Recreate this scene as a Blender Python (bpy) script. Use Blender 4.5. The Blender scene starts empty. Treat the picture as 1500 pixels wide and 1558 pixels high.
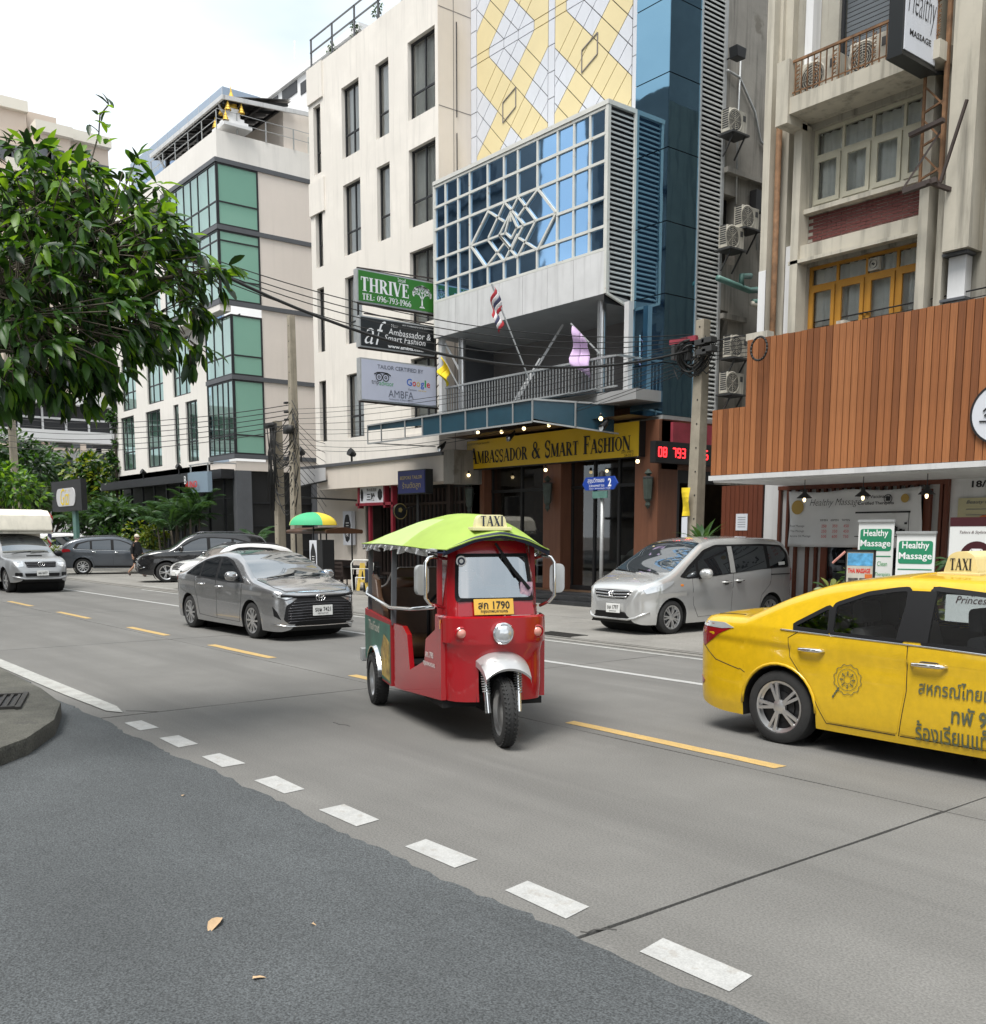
import bpy, bmesh, math, random
from mathutils import Vector as V, Matrix as MX
from mathutils.geometry import delaunay_2d_cdt
S = bpy.context.scene
COL = S.collection
R = random.Random(7)
pi, sin, cos, rad = math.pi, math.sin, math.cos, math.radians

# ------------------------------------------------------------------ camera, world, sun, exposure
FPX, CX, CY, HY, EYE = 1510.0, 750.0, 1010.0, 812.0, 1.78      # focal length in photo pixels, principal point, horizon row, eye height
PITCH = math.atan((CY-HY)/FPX)
YAW = math.atan((CX+464)/(FPX/cos(PITCH)))                      # street runs along X, facades face -Y
FH = V((-cos(YAW), sin(YAW), 0)); RT = V((sin(YAW), cos(YAW), 0))
FW = FH*cos(PITCH)-V((0,0,sin(PITCH))); UPV = FH*sin(PITCH)+V((0,0,cos(PITCH)))
CAM = V((0,0,EYE))
cam = bpy.data.cameras.new('camera'); co = bpy.data.objects.new('camera', cam); COL.objects.link(co)
cam.sensor_fit = 'HORIZONTAL'; cam.sensor_width = 36; cam.lens = 36*FPX/1500
cam.shift_y = (CY-779)/1500; cam.clip_start = .1; cam.clip_end = 2000
co.matrix_world = MX(((RT.x,UPV.x,-FW.x,CAM.x),(RT.y,UPV.y,-FW.y,CAM.y),(RT.z,UPV.z,-FW.z,CAM.z),(0,0,0,1)))
S.camera = co
SUN_EL, SUN_AZ = rad(64), rad(-70)       # the bright patch of the cloud cover: high behind the viewer
w = bpy.data.worlds.new('World'); S.world = w; w.use_nodes = True
nt = w.node_tree; nt.nodes.clear()
def wn(t, **k):
    n = nt.nodes.new(t)
    for a, b in k.items(): setattr(n, a, b)
    return n
sky = wn('ShaderNodeTexSky', sky_type='NISHITA', sun_disc=False, sun_elevation=SUN_EL, sun_rotation=rad(90)-SUN_AZ)
tc = wn('ShaderNodeTexCoord'); mp = wn('ShaderNodeMapping'); mp.inputs['Scale'].default_value = (1,1,2.6)
no = wn('ShaderNodeTexNoise'); no.inputs['Scale'].default_value = 1.7; no.inputs['Detail'].default_value = 5; no.inputs['Roughness'].default_value = .5
cr = wn('ShaderNodeValToRGB'); cr.color_ramp.elements[0].position = .36; cr.color_ramp.elements[0].color = (6.0,6.9,7.6,1)
cr.color_ramp.elements[1].position = .6; cr.color_ramp.elements[1].color = (10.6,10.9,11.1,1)
mi = wn('ShaderNodeMix', data_type='RGBA'); mi.inputs[0].default_value = .93
bg = wn('ShaderNodeBackground'); bg.inputs['Strength'].default_value = .086; ou = wn('ShaderNodeOutputWorld')
L = nt.links.new
L(tc.outputs['Generated'], mp.inputs['Vector']); L(mp.outputs[0], no.inputs['Vector']); L(no.outputs['Fac'], cr.inputs[0])
L(sky.outputs[0], mi.inputs[6]); L(cr.outputs[0], mi.inputs[7]); L(mi.outputs[2], bg.inputs['Color']); L(bg.outputs[0], ou.inputs[0])
sl = bpy.data.lights.new('sun', 'SUN'); sl.energy = 2.8; sl.angle = rad(28); sl.color = (1,.97,.92)
so = bpy.data.objects.new('sun', sl); COL.objects.link(so)
sd = V((cos(SUN_EL)*cos(SUN_AZ), cos(SUN_EL)*sin(SUN_AZ), sin(SUN_EL)))
so.rotation_euler = sd.to_track_quat('Z','Y').to_euler()
S.view_settings.view_transform = 'Standard'; S.view_settings.look = 'None'; S.view_settings.gamma = 1
S.view_settings.exposure = .76; S.view_settings.use_curve_mapping = False
S.render.engine = 'CYCLES'
S.cycles.max_bounces = 7; S.cycles.transparent_max_bounces = 10; S.cycles.glossy_bounces = 4; S.cycles.diffuse_bounces = 3
S.cycles.use_denoising = True

# ------------------------------------------------------------------ from a photo pixel to a point of a real plane
def _ray(x, y): return FW+RT*((x-CX)/FPX)-UPV*((y-CY)/FPX)
def PY(x, y, Yv): d = _ray(x, y); return CAM+d*(Yv/d.y)
def PX(x, y, Xv): d = _ray(x, y); return CAM+d*(Xv/d.x)
def PG(x, y, z=0): d = _ray(x, y); return CAM+d*((z-EYE)/d.z)

# ------------------------------------------------------------------ materials
MATS = {}
def mat(name, col, rough=.6, metal=0, var=.0, vs=2.0, bump=0, bs=40, streak=0, sdark=.5, spec=.5, coat=0, emit=0, grain=0, gs=300, tint=None, spots=None, stretch=None, lane=None):
    """painted / cast surface: base colour broken up by noise, rain streaks, fine grain, relief"""
    m = bpy.data.materials.new(name); m.use_nodes = True; t = m.node_tree; N = t.nodes; P = N['Principled BSDF']; lk = t.links.new
    P.inputs['Roughness'].default_value = rough; P.inputs['Metallic'].default_value = metal
    P.inputs['Specular IOR Level'].default_value = spec; P.inputs['Coat Weight'].default_value = coat; P.inputs['Coat Roughness'].default_value = .04
    c = (*col, 1); P.inputs['Base Color'].default_value = c
    if emit: P.inputs['Emission Color'].default_value = c; P.inputs['Emission Strength'].default_value = emit
    if var or streak or grain or bump or spots:
        g = N.new('ShaderNodeTexCoord').outputs['Object']
        if stretch:
            mm = N.new('ShaderNodeMapping'); mm.inputs['Scale'].default_value = stretch; lk(g, mm.inputs[0]); g = mm.outputs[0]
        cur = None
        def noise(scale, det=5, src=g):
            n = N.new('ShaderNodeTexNoise'); n.inputs['Scale'].default_value = scale; n.inputs['Detail'].default_value = det
            n.inputs['Roughness'].default_value = .62; lk(src, n.inputs['Vector']); return n.outputs['Fac']
        def ramp(src, a, b):
            r = N.new('ShaderNodeMapRange'); r.inputs[1].default_value = a; r.inputs[2].default_value = b; lk(src, r.inputs[0]); return r.outputs[0]
        def mixc(f, a, b):
            x = N.new('ShaderNodeMix'); x.data_type = 'RGBA'; lk(f, x.inputs[0])
            for i, s in ((6,a),(7,b)):
                if isinstance(s, tuple): x.inputs[i].default_value = s
                else: lk(s, x.inputs[i])
            return x.outputs[2]
        cur = c
        if var:
            lo = tuple(v*(1-var) for v in col)+(1,); hi = tuple(min(1, v*(1+var*.8)) for v in col)+(1,)
            if tint: hi = (*tint, 1)
            cur = mixc(ramp(noise(vs), .3, .7), lo, hi)
        if streak:
            ma = N.new('ShaderNodeMapping'); ma.inputs['Scale'].default_value = (3.2,3.2,.22); lk(g, ma.inputs[0])
            f = ramp(noise(1.6, 6, ma.outputs[0]), .5, .5+.32/max(streak,.05)*.6)
            cur = mixc(f, cur, tuple(v*sdark for v in col)+(1,))
        if spots:
            f = ramp(noise(spots[0], 4), spots[1], spots[1]+.06); cur = mixc(f, cur, (*spots[2], 1))
        if lane:
            ml = N.new('ShaderNodeMapping'); ml.inputs['Scale'].default_value = lane[0]; lk(g, ml.inputs[0]); cur = mixc(ramp(noise(1, 4, ml.outputs[0]), .42, .66), cur, tuple(v*lane[1] for v in col)+(1,))
        if grain:
            f = ramp(noise(gs, 3), .36, .64)
            x = N.new('ShaderNodeMix'); x.data_type = 'RGBA'; x.blend_type = 'MULTIPLY'; x.inputs[0].default_value = 1
            gr = N.new('ShaderNodeMix'); gr.data_type = 'RGBA'; lk(f, gr.inputs[0]); gr.inputs[6].default_value = (1-grain,)*3+(1,); gr.inputs[7].default_value = (1+grain,)*3+(1,)
            if isinstance(cur, tuple): x.inputs[6].default_value = cur
            else: lk(cur, x.inputs[6])
            lk(gr.outputs[2], x.inputs[7]); cur = x.outputs[2]
        if not isinstance(cur, tuple): lk(cur, P.inputs['Base Color'])
        if bump:
            b = N.new('ShaderNodeBump'); b.inputs['Strength'].default_value = bump; b.inputs['Distance'].default_value = .01
            lk(noise(bs, 4), b.inputs['Height']); lk(b.outputs[0], P.inputs['Normal'])
    MATS[name] = m; return m
def glass(name, tint, refl=(1,1,1), base=.06, rough=.02):
    """thin window glass: tinted see-through sheet with fresnel reflection"""
    m = bpy.data.materials.new(name); m.use_nodes = True; t = m.node_tree; N = t.nodes; N.clear(); lk = t.links.new
    o = N.new('ShaderNodeOutputMaterial'); tr = N.new('ShaderNodeBsdfTransparent'); tr.inputs[0].default_value = (*tint, 1)
    gl = N.new('ShaderNodeBsdfGlossy'); gl.inputs['Color'].default_value = (*refl, 1); gl.inputs['Roughness'].default_value = rough
    lw = N.new('ShaderNodeLayerWeight'); lw.inputs['Blend'].default_value = .35
    mr = N.new('ShaderNodeMapRange'); mr.inputs[3].default_value = base; mr.inputs[4].default_value = .9; lk(lw.outputs['Fresnel'], mr.inputs[0])
    mx = N.new('ShaderNodeMixShader'); lk(mr.outputs[0], mx.inputs[0]); lk(tr.outputs[0], mx.inputs[1]); lk(gl.outputs[0], mx.inputs[2]); lk(mx.outputs[0], o.inputs[0])
    MATS[name] = m; return m
def mirror_glass(name, dark, refl, fac=.5, rough=.015, wob=0):
    """coated facade glass: dark body colour under a tinted mirror"""
    m = bpy.data.materials.new(name); m.use_nodes = True; t = m.node_tree; N = t.nodes; N.clear(); lk = t.links.new
    o = N.new('ShaderNodeOutputMaterial'); df = N.new('ShaderNodeBsdfDiffuse'); df.inputs[0].default_value = (*dark, 1)
    gl = N.new('ShaderNodeBsdfGlossy'); gl.inputs['Color'].default_value = (*refl, 1); gl.inputs['Roughness'].default_value = rough
    lw = N.new('ShaderNodeLayerWeight'); lw.inputs['Blend'].default_value = .4
    mr = N.new('ShaderNodeMapRange'); mr.inputs[3].default_value = fac; mr.inputs[4].default_value = .95; lk(lw.outputs['Fresnel'], mr.inputs[0])
    if wob:
        b = N.new('ShaderNodeBump'); b.inputs['Strength'].default_value = wob; b.inputs['Distance'].default_value = .05
        n = N.new('ShaderNodeTexNoise'); n.inputs['Scale'].default_value = .8; tcx = N.new('ShaderNodeTexCoord'); lk(tcx.outputs['Object'], n.inputs['Vector']); lk(n.outputs['Fac'], b.inputs['Height']); lk(b.outputs[0], gl.inputs['Normal'])
    mx = N.new('ShaderNodeMixShader'); lk(mr.outputs[0], mx.inputs[0]); lk(df.outputs[0], mx.inputs[1]); lk(gl.outputs[0], mx.inputs[2]); lk(mx.outputs[0], o.inputs[0])
    MATS[name] = m; return m
def m_(n): return MATS[n] if isinstance(n, str) else n

# ------------------------------------------------------------------ objects, things, parts
WM = {}
EACH = set('rail slab_edge wall_band balcony_post grey_column far_window sill painted_pier right_fin ledge cornice balcony pier photo junction_box post arms balcony_slab roof_rafters step front_mullion downpipe mullion window_band wall_joint panel_joint lozenge_trim alley_ledge digits tower_trim box_edge wheel_stop bolt_hole screen_rail red_tape gold_spire front_sheet bracket blind emblem baseboard'.split())
def thing(name, label, cat, loc=(0,0,0), rz=0, group=None):
    o = bpy.data.objects.new(name, None); COL.objects.link(o); o.empty_display_size = .2
    o.location = loc; o.rotation_euler = (0,0,rz); WM[o.name] = MX.Translation(loc) @ MX.Rotation(rz, 4, 'Z')
    return tag(o, label, cat, group)
def tag(o, label=None, cat=None, group=None, kind=None):
    for k, v in (('label',label),('category',cat),('group',group),('kind',kind)):
        if v: o[k] = v
    return o
class MB:
    def __init__(s): s.v = []; s.f = []; s.M = None
    def p(s, q):
        q = V(q); s.v.append(s.M @ q if s.M else q); return len(s.v)-1
    def face(s, *pts): s.f.append([s.p(q) for q in pts]); return s
    def box(s, x0, x1, y0, y1, z0, z1):
        i = [s.p(q) for q in ((x0,y0,z0),(x1,y0,z0),(x1,y1,z0),(x0,y1,z0),(x0,y0,z1),(x1,y0,z1),(x1,y1,z1),(x0,y1,z1))]
        for f in ((3,2,1,0),(4,5,6,7),(0,1,5,4),(1,2,6,5),(2,3,7,6),(3,0,4,7)): s.f.append([i[k] for k in f])
        return s
    def bar(s, a, b, w, h, up=(0,0,1)):
        """square bar from a to b"""
        a, b = V(a), V(b); d = (b-a).normalized(); u = V(up)
        if abs(d.dot(u)) > .98: u = V((0,1,0))
        r = d.cross(u).normalized()*(w/2); u = r.cross(d).normalized()*(h/2)
        i = [s.p(q) for q in (a-r-u,a+r-u,a+r+u,a-r+u,b-r-u,b+r-u,b+r+u,b-r+u)]
        for f in ((0,1,2,3),(7,6,5,4),(0,4,5,1),(1,5,6,2),(2,6,7,3),(3,7,4,0)): s.f.append([i[k] for k in f])
        return s
    def tube(s, pts, r, n=6, cap=True):
        pts = [V(q) for q in pts]; k = len(pts); rs = r if isinstance(r, (list,tuple)) else [r]*k
        prev = None; rings = []
        for j in range(k):
            d = (pts[min(j+1,k-1)]-pts[max(j-1,0)])
            d = d.normalized() if d.length > 1e-9 else V((0,0,1))
            if prev is None:
                u = V((0,0,1)) if abs(d.z) < .9 else V((1,0,0))
            else: u = prev
            u = (u-d*u.dot(d)).normalized(); prev = u; x = d.cross(u)
            rings.append([s.p(pts[j]+(u*cos(2*pi*i/n)+x*sin(2*pi*i/n))*rs[j]) for i in range(n)])
        for a, b in zip(rings, rings[1:]):
            for i in range(n): s.f.append([a[i],a[(i+1)%n],b[(i+1)%n],b[i]])
        if cap: s.f.append(rings[0][::-1]); s.f.append(rings[-1])
        return s
    def lathe(s, prof, o=(0,0,0), ax='Z', n=16, a0=0, a1=2*pi):
        """prof: (radius, height along the axis)"""
        o = V(o); full = abs(a1-a0-2*pi) < 1e-6; m = n if full else n+1; rings = []
        for r, h in prof:
            ring = []
            for i in range(m):
                a = a0+(a1-a0)*i/n; c, t = r*cos(a), r*sin(a)
                q = {'Z':V((c,t,h)),'X':V((h,c,t)),'Y':V((t,h,c))}[ax]; ring.append(s.p(o+q))
            rings.append(ring)
        for a, b in zip(rings, rings[1:]):
            for i in range(n): j = (i+1)%m; s.f.append([a[i],a[j],b[j],b[i]])
        return s
    def prism(s, poly, axis, a, b):
        """2d outline extruded along an axis: 'Y' outline is (x,z), 'X' outline is (y,z), 'Z' outline is (x,y)"""
        mk = {'Y':lambda q,h:(q[0],h,q[1]),'X':lambda q,h:(h,q[0],q[1]),'Z':lambda q,h:(q[0],q[1],h)}[axis]
        A = [s.p(mk(q,a)) for q in poly]; B = [s.p(mk(q,b)) for q in poly]; n = len(poly)
        s.f.append(A[::-1]); s.f.append(B)
        for i in range(n): s.f.append([A[i],A[(i+1)%n],B[(i+1)%n],B[i]])
        return s
    def grid(s, fn, nu, nv, flip=False):
        idx = [[s.p(fn(i/nu,j/nv)) for j in range(nv+1)] for i in range(nu+1)]
        for i in range(nu):
            for j in range(nv):
                q = [idx[i][j],idx[i+1][j],idx[i+1][j+1],idx[i][j+1]]; s.f.append(q[::-1] if flip else q)
        return s
    def add(s, me, M):
        o = len(s.v); s.v += [M @ v.co for v in me.vertices]; s.f += [[o+i for i in p.vertices] for p in me.polygons]; return s
    def mesh(s, name, material, W=None, smooth=False, bevel=0, solid=0, weld=0, recalc=True):
        me = bpy.data.meshes.new(name)
        vs = [W @ q for q in s.v] if W else s.v
        me.from_pydata([tuple(q) for q in vs], [], s.f)
        if recalc or bevel or weld or solid:
            bm = bmesh.new(); bm.from_mesh(me)
            if weld: bmesh.ops.remove_doubles(bm, verts=bm.verts, dist=weld)
            if recalc: bmesh.ops.recalc_face_normals(bm, faces=bm.faces)
            if solid: bmesh.ops.solidify(bm, geom=bm.faces[:], thickness=solid)
            if bevel: bmesh.ops.bevel(bm, geom=bm.edges[:], offset=bevel, segments=2, profile=.7, affect='EDGES', clamp_overlap=True)
            bm.to_mesh(me); bm.free()
        if smooth:
            me.shade_smooth()
            if smooth is not True: me.set_sharp_from_angle(angle=rad(smooth))
        for q in (material if isinstance(material, (list,tuple)) else [material]): me.materials.append(m_(q))
        return me
    def islands(s):
        pa = list(range(len(s.v)))
        def fd(i):
            while pa[i] != i: pa[i] = pa[pa[i]]; i = pa[i]
            return i
        for f in s.f:
            for q in f[1:]: pa[fd(q)] = fd(f[0])
        g = {}
        for f in s.f: g.setdefault(fd(f[0]), []).append(f)
        return list(g.values())
    def build(s, name, material, parent=None, local=False, label=None, cat=None, group=None, kind=None, **k):
        if name in EACH and parent is not None:
            fs = s.islands()
            if 1 < len(fs) < 60:
                for f in fs:
                    ix = sorted({q for a in f for q in a}); mp = {q:i for i, q in enumerate(ix)}; c = MB(); c.v = [s.v[q] for q in ix]; c.f = [[mp[q] for q in a] for a in f]; o = c.build(name, material, parent, local, label, **k)
                return o
        W = WM[parent.name].inverted() if parent is not None and not local else None
        o = bpy.data.objects.new(name, s.mesh(name, material, W, **k)); COL.objects.link(o)
        if parent is not None: o.parent = parent; WM[o.name] = WM[parent.name].copy()
        else: WM[o.name] = MX.Identity(4)
        return tag(o, label, cat, group, kind)
def inst(me, name, parent, M, local=False, label=None):
    o = bpy.data.objects.new(name, me); COL.objects.link(o); o.parent = parent
    if parent is not None and not local: M = WM[parent.name].inverted() @ M
    o.matrix_basis = M; WM[o.name] = (WM[parent.name] @ M) if parent is not None else M.copy()
    if label: o['label'] = label
    return o
def struct(name, mb, material, parent=None, **k):
    o = mb.build(name, material, parent, **k)
    if parent is None: o['kind'] = 'structure'
    return o
def kids(o): return [c for c in bpy.data.objects if c.parent == o]
def tree_of():
    t = {}
    for c in bpy.data.objects:
        if c.parent: t.setdefault(c.parent.name, []).append(c)
    return t
def copy_thing(o, loc, rz, label, tr=None, scale=None):
    tr = tr or tree_of()
    def cp(a, par):
        c = a.copy(); COL.objects.link(c); c.parent = par
        for k in tr.get(a.name, []): cp(k, c)
        return c
    r = cp(o, None); r.location = loc; r.rotation_euler = (0,0,rz); r['label'] = label
    if scale: r.scale = (scale,)*3
    return r
T3 = MX.Translation
def frame(o, x, y, z=None):
    """matrix whose axes are x, y (in plane) and their normal"""
    x = V(x).normalized(); y = V(y).normalized(); n = x.cross(y)
    return MX(((x.x,y.x,n.x,o[0]),(x.y,y.y,n.y,o[1]),(x.z,y.z,n.z,o[2]),(0,0,0,1)))

# ------------------------------------------------------------------ lettering
def text_mesh(s, h=None, w=None, bold=0, shear=0, sx=None, space=1, thick=0, res=2, align='L'):
    c = bpy.data.curves.new('txt', 'FONT'); c.body = s; c.size = 1; c.resolution_u = res; c.offset = bold; c.shear = shear; c.space_character = space; c.extrude = thick
    o = bpy.data.objects.new('txt', c); me = bpy.data.meshes.new_from_object(o); bpy.data.objects.remove(o)
    fit(me, h, w, align); return me
def fit(me, h, w, align='L'):
    xs = [v.co.x for v in me.vertices]; ys = [v.co.y for v in me.vertices]
    x0, x1, y0, y1 = min(xs), max(xs), min(ys), max(ys); sy = h/(y1-y0) if h else None; sx = w/(x1-x0) if w else sy
    if sy is None: sy = sx
    ox = {'L':x0,'C':(x0+x1)/2,'R':x1}[align]
    for v in me.vertices: v.co = ((v.co.x-ox)*sx, (v.co.y-y0)*sy, v.co.z)
def letter(parent, s, o, x, y, material, h=None, w=None, serif=False, name='lettering', label=None, off=.004, **k):
    """lettering set flat on a surface: o lower left (or centre), x reading direction, y up"""
    me = serif_mesh(s, h, w, k.get('align','L')) if serif else text_mesh(s, h, w, **k)
    me.name = name; me.materials.clear(); me.materials.append(m_(material)); me.polygons.foreach_set('material_index', [0]*len(me.polygons))
    M = frame(V(o), x, y); M = M @ T3((0,0,off))
    return inst(me, name, parent, M, label=label)
_A, _B = .205, .07
SER = {  # (kind, numbers): s stroke x0 y0 x1 y1 width; f serif x y width; c arc cx cy rx ry a0 a1 thin thick
 'A':(.84,[('s',.1,.02,.43,1,_B),('s',.42,1,.7,.02,_A),('s',.2,.34,.6,.34,_B),('f',.1,0,.2),('f',.71,0,.3)]),
 'M':(1.02,[('s',.13,0,.15,1,_B),('s',.17,1,.5,.06,_A),('s',.5,.06,.82,1,_B),('s',.85,1,.86,0,_A),('f',.12,0,.22),('f',.86,0,.3),('f',.1,1,.2),('f',.9,1,.2)]),
 'B':(.74,[('s',.2,0,.2,1,_A),('f',.17,0,.24),('f',.17,1,.24),('c',.33,.74,.24,.23,90,-90,_B,_A),('c',.33,.26,.3,.23,90,-90,_B,_A),('s',.2,.965,.36,.965,_B),('s',.2,.5,.36,.5,_B),('s',.2,.035,.36,.035,_B)]),
 'S':(.62,[('c',.31,.73,.2,.24,20,270,_B,.17),('c',.31,.26,.21,.23,90,-160,.17,_B),('s',.52,.68,.52,.98,.05),('s',.1,.02,.1,.32,.05)]),
 'D':(.82,[('s',.2,0,.2,1,_A),('f',.17,0,.24),('f',.17,1,.24),('c',.3,.5,.38,.465,90,-90,_B,_A),('s',.2,.965,.32,.965,_B),('s',.2,.035,.32,.035,_B)]),
 'O':(.82,[('c',.41,.5,.3,.46,90,450,_B,_A)]), '0':(.62,[('c',.31,.5,.2,.46,90,450,_B,.18)]),
 'R':(.82,[('s',.2,0,.2,1,_A),('f',.18,0,.26),('f',.17,1,.24),('c',.33,.73,.25,.235,90,-90,_B,_A),('s',.2,.965,.35,.965,_B),('s',.2,.49,.38,.49,_B),('s',.4,.49,.68,.03,_A),('f',.74,0,.2)]),
 '&':(.9,[('c',.38,.76,.16,.21,0,360,_B,.13),('c',.34,.27,.22,.25,60,330,_B,_A),('s',.3,.66,.78,.03,_A),('s',.72,.5,.5,.1,_B),('f',.74,.52,.22),('f',.8,0,.16)]),
 'T':(.74,[('s',.37,0,.37,1,_A),('f',.37,0,.32),('s',.06,.965,.68,.965,_B),('s',.08,.74,.08,1,.05),('s',.66,.74,.66,1,.05)]),
 'F':(.66,[('s',.2,0,.2,1,_A),('f',.19,0,.3),('f',.17,1,.24),('s',.2,.965,.6,.965,_B),('s',.2,.52,.46,.52,_B),('s',.59,.74,.59,1,.05),('s',.46,.4,.46,.64,.05)]),
 'E':(.7,[('s',.2,0,.2,1,_A),('f',.17,0,.24),('f',.17,1,.24),('s',.2,.965,.6,.965,_B),('s',.2,.52,.46,.52,_B),('s',.2,.035,.62,.035,_B),('s',.59,.74,.59,1,.05),('s',.46,.4,.46,.64,.05),('s',.62,0,.62,.28,.05)]),
 'L':(.66,[('s',.2,0,.2,1,_A),('f',.17,0,.24),('f',.2,1,.28),('s',.2,.035,.6,.035,_B),('s',.6,0,.6,.3,.05)]),
 'H':(.88,[('s',.2,0,.2,1,_A),('s',.68,0,.68,1,_A),('s',.2,.5,.68,.5,_B),('f',.2,0,.3),('f',.68,0,.3),('f',.2,1,.3),('f',.68,1,.3)]),
 'I':(.4,[('s',.2,0,.2,1,_A),('f',.2,0,.32),('f',.2,1,.32)]),
 'N':(.86,[('s',.13,0,.13,1,_B),('s',.16,1,.72,.02,_A),('s',.74,0,.74,1,_B),('f',.12,0,.22),('f',.1,1,.2),('f',.74,1,.22)]),
 'V':(.8,[('s',.14,1,.42,0,_A),('s',.42,0,.7,1,_B),('f',.13,1,.3),('f',.7,1,.2)]),
 'X':(.82,[('s',.16,1,.68,0,_A),('s',.14,0,.66,1,_B),('f',.16,1,.3),('f',.68,0,.3),('f',.14,0,.2),('f',.66,1,.2)]),
 'P':(.7,[('s',.2,0,.2,1,_A),('f',.18,0,.26),('f',.17,1,.24),('c',.33,.72,.25,.245,90,-90,_B,_A),('s',.2,.965,.35,.965,_B),('s',.2,.475,.35,.475,_B)]),
 'K':(.84,[('s',.2,0,.2,1,_A),('f',.2,0,.3),('f',.2,1,.3),('s',.28,.42,.66,1,_B),('s',.38,.56,.68,0,_A),('f',.7,0,.26),('f',.66,1,.2)]),
 '1':(.45,[('s',.24,0,.24,1,.17),('f',.24,0,.3),('s',.1,.84,.24,.96,_B)]),
 '3':(.6,[('c',.28,.74,.2,.23,150,-90,_B,.16),('c',.28,.26,.23,.23,90,-160,_B,.17)]),
 '6':(.62,[('c',.31,.3,.2,.28,90,450,_B,.16),('c',.46,.45,.35,.5,90,200,_B,.16)]),
 '7':(.58,[('s',.08,.955,.52,.955,.09),('s',.5,.95,.24,0,.13),('s',.08,.78,.08,1,.05)]),
 '9':(.62,[('c',.31,.7,.2,.28,90,450,_B,.16),('c',.16,.55,.35,.5,-90,20,_B,.16)]),
 ':':(.3,[('s',.15,.1,.15,.24,.14),('s',.15,.5,.15,.64,.14)]), '-':(.4,[('s',.06,.38,.34,.38,.09)]), ' ':(.42,[])}
def serif_mesh(s, h=None, w=None, align='L', small=.78):
    """upright capitals with thick and thin strokes; lower case input gives small capitals"""
    b = MB(); x = 0; k = 0
    def q(pts):
        nonlocal k
        k += 1; b.face(*[(px, py, k*1e-5) for px, py in pts])
    for ch in s:
        sc = small if ch.islower() else 1; wd, els = SER[ch.upper()]
        for e in els:
            if e[0] == 's':
                x0, y0, x1, y1, t = e[1:]; dx, dy = x1-x0, y1-y0; l = math.hypot(dx, dy)
                if abs(dy) > abs(dx)*.5: ox, oy = t/2*l/abs(dy), 0          # slanted stems keep flat ends
                else: ox, oy = -dy/l*t/2, dx/l*t/2
                q([(x+sc*(a+u*ox), sc*(c+u*oy)) for a, c, u in ((x0,y0,-1),(x0,y0,1),(x1,y1,1),(x1,y1,-1))])
            elif e[0] == 'f':
                fx, fy, fw = e[1:]; y1 = .045 if fy < .9 else -.045
                q([(x+sc*(fx-fw/2-.03), sc*fy), (x+sc*(fx+fw/2+.03), sc*fy), (x+sc*(fx+fw/2+.03), sc*(fy+y1)), (x+sc*(fx-fw/2-.03), sc*(fy+y1))])
            else:
                cx, cy, rx, ry, a0, a1, t0, t1 = e[1:]; n = 14; pr = None
                for i in range(n+1):
                    a = rad(a0+(a1-a0)*i/n); t = t0+(t1-t0)*abs(cos(a))**1.3; 
                    po = (x+sc*(cx+(rx+t/2)*cos(a)), sc*(cy+(ry+min(t,t0)/2)*sin(a))); pi_ = (x+sc*(cx+(rx-t/2)*cos(a)), sc*(cy+(ry-min(t,t0)/2)*sin(a)))
                    if pr: q([pr[0], po, pi_, pr[1]])
                    pr = (po, pi_)
        x += wd*sc
    me = b.mesh('lettering', [], recalc=False); fit(me, h, w, align); return me
# ------------------------------------------------------------------ palette
mat('concrete_road', (.15,.146,.137), .88, var=.16, vs=.7, lane=((.11,1.5,1),.82), grain=.24, gs=85, bump=.25, bs=160, spots=(2.3,.66,(.17,.165,.155)))
mat('concrete_lot', (.215,.206,.188), .85, var=.2, vs=.8, grain=.2, gs=70, bump=.3, bs=120, spots=(1.3,.6,(.22,.21,.19)))
mat('asphalt', (.076,.083,.087), .92, var=.16, vs=.6, lane=((.5,1.3,1),.8), grain=.56, gs=105, bump=.8, bs=100, spots=(60,.70,(.3,.3,.29)))
mat('joint', (.02,.02,.02), .9)
mat('far_ground', (.16,.15,.14), .9, var=.2, vs=.1)
mat('paint_white', (.38,.38,.37), .7, var=.12, vs=9, grain=.12, gs=120, spots=(11,.57,(.33,.32,.3)))
mat('paint_worn', (.36,.36,.34), .75, var=.2, vs=5, spots=(9,.55,(.3,.29,.27)), grain=.15, gs=90)
mat('paint_yellow', (.46,.31,.115), .7, var=.14, vs=6, grain=.15, gs=100, spots=(12,.58,(.36,.26,.13)))
mat('kerb', (.085,.083,.07), .9, var=.35, vs=3, grain=.3, gs=60, bump=.9, bs=45, spots=(5,.58,(.07,.068,.06)))
mat('iron', (.035,.033,.03), .6, .4, var=.3, vs=8)
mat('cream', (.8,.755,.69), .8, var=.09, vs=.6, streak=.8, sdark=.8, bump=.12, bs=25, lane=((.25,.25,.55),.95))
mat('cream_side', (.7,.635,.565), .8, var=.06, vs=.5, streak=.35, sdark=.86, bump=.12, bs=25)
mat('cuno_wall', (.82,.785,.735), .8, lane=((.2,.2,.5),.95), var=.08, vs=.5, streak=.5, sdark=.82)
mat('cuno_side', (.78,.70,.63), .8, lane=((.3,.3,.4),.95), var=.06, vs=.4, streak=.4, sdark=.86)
mat('frame_dark', (.018,.019,.022), .45)
mat('frame_grey', (.1,.105,.115), .5, var=.1)
mat('room', (.03,.03,.032), .9)
mat('curtain', (.88,.88,.85), .9, var=.08, vs=3)
mat('white_metal', (.62,.62,.58), .4, var=.08, vs=3, spots=(7,.66,(.35,.19,.07)))
mat('white_fascia', (.6,.6,.6), .5, var=.1, vs=1.2, streak=.7, sdark=.72)
mat('panel_white', (.63,.65,.7), .55, var=.04, vs=.7, streak=.3, sdark=.85)
mat('panel_yellow', (.72,.61,.35), .55, var=.05, vs=.8)
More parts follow.
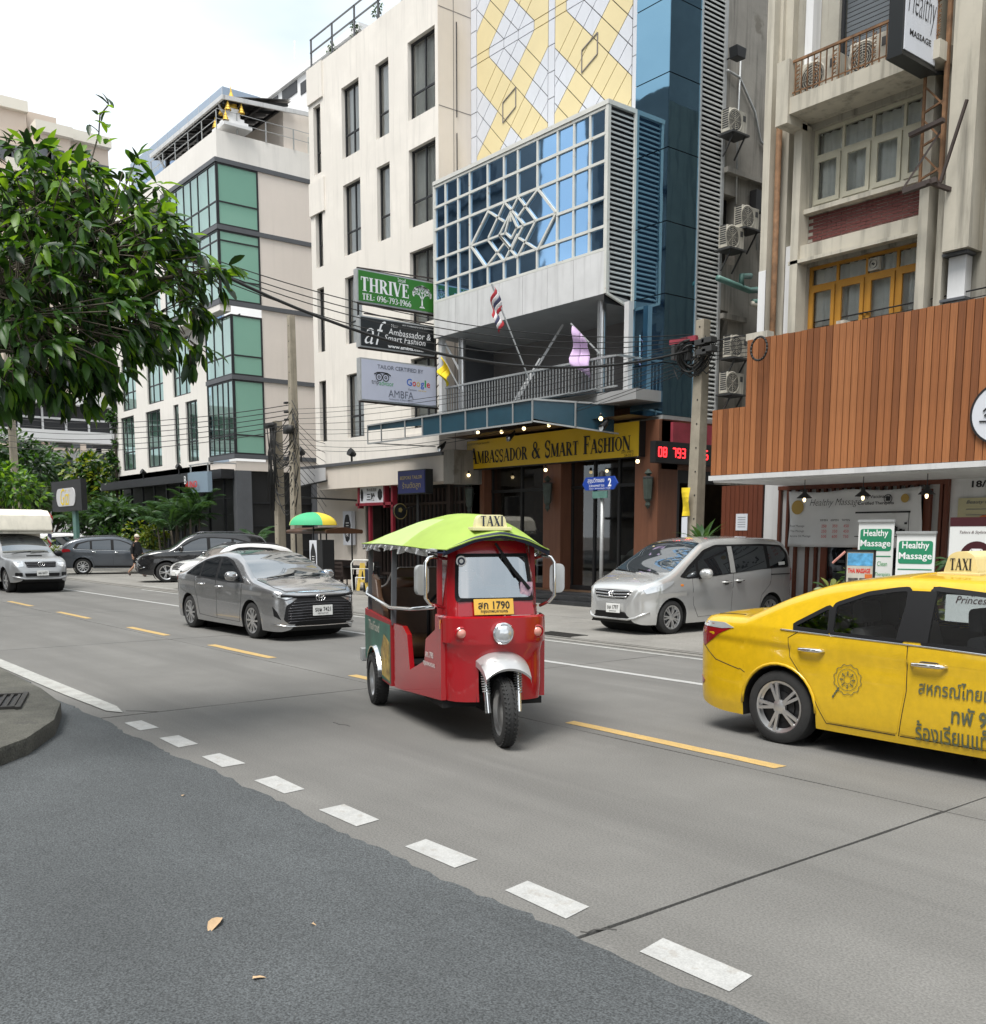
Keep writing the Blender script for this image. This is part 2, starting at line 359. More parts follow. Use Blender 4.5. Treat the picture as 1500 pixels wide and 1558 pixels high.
mat('panel_joint', (.2,.185,.18), .8)
mat('slat', (.52,.53,.52), .5, var=.1, vs=3)
mat('alley', (.28,.262,.232), .9, var=.25, vs=.7, streak=1.0, sdark=.42, bump=.5, bs=14, spots=(1.1,.62,(.17,.155,.13)))
mat('shop_concrete', (.37,.35,.3), .88, var=.16, vs=1.1, streak=1.0, sdark=.38, bump=.3, bs=25)
mat('shop_cream', (.48,.445,.37), .8, var=.1, vs=2, streak=.8, sdark=.45)
mat('shop_white', (.68,.68,.68), .75, var=.06, vs=1, streak=.6, sdark=.7)
mat('plank_a', (.275,.1,.034), .55, var=.22, vs=2, stretch=(9,9,.7), grain=.12, gs=9)
mat('plank_b', (.19,.066,.022), .55, var=.22, vs=2, stretch=(9,9,.7), grain=.12, gs=9)
mat('plank_c', (.325,.125,.045), .55, var=.22, vs=2, stretch=(9,9,.7), grain=.12, gs=9)
mat('plank_dark', (.13,.035,.016), .5, var=.2, vs=2, stretch=(9,9,.7))
mat('shop_brick', (.11,.03,.026), .8, var=.35, vs=6, grain=.2, gs=20)
mat('mortar', (.05,.03,.028), .9)
mat('pillar_brown', (.15,.06,.032), .5, var=.18, vs=2.2, stretch=(5,5,.6))
mat('black', (.012,.012,.013), .5)
mat('dark_step', (.028,.029,.031), .35, var=.3, vs=3)
mat('rust', (.2,.105,.05), .8, var=.5, vs=5, streak=.8, sdark=.4)
mat('mustard', (.46,.215,.025), .5, var=.1, vs=4)
mat('win_cream', (.55,.52,.41), .6, var=.1, vs=4)
mat('steel', (.6,.6,.6), .28, .9)
mat('galv', (.42,.43,.43), .5, .5, var=.12, vs=5)
mat('ac_white', (.5,.47,.4), .6, var=.2, vs=3, streak=.9, sdark=.45)
mat('grille_dark', (.04,.04,.04), .6)
mat('green_pipe', (.09,.19,.165), .5, var=.2, vs=6)
mat('teal_sheet', (.012,.05,.075), .25, var=.15, vs=2)
mat('post', (.31,.275,.215), .9, var=.2, vs=3, streak=.7, sdark=.55, bump=.4, bs=30)
mat('wire', (.012,.012,.012), .6)
mat('far_glass', (.26,.37,.47), .2, spec=.8)
mat('far_white', (.74,.74,.74), .8, var=.06, vs=.15)
mat('far_peach', (.66,.545,.45), .85, var=.06, vs=.1)
mat('far_cream', (.68,.63,.54), .85, var=.06, vs=.1)
mat('far_grey', (.52,.52,.53), .8, var=.06, vs=.2)
mat('far_roof', (.3,.24,.2), .8)
glass('pane', (.95,.97,.96), base=.07)
glass('pane_green', (.68,.9,.82), (.82,1,.95), base=.3)
mirror_glass('green_spandrel', (.21,.42,.33), (.7,.95,.85), .12, .08)
mirror_glass('blue_glass', (.006,.016,.034), (.45,.78,1), .42, .02, .12)
mirror_glass('box_glass', (.012,.03,.055), (.42,.68,1), .66, .03, .12)
mirror_glass('black_glass', (.006,.007,.008), (.8,.85,.9), .03, .02)
glass('store_glass', (.55,.58,.56), base=.07)

# ------------------------------------------------------------------ ground, road, pavement
g = MB(); g.face((-400,-300,-.09),(200,-300,-.09),(200,500,-.09),(-400,500,-.09)); struct('ground', g, 'far_ground', recalc=False)
g = MB(); g.face((-260,-40,-.035),(60,-40,-.035),(60,11.3,-.035),(-260,11.3,-.035)); road = struct('road', g, 'joint', recalc=False)
def slab_poly(x0, x1, y0, y1, wob=.006, seed=0):
    r = random.Random(seed); pts = []
    def seg(ax, ay, bx, by):
        n = max(1, int(math.hypot(bx-ax, by-ay)/.35))
        for i in range(n): pts.append((ax+(bx-ax)*i/n+r.uniform(-wob,wob), ay+(by-ay)*i/n+r.uniform(-wob,wob)))
    seg(x0,y0,x1,y0); seg(x1,y0,x1,y1); seg(x1,y1,x0,y1); seg(x0,y1,x0,y0); return pts
xs = [-3.06+6.75*k for k in range(-9, 4)]
k = 0
for xa, xb in zip(xs, xs[1:]):
    for ya, yb in ((2.6,6.17),(6.17,9.32),(9.32,11.26)):
        k += 1; near = xa > -24
        b = MB(); b.prism(slab_poly(xa+.011, xb-.011, ya+.008, yb-.008, .007 if near else .003, k), 'Z', -.03, 0)
        b.build('road_slab', 'concrete_road', road)
g = MB(); g.box(-260, xs[0]-.01, 2.6, 11.26, -.03, 0); g.build('road_slab', 'concrete_road', road)
# asphalt of the side street, its ragged edge laid over the concrete
r_ = random.Random(3); e = []
x = -12.6
while x < 30:
    e.append((x, 2.9+.015*sin(x*1.7)+.012*sin(x*5.1)+r_.uniform(-.022,.022)-max(0,(x+3.2))*.008)); x += r_.uniform(.05,.16)
b = MB(); b.prism([(-60,-38),(30,-38)]+e[::-1]+[(-12.7,3.02),(-60,3.02)], 'Z', -.03, .007); struct('side_street', b, 'asphalt')
# paint
mk = MB()
def quad_mark(name, x0, x1, y0, y1, m, z=.004, wob=.012, seed=0, skew=0):
    b = MB(); p = slab_poly(x0, x1, y0, y1, wob, seed); b.face(*[(q[0]+skew*(q[1]-y0), q[1], z) for q in p]); return b.build(name, m, road, recalc=False)
for i, x0 in enumerate((-9.42,-8.5,-7.58,-6.58,-5.6,-4.62,-3.72,-2.78)):
    quad_mark('white_dash', x0, x0+.47, 3.03, 3.21, 'paint_white', .004, .012, i, -.15)
for i, (xa, xb) in enumerate(((-6.82,-4.45),(-10.85,-8.9),(-15.3,-13.1),(-19.2,-17.2),(-24,-21.7),(-28.6,-26.3),(-33,-30.8),(-37.5,-35.2),(-42,-39.6),(-2.3,.2))):
    quad_mark('yellow_dash', xa, xb, 6.3, 6.44, 'paint_yellow', .004, .007, 20+i)
quad_mark('white_line', -60, 8, 9.16, 9.29, 'paint_white', .004, .004, 51)
quad_mark('edge_line', -32, 8, 11.02, 11.12, 'paint_worn', .004, .006, 52)
quad_mark('edge_line', -34, -22.2, 11.75, 11.86, 'paint_worn', .026, .006, 54)
b = MB(); b.prism([(-34,3.02),(-14.9,3.05),(-11.5,3.06),(-10.15,3.1),(-9.95,3.2),(-10.35,3.27),(-14.9,3.26),(-34,3.26)], 'Z', .0075, .0115); b.build('edge_line', 'paint_worn', road)
# gutter and forecourt on the far side
b = MB(); b.box(-120,40,11.27,11.42,-.03,.012); b.box(-120,40,11.5,11.56,-.03,.016); gut = struct('gutter', b, 'concrete_lot')
b = MB(); b.face((-120,11.27,-.02),(40,11.27,-.02),(40,11.6,-.02),(-120,11.6,-.02)); b.build('channel', 'joint', gut, recalc=False)
lot = MB(); lot.face((-120,11.56,-.02),(40,11.56,-.02),(40,60,-.02),(-120,60,-.02)); lot = struct('forecourt', lot, 'joint', recalc=False)
xx = [-64+3.1*i for i in range(25)]
for xa, xb in zip(xx, xx[1:]):
    for ya, yb in ((11.57,14.4),(14.4,17.4),(17.4,24)):
        k += 1; b = MB(); b.prism(slab_poly(xa+.005, xb-.005, ya+.005, yb-.005, .004, k), 'Z', -.018, .02+.002*(k%3)); b.build('paving_slab', 'concrete_lot', lot)
b = MB(); b.box(-120,-64,11.57,60,-.02,.02); b.build('paving_slab', 'concrete_lot', lot)
b = MB()
for i in range(9): b.box(-13.3+.1*i, -13.24+.1*i, 11.58, 11.98, .022, .034)
b.box(-13.36,-12.4,11.56,11.6,.022,.032); b.box(-13.36,-12.4,11.96,12.0,.022,.032)
tag(b.build('drain_grate', 'iron'), 'broken iron drain grate in the gutter in front of the silver minivan', 'drain grate')
# traffic island at the left edge
isl = [(-7.6,-12),(-7.66,.2),(-8.06,1.55),(-8.49,1.96),(-9.2,2.36),(-10.1,2.66),(-11.2,2.76),(-13,2.8),(-40,2.84),(-40,-12)]
b = MB(); b.prism(isl, 'Z', -.02, .15); struct('kerb_island', b, 'kerb', bevel=.03)
t = thing('drain_grate', 'square iron drain grate set in the kerb island below the tree', 'drain grate', (-10.5,1.98,.153), rad(-18)); t.scale = (.78,.78,1)
b = MB()
for s0 in (-.56,.5): b.box(-.62,.62,s0,s0+.06,0,.025); b.box(s0,s0+.06,-.5,.5,0,.025)
b.build('rim', 'iron', t, local=True)
bar = MB().box(-.5,.5,-.018,.018,.0,.02).mesh('bar', 'iron')
for i in range(12): inst(bar, 'bar', t, T3((0,-.46+i*.084,0)), local=True)
b = MB(); b.face((-.5,-.5,.001),(.5,-.5,.001),(.5,.5,.001),(-.5,.5,.001)); b.build('pit', 'black', t, local=True, recalc=False)
# cracks in the concrete and 
mat('crack', (.05,.048,.045), .9)
cr_ = random.Random(12)
for P in (((-3.1,2.97),(-3.0,3.15)),((-9.8,3.5),(-10.1,3.2)),((-1.2,5.2),(-1.05,5.25)),((-2.2,5.0),(-2.05,5.02)),((-8.2,4.6),(-7.9,4.62)),((-16.4,7.2),(-15.6,7.5),(-15.0,7.45))):
    b = MB(); b.tube([(x+cr_.uniform(-.02,.02),y+cr_.uniform(-.02,.02),.0) for (x0,y0),(x1,y1) in zip(P,P[1:]) for i in range(5) for x,y in [(x0+(x1-x0)*i/5,y0+(y1-y0)*i/5)]], .005, 4); b.build('crack', 'crack', road)
# ------------------------------------------------------------------ building helpers
def fr(y): return lambda u, z, d=0: (u, y+d, z)         # plane facing the street, d = depth behind it
def sd_(x): return lambda u, z, d=0: (x-d, u, z)        # plane facing +X
def wall(mp, u0, u1, z0, z1, holes=(), rev=.15, b=None):
    b = b or MB(); us = sorted({u0,u1,*[h[0] for h in holes],*[h[1] for h in holes]}); zs = sorted({z0,z1,*[h[2] for h in holes],*[h[3] for h in holes]})
    us = [u for u in us if u0 <= u <= u1]; zs = [z for z in zs if z0 <= z <= z1]
    for a, c in zip(us, us[1:]):
        for e, f in zip(zs, zs[1:]):
            mu, mz = (a+c)/2, (e+f)/2
            if any(h[0] < mu < h[1] and h[2] < mz < h[3] for h in holes): continue
            b.face(mp(a,e), mp(c,e), mp(c,f), mp(a,f))
    for a, c, e, f in holes:
        for p, q in (((a,e),(c,e)),((c,e),(c,f)),((c,f),(a,f)),((a,f),(a,e))): b.face(mp(*p), mp(*q), mp(*q,rev), mp(*p,rev))
    return b
def bx(mp, b, u0, u1, z0, z1, d0, d1):
    P = [mp(u,z,d) for d in (d0,d1) for z in (z0,z1) for u in (u0,u1)]
    i = [b.p(q) for q in P]
    for f in ((0,1,3,2),(4,6,7,5),(0,4,5,1),(2,3,7,6),(0,2,6,4),(1,5,7,3)): b.f.append([i[k] for k in f])
    return b
def window(parent, mp, u0, u1, z0, z1, d=.1, us=(.5,), zs=(.35,), fm='frame_dark', pm='pane', t=.05, cur='curtain', room=True, gap=(0,1), nofix=None, label=None):
    """frame with mullions; every pane a sheet of its own; curtain and dark room behind"""
    b = MB(); W, H = u1-u0, z1-z0
    for a, c in ((u0,u0+t),(u1-t,u1)): bx(mp, b, a, c, z0, z1, d-.03, d+.03)
    for a, c in ((z0,z0+t),(z1-t,z1)): bx(mp, b, u0+t, u1-t, a, c, d-.03, d+.03)
    ue = [u0+t]+[u0+W*f for f in us]+[u1-t]; ze = [z0+t]+[z0+H*f for f in zs]+[z1-t]
    for u in ue[1:-1]: bx(mp, b, u-t*.42, u+t*.42, z0+t, z1-t, d-.026, d+.026)
    for z in ze[1:-1]: bx(mp, b, u0+t, u1-t, z-t*.42, z+t*.42, d-.023, d+.023)
    w = b.build('window', fm, parent, recalc=True, label=label)
    for a, c in zip(ue, ue[1:]):
        for e, f in zip(ze, ze[1:]):
            MB().face(mp(a,e,d), mp(c,e,d), mp(c,f,d), mp(a,f,d)).build('pane', pm, w, recalc=False)
    if cur:
        b = MB(); n = max(8, int(W*26)); ph = R.random()*6
        def cu(s, v):
            u = u0+W*(gap[0]+(gap[1]-gap[0])*s); return mp(u, z0+.03+(H-.06)*v, d+.14+.035*sin(u*38+ph)+.02*sin(u*17+ph*2))
        b.grid(cu, n, 1); b.build('curtain', cur, w, recalc=False, smooth=True)
    if room:
        b = MB(); b.face(mp(u0-.2,z0-.2,d+.5), mp(u1+.2,z0-.2,d+.5), mp(u1+.2,z1+.2,d+.5), mp(u0-.2,z1+.2,d+.5))
        b.build('room', 'room', w, recalc=False)
    return w
def bulb_mat(n, c, e): mat(n, c, .4, emit=e)
bulb_mat('warm_bulb', (1,.78,.42), 2.2)

# ------------------------------------------------------------------ 1. cream hotel with black windows
H1 = thing('hotel_building', 'plain cream five storey block with tall black framed windows behind the three hanging sign boxes', 'building', (-29,20,0))
cols = [(-32.62,-32.12),(-30.68,-29.57),(-28.55,-27.79),(-26.72,-25.3)]
rows = [(14.22,16.45),(11.1,13.38),(8.2,10.4),(5.07,7.2)]
hol = []
for ci, (a, c) in enumerate(cols):
    for ri, (e, f) in enumerate(rows):
        if ci == 2 and ri > 1: continue
        hol.append((a, c, e, f))
mp = fr(18)
b = wall(mp, -32.95, -25.15, 3.95, 17.75, hol, .34)
b.face((-32.95,18,3.95),(-32.95,40,3.95),(-32.95,40,17.75),(-32.95,18,17.75)); b.face((-32.95,18,17.75),(-25.15,18,17.75),(-25.15,40,17.75),(-32.95,40,17.75))
b.build('front_wall', 'cream', H1, recalc=False)
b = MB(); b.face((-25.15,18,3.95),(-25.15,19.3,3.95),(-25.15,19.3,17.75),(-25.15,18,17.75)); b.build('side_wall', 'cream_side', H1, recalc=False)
b = MB()
for z in (6.2,8.9,11.4,14.2,16.9): b.box(-25.149,-25.146,18.02,19.2,z,z+.025)
b.box(-25.149,-25.144,18.55,18.57,4,17.7); b.build('wall_joint', 'panel_joint', H1)
b = MB(); b.box(-27.2,-25.15,17.95,17.999,3.95,4.9); b.box(-32.95,-31.9,17.94,17.999,12.9,14.0); b.box(-32.95,-31.9,17.94,17.999,16.6,17.75); b.build('wall_band', 'cream', H1)
for (a, c, e, f) in hol:
    wd = c-a; us = (.52,) if wd > .9 else (() if wd < .6 else (.93,))
    window(H1, mp, a, c, e, f, .16, us, (.34,), t=.06, gap=(.04, .97) if R.random() < .6 else (.02,.72))
# roof rail
b = MB(); xs_ = [-32.8+1.45*i for i in range(6)]
for x in xs_: b.box(x-.025,x+.025,18.05,18.1,17.75,18.75)
for z in (18.3,18.72): b.box(-32.85,-25.2,18.05,18.09,z,z+.04)
b.build('roof_rail', 'frame_grey', H1)
# ground floor
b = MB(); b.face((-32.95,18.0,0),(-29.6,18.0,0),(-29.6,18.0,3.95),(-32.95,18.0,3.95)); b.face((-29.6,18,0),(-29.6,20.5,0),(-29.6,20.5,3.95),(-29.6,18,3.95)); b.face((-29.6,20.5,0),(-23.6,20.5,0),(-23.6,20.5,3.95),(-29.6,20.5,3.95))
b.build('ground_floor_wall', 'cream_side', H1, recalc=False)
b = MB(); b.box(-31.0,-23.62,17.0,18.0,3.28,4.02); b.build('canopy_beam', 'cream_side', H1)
b = MB(); b.box(-32.95,-23.62,16.94,18.0,4.02,4.12); b.build('canopy_edge', 'frame_grey', H1)
b = MB(); b.box(-23.6,-23.1,17.0,18.4,3.2,4.15); b.box(-23.6,-23.2,18.0,18.6,0,3.3); b.build('pier', 'alley', H1)

# ------------------------------------------------------------------ 2. tailor's building: lattice wall, blue tower, glass box
H2 = thing('tailor_building', 'tailor building with white and yellow lattice wall, blue glass tower and projecting glazed box', 'building', (-20,20,0))
b = MB(); b.box(-25.15,-16.9,19.24,30,5,30); b.build('core', 'panel_joint', H2)
def split(poly, n, c):
    """cut a convex outline by n.p = c"""
    A, B = [], []
    for i in range(len(poly)):
        p, q = poly[i], poly[(i+1)%len(poly)]; dp, dq = n[0]*p[0]+n[1]*p[1]-c, n[0]*q[0]+n[1]*q[1]-c
        if dp <= 1e-9: A.append(p)
        if dp >= -1e-9: B.append(p)
        if dp*dq < -1e-12:
            s = dp/(dp-dq); x = (p[0]+(q[0]-p[0])*s, p[1]+(q[1]-p[1])*s); A.append(x); B.append(x)
    return [x for x in (A, B) if len(x) > 2 and abs(sum(x[i][0]*x[(i+1)%len(x)][1]-x[(i+1)%len(x)][0]*x[i][1] for i in range(len(x)))) > .008]
def inset(poly, d):
    n = len(poly); a = sum(poly[i][0]*poly[(i+1)%n][1]-poly[(i+1)%n][0]*poly[i][1] for i in range(n)); sg = 1 if a > 0 else -1; out = []
    for i in range(n):
        p, q, r = V(poly[i-1]), V(poly[i]), V(poly[(i+1)%n]); e1 = (q-p).normalized(); e2 = (r-q).normalized()
        n1, n2 = V((-e1.y,e1.x))*sg, V((-e2.y,e2.x))*sg; m = (n1+n2); m = m/max(.35, m.dot(n1)); out.append(q+m*d)
    return out
def lattice_panel(poly, m):
    p = inset(poly, .013)
    MB().prism([(q[0],q[1]) for q in p], 'Y', 19.2, 19.23).build('facade_panel', m, H2)
KS = [-5.2,-4.4,-3.6,-2.89,-2.21,-1.0,-.32,.32]
for xc, xl, xr in ((-23.27,-24.86,-21.68),(-19.97,-21.41,-18.53)):
    for sgn in (-1, 1):
        z0 = 15.54 if sgn < 0 else 15.78; z1 = 10.8 if sgn < 0 else 19.4
        cells = [[(xl,z0),(xr,z0),(xr,z1),(xl,z1)]]
        for kk in KS:
            for n in ((1,-sgn),(-1,-sgn)):
                c = kk+n[0]*xc+n[1]*z0; cells = [y for x in cells for y in split(x, n, c)]
        for ce in cells:
            mx = sum(q[0] for q in ce)/len(ce)-xc; mz = (sum(q[1] for q in ce)/len(ce)-z0)*-sgn
            ka, kb = mx+mz, -mx+mz
            ye = any(-2.21 < q < -1.0 or -5.2 < q < -4.4 for q in (ka, kb))
            lattice_panel(ce, 'panel_yellow' if ye else 'panel_white')
    for a, c, yel in ((xl,xc-1,1),(xc-1,xc-.32,0),(xc-.32,xc+.32,0),(xc+.32,xc+1,0),(xc+1,xr,1)):
        lattice_panel([(a,15.54),(c,15.54),(c,15.78),(a,15.78)], 'panel_yellow' if yel else 'panel_white')
for a, c in ((-25.15,-24.86),(-21.68,-21.41),(-18.53,-18.2)):
    zz = [10.8,12.2,13.55,14.22,14.9,15.54,15.78,16.48,17.1,18.2,19.4]
    for e, f in zip(zz, zz[1:]): lattice_panel([(a,e),(c,e),(c,f),(a,f)], 'panel_white')
b = MB()
for cx_, cz in ((-23.33,13.95),(-20.05,14.2)):      # raised wire lozenges
    P = [(cx_-.3,cz+.2),(cx_+.06,cz+.42),(cx_+.3,cz+.42-.02),(cx_+.3,cz-.2),(cx_-.02,cz-.42),(cx_-.3,cz-.42)]
    P = [(cx_-.29,cz+.13),(cx_+.29,cz+.36),(cx_+.29,cz-.16),(cx_-.29,cz-.42)]
    for p, q in zip(P, P[1:]+P[:1]): b.bar((p[0],19.19,p[1]), (q[0],19.19,q[1]), .03, .02)
b.build('lozenge_trim', 'panel_joint', H2)
# blue tower: front x -17.25..-16.2 at y 18, side x = -16.2
b = MB(); b.box(-17.25,-16.22,18.03,19.1,4.55,30); b.build('tower_core', 'black', H2)
zs = [4.55,5.75,7.3,8.9,10.5,12.1,13.7,14.65,16.3,18,20,22,24]
for e, f in zip(zs, zs[1:]):
    MB().box(-17.24,-16.21,18.0,18.02,e+.012,f-.012).build('blue_pane', 'blue_glass', H2)
    MB().box(-16.215,-16.2,18.0,19.07,e+.012,f-.012).build('blue_pane', 'blue_glass', H2)
b = MB(); b.box(-17.25,-16.19,18.0,19.95,4.46,4.55); b.box(-16.22,-16.16,19.88,19.96,4.5,30); b.box(-16.21,-16.17,19.06,19.1,4.5,30); b.build('tower_trim', 'galv', H2)
b = MB(); b.face((-16.27,19.08,4.5),(-16.27,19.9,4.5),(-16.27,19.9,24),(-16.27,19.08,24)); b.build('louver_back', 'black', H2, recalc=False)
ls = MB(); ls.face((-.05,0,.035),(-.05,.8,.035),(0,.8,-.02),(0,0,-.02)); ls.face((0,0,-.02),(0,.8,-.02),(-.004,.8,-.05),(-.004,0,-.05)); ls = ls.mesh('louver_slat', 'slat', recalc=False)
for i in range(128): inst(ls, 'louver_slat', H2, T3((-16.2,19.09,4.6+i*.105)))
# raw concrete side wall to the alley
b = wall(sd_(-16.2), 19.95, 36, 3.0, 30, [(20.0,20.5,8.3,9.9),(21.8,22.4,10.0,11.6),(19.98,20.3,6.0,7.2)], .3); b.build('alley_wall', 'alley', H2, recalc=False)
b = MB(); b.box(-16.6,-16.5,19.9,23,5,13); b.build('alley_void', 'black', H2)
b = MB(); b.box(-16.2,-16.05,19.96,21.6,10.35,10.47); b.box(-16.2,-16.06,19.96,20.9,6.98,7.1); b.box(-16.2,-15.75,19.96,30,4.55,4.7); b.build('alley_ledge', 'alley', H2)
# glass box
BX0, BX1, BY, ZT, ZM, ZB = -24.1, -17.2, 17.1, 11.6, 8.33, 7.35
b = MB(); b.box(BX0,BX1-.06,BY+.08,19.2,ZM-.9,ZT-.06); b.build('box_core', 'room', H2)
colx = [-24.07,-23.565,-22.98,-22.45,-21.67,-20.99,-20.43,-19.67,-18.93,-18.35,-17.8,-17.28]
rowz = [11.46,10.9,10.3,9.5,8.86,8.35]
for i, (a, c) in enumerate(zip(colx, colx[1:])):
    for j, (f, e) in enumerate(zip(rowz, rowz[1:])):
        if 3 <= i <= 7 and 2 <= j <= 3: continue
        MB().face((a,BY+.02,e),(c,BY+.02,e),(c,BY+.02,f),(a,BY+.02,f)).build('box_pane', 'box_glass', H2, recalc=False)
MB().face((-22.45,BY+.02,8.86),(-18.93,BY+.02,8.86),(-18.93,BY+.02,10.3),(-22.45,BY+.02,10.3)).build('box_pane', 'box_glass', H2, recalc=False)
b = MB()
for i, x in enumerate(colx):
    for e, f in (((10.3,11.46),(8.35,8.86)) if 4 <= i <= 7 else ((8.35,11.46),)): b.box(x-.03,x+.03,BY-.02,BY+.03,e,f)
for j, z in enumerate(rowz):
    segs = ((colx[0],colx[3]),(colx[8],colx[-1])) if j == 3 else ((colx[0],colx[-1]),)
    for a, c in segs: b.box(a-.02,c+.02,BY-.026,BY+.025,z-.032,z+.032)
b.build('box_grid', 'white_metal', H2)
b = MB(); Q = lambda x, y: PY(640+x/4.167, 120+y/4.167, BY-.01)
n_ = dict(L=(320,1060),T1=(430,840),B1=(415,1195),B2=(530,1160),T2=(535,785),T3=(620,750),B3=(612,1135),T4=(745,700),B4=(742,1085),Rr=(860,850))
for p, q in (('L','T1'),('L','B1'),('T4','Rr'),('Rr','B4')): b.bar(Q(*n_[p]), Q(*n_[q]), .05, .06)
for p, q in (('T1',(530,905)),('T2',(430,1008)),('T2',(652,920)),('T3',(500,988)),('T3',(730,895)),('T4',(620,872)),('B4',(622,1008)),('B3',(728,905)),((576,1080),(652,930)),('B3',(500,993)),('B2',(428,1022)),('B2',(615,985)),('B1',(532,1042)),((572,850),(612,940)),((612,940),(576,1012)),((576,1012),(537,975)),((537,975),(572,850)),((500,990),(576,1080)),('L',(540,978)),((605,948),'Rr'),((572,850),(572,905))):
    b.bar(Q(*(n_[p] if isinstance(p,str) else p)), Q(*(n_[q] if isinstance(q,str) else q)), .045, .05)
b.build('lozenge_lattice', 'white_metal', H2)
px_ = [-24.1,-23.1,-22.1,-21.15,-20.2,-19.25,-18.3,-17.2]
for a, c in zip(px_, px_[1:]): MB().box(a+.006,c-.006,BY-.03,BY+.1,ZB,ZM-.02).build('fascia_panel', 'white_fascia', H2)
b = MB(); b.box(BX0-.03,BX1+.03,BY-.05,19.2,ZT-.1,ZT); b.box(BX0-.03,BX0+.02,BY-.04,BY+.1,ZB,ZT-.1); b.box(-17.26,BX1+.02,BY-.04,BY+.05,ZB,ZT-.1); b.box(BX1-.03,BX1+.03,17.93,18.0,ZB-.25,ZT-.1); b.bar((BX1,BY,ZB),(BX1,17.97,ZB-.25),.06,.06); b.build('box_edge', 'white_metal', H2)
ls = MB(); ls.face((-.06,0,.03),(-.06,.82,.03),(0,.82,-.02),(0,0,-.02)); ls.face((0,0,-.02),(0,.82,-.02),(-.004,.82,-.05),(-.004,0,-.05)); ls = ls.mesh('box_slat', 'slat', recalc=False)
for i in range(37): inst(ls, 'box_slat', H2, T3((BX1,17.12,7.44+i*.11)))
b = MB(); b.face((BX1-.08,17.1,ZB-.2),(BX1-.08,18,ZB-.2),(BX1-.08,18,ZT),(BX1-.08,17.1,ZT)); b.build('louver_back', 'black', H2, recalc=False)
mat('soffit', (.3,.3,.3), .7, var=.1); b = MB(); b.face((BX0,BY,ZB),(BX1,BY,ZB),(BX1,18.0,ZB-.22),(BX1,20.4,ZB-.22),(BX0,20.4,ZB-.22),(BX0,18.0,ZB-.05)); b.build('soffit', 'soffit', H2, recalc=False)
# balcony
b = MB(); b.box(-24.1,-16.25,17.15,20.6,4.85,5.1); b.build('balcony_floor', 'soffit', H2)
b = wall(fr(20.4), -24.1, -16.3, 5.1, 7.2, [(-22.8,-20.4,5.1,6.9),(-19.3,-17.4,5.1,6.7)], .3); b.face((-24.1,18,5.1),(-24.1,20.4,5.1),(-24.1,20.4,7.3),(-24.1,18,7.3)); b.build('balcony_wall', 'frame_grey', H2, recalc=False)
window(H2, fr(20.4), -22.8, -20.4, 5.1, 6.9, .1, (.33,.66), (), 'slat', 'pane', .07, None); window(H2, fr(20.4), -19.3, -17.4, 5.1, 6.7, .1, (.33,.66), (), 'slat', 'pane', .07, None)
b = MB()
b.box(-23.75,-16.9,17.16,17.22,5.9,5.95); b.box(-23.75,-16.9,17.17,17.21,5.2,5.24); b.box(-16.93,-16.88,17.2,18.0,5.9,5.95)
b.build('balcony_rail', 'galv', H2)
bl = MB().box(-.011,.011,-.011,.011,0,.7).mesh('baluster', 'galv')
for i in range(58): inst(bl, 'baluster', H2, T3((-23.7+i*.117,17.19,5.22)))
for x, y in ((-23.5,17.6),(-17.75,17.5)):
    MB().lathe([(.11,5.1),(.11,7.33)], (x,y,0), n=14).build('steel_column', 'steel', H2, smooth=True)
b = MB(); b.box(-17.1,-16.95,17.6,17.75,5.1,7.2); b.box(-24.1,-23.95,17.2,17.35,5.1,7.35); b.bar((-23.9,17.3,7.2),(-23.5,17.6,6.3),.06,.06); b.bar((-20.6,17.25,5.3),(-19.9,18.2,7.2),.06,.06); b.bar((-21,17.4,5.2),(-20.1,17.6,6.3),.05,.05); b.build('balcony_post', 'white_fascia', H2)
ch = thing('stacked_loungers', 'pale folded loungers leaning in a heap behind the balcony rail', 'chair heap', (-22,19,5.1))
b = MB()
for i in range(7): x = -22.9+i*.32; b.bar((x,19.3,5.1),(x+.5,19.7,6.2+.1*(i%3)),.05,.05); b.bar((x+.1,19.2,5.1),(x-.3,19.6,6.0),.05,.05)
b.build('frame', 'slat', ch)
# shopfront
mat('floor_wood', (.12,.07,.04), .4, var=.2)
b = MB(); b.box(-23.6,-16.25,18.25,18.35,4.4,4.86); b.box(-16.9,-16.2,18.0,24,3.3,4.46); b.build('shop_beam', 'pillar_brown', H2)
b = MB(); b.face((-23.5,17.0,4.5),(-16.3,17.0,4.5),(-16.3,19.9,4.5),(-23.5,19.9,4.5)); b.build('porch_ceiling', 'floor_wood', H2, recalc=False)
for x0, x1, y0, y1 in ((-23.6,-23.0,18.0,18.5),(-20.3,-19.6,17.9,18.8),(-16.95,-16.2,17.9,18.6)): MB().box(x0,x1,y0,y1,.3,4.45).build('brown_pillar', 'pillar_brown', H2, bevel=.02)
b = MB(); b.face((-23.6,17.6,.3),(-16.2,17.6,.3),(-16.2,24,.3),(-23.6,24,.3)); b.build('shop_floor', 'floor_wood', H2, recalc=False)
mat('shop_inner', (.1,.07,.045), .8, var=.4, vs=2); b = MB(); b.face((-23.6,23.5,.3),(-16.2,23.5,.3),(-16.2,23.5,4.4),(-23.6,23.5,4.4)); b.face((-23.6,18,.3),(-23.6,23.5,.3),(-23.6,23.5,4.4),(-23.6,18,4.4)); b.face((-23.6,18.4,3.9),(-16.2,18.4,3.9),(-16.2,23.5,3.9),(-23.6,23.5,3.9)); b.build('shop_inner_wall', 'shop_inner', H2, recalc=False)
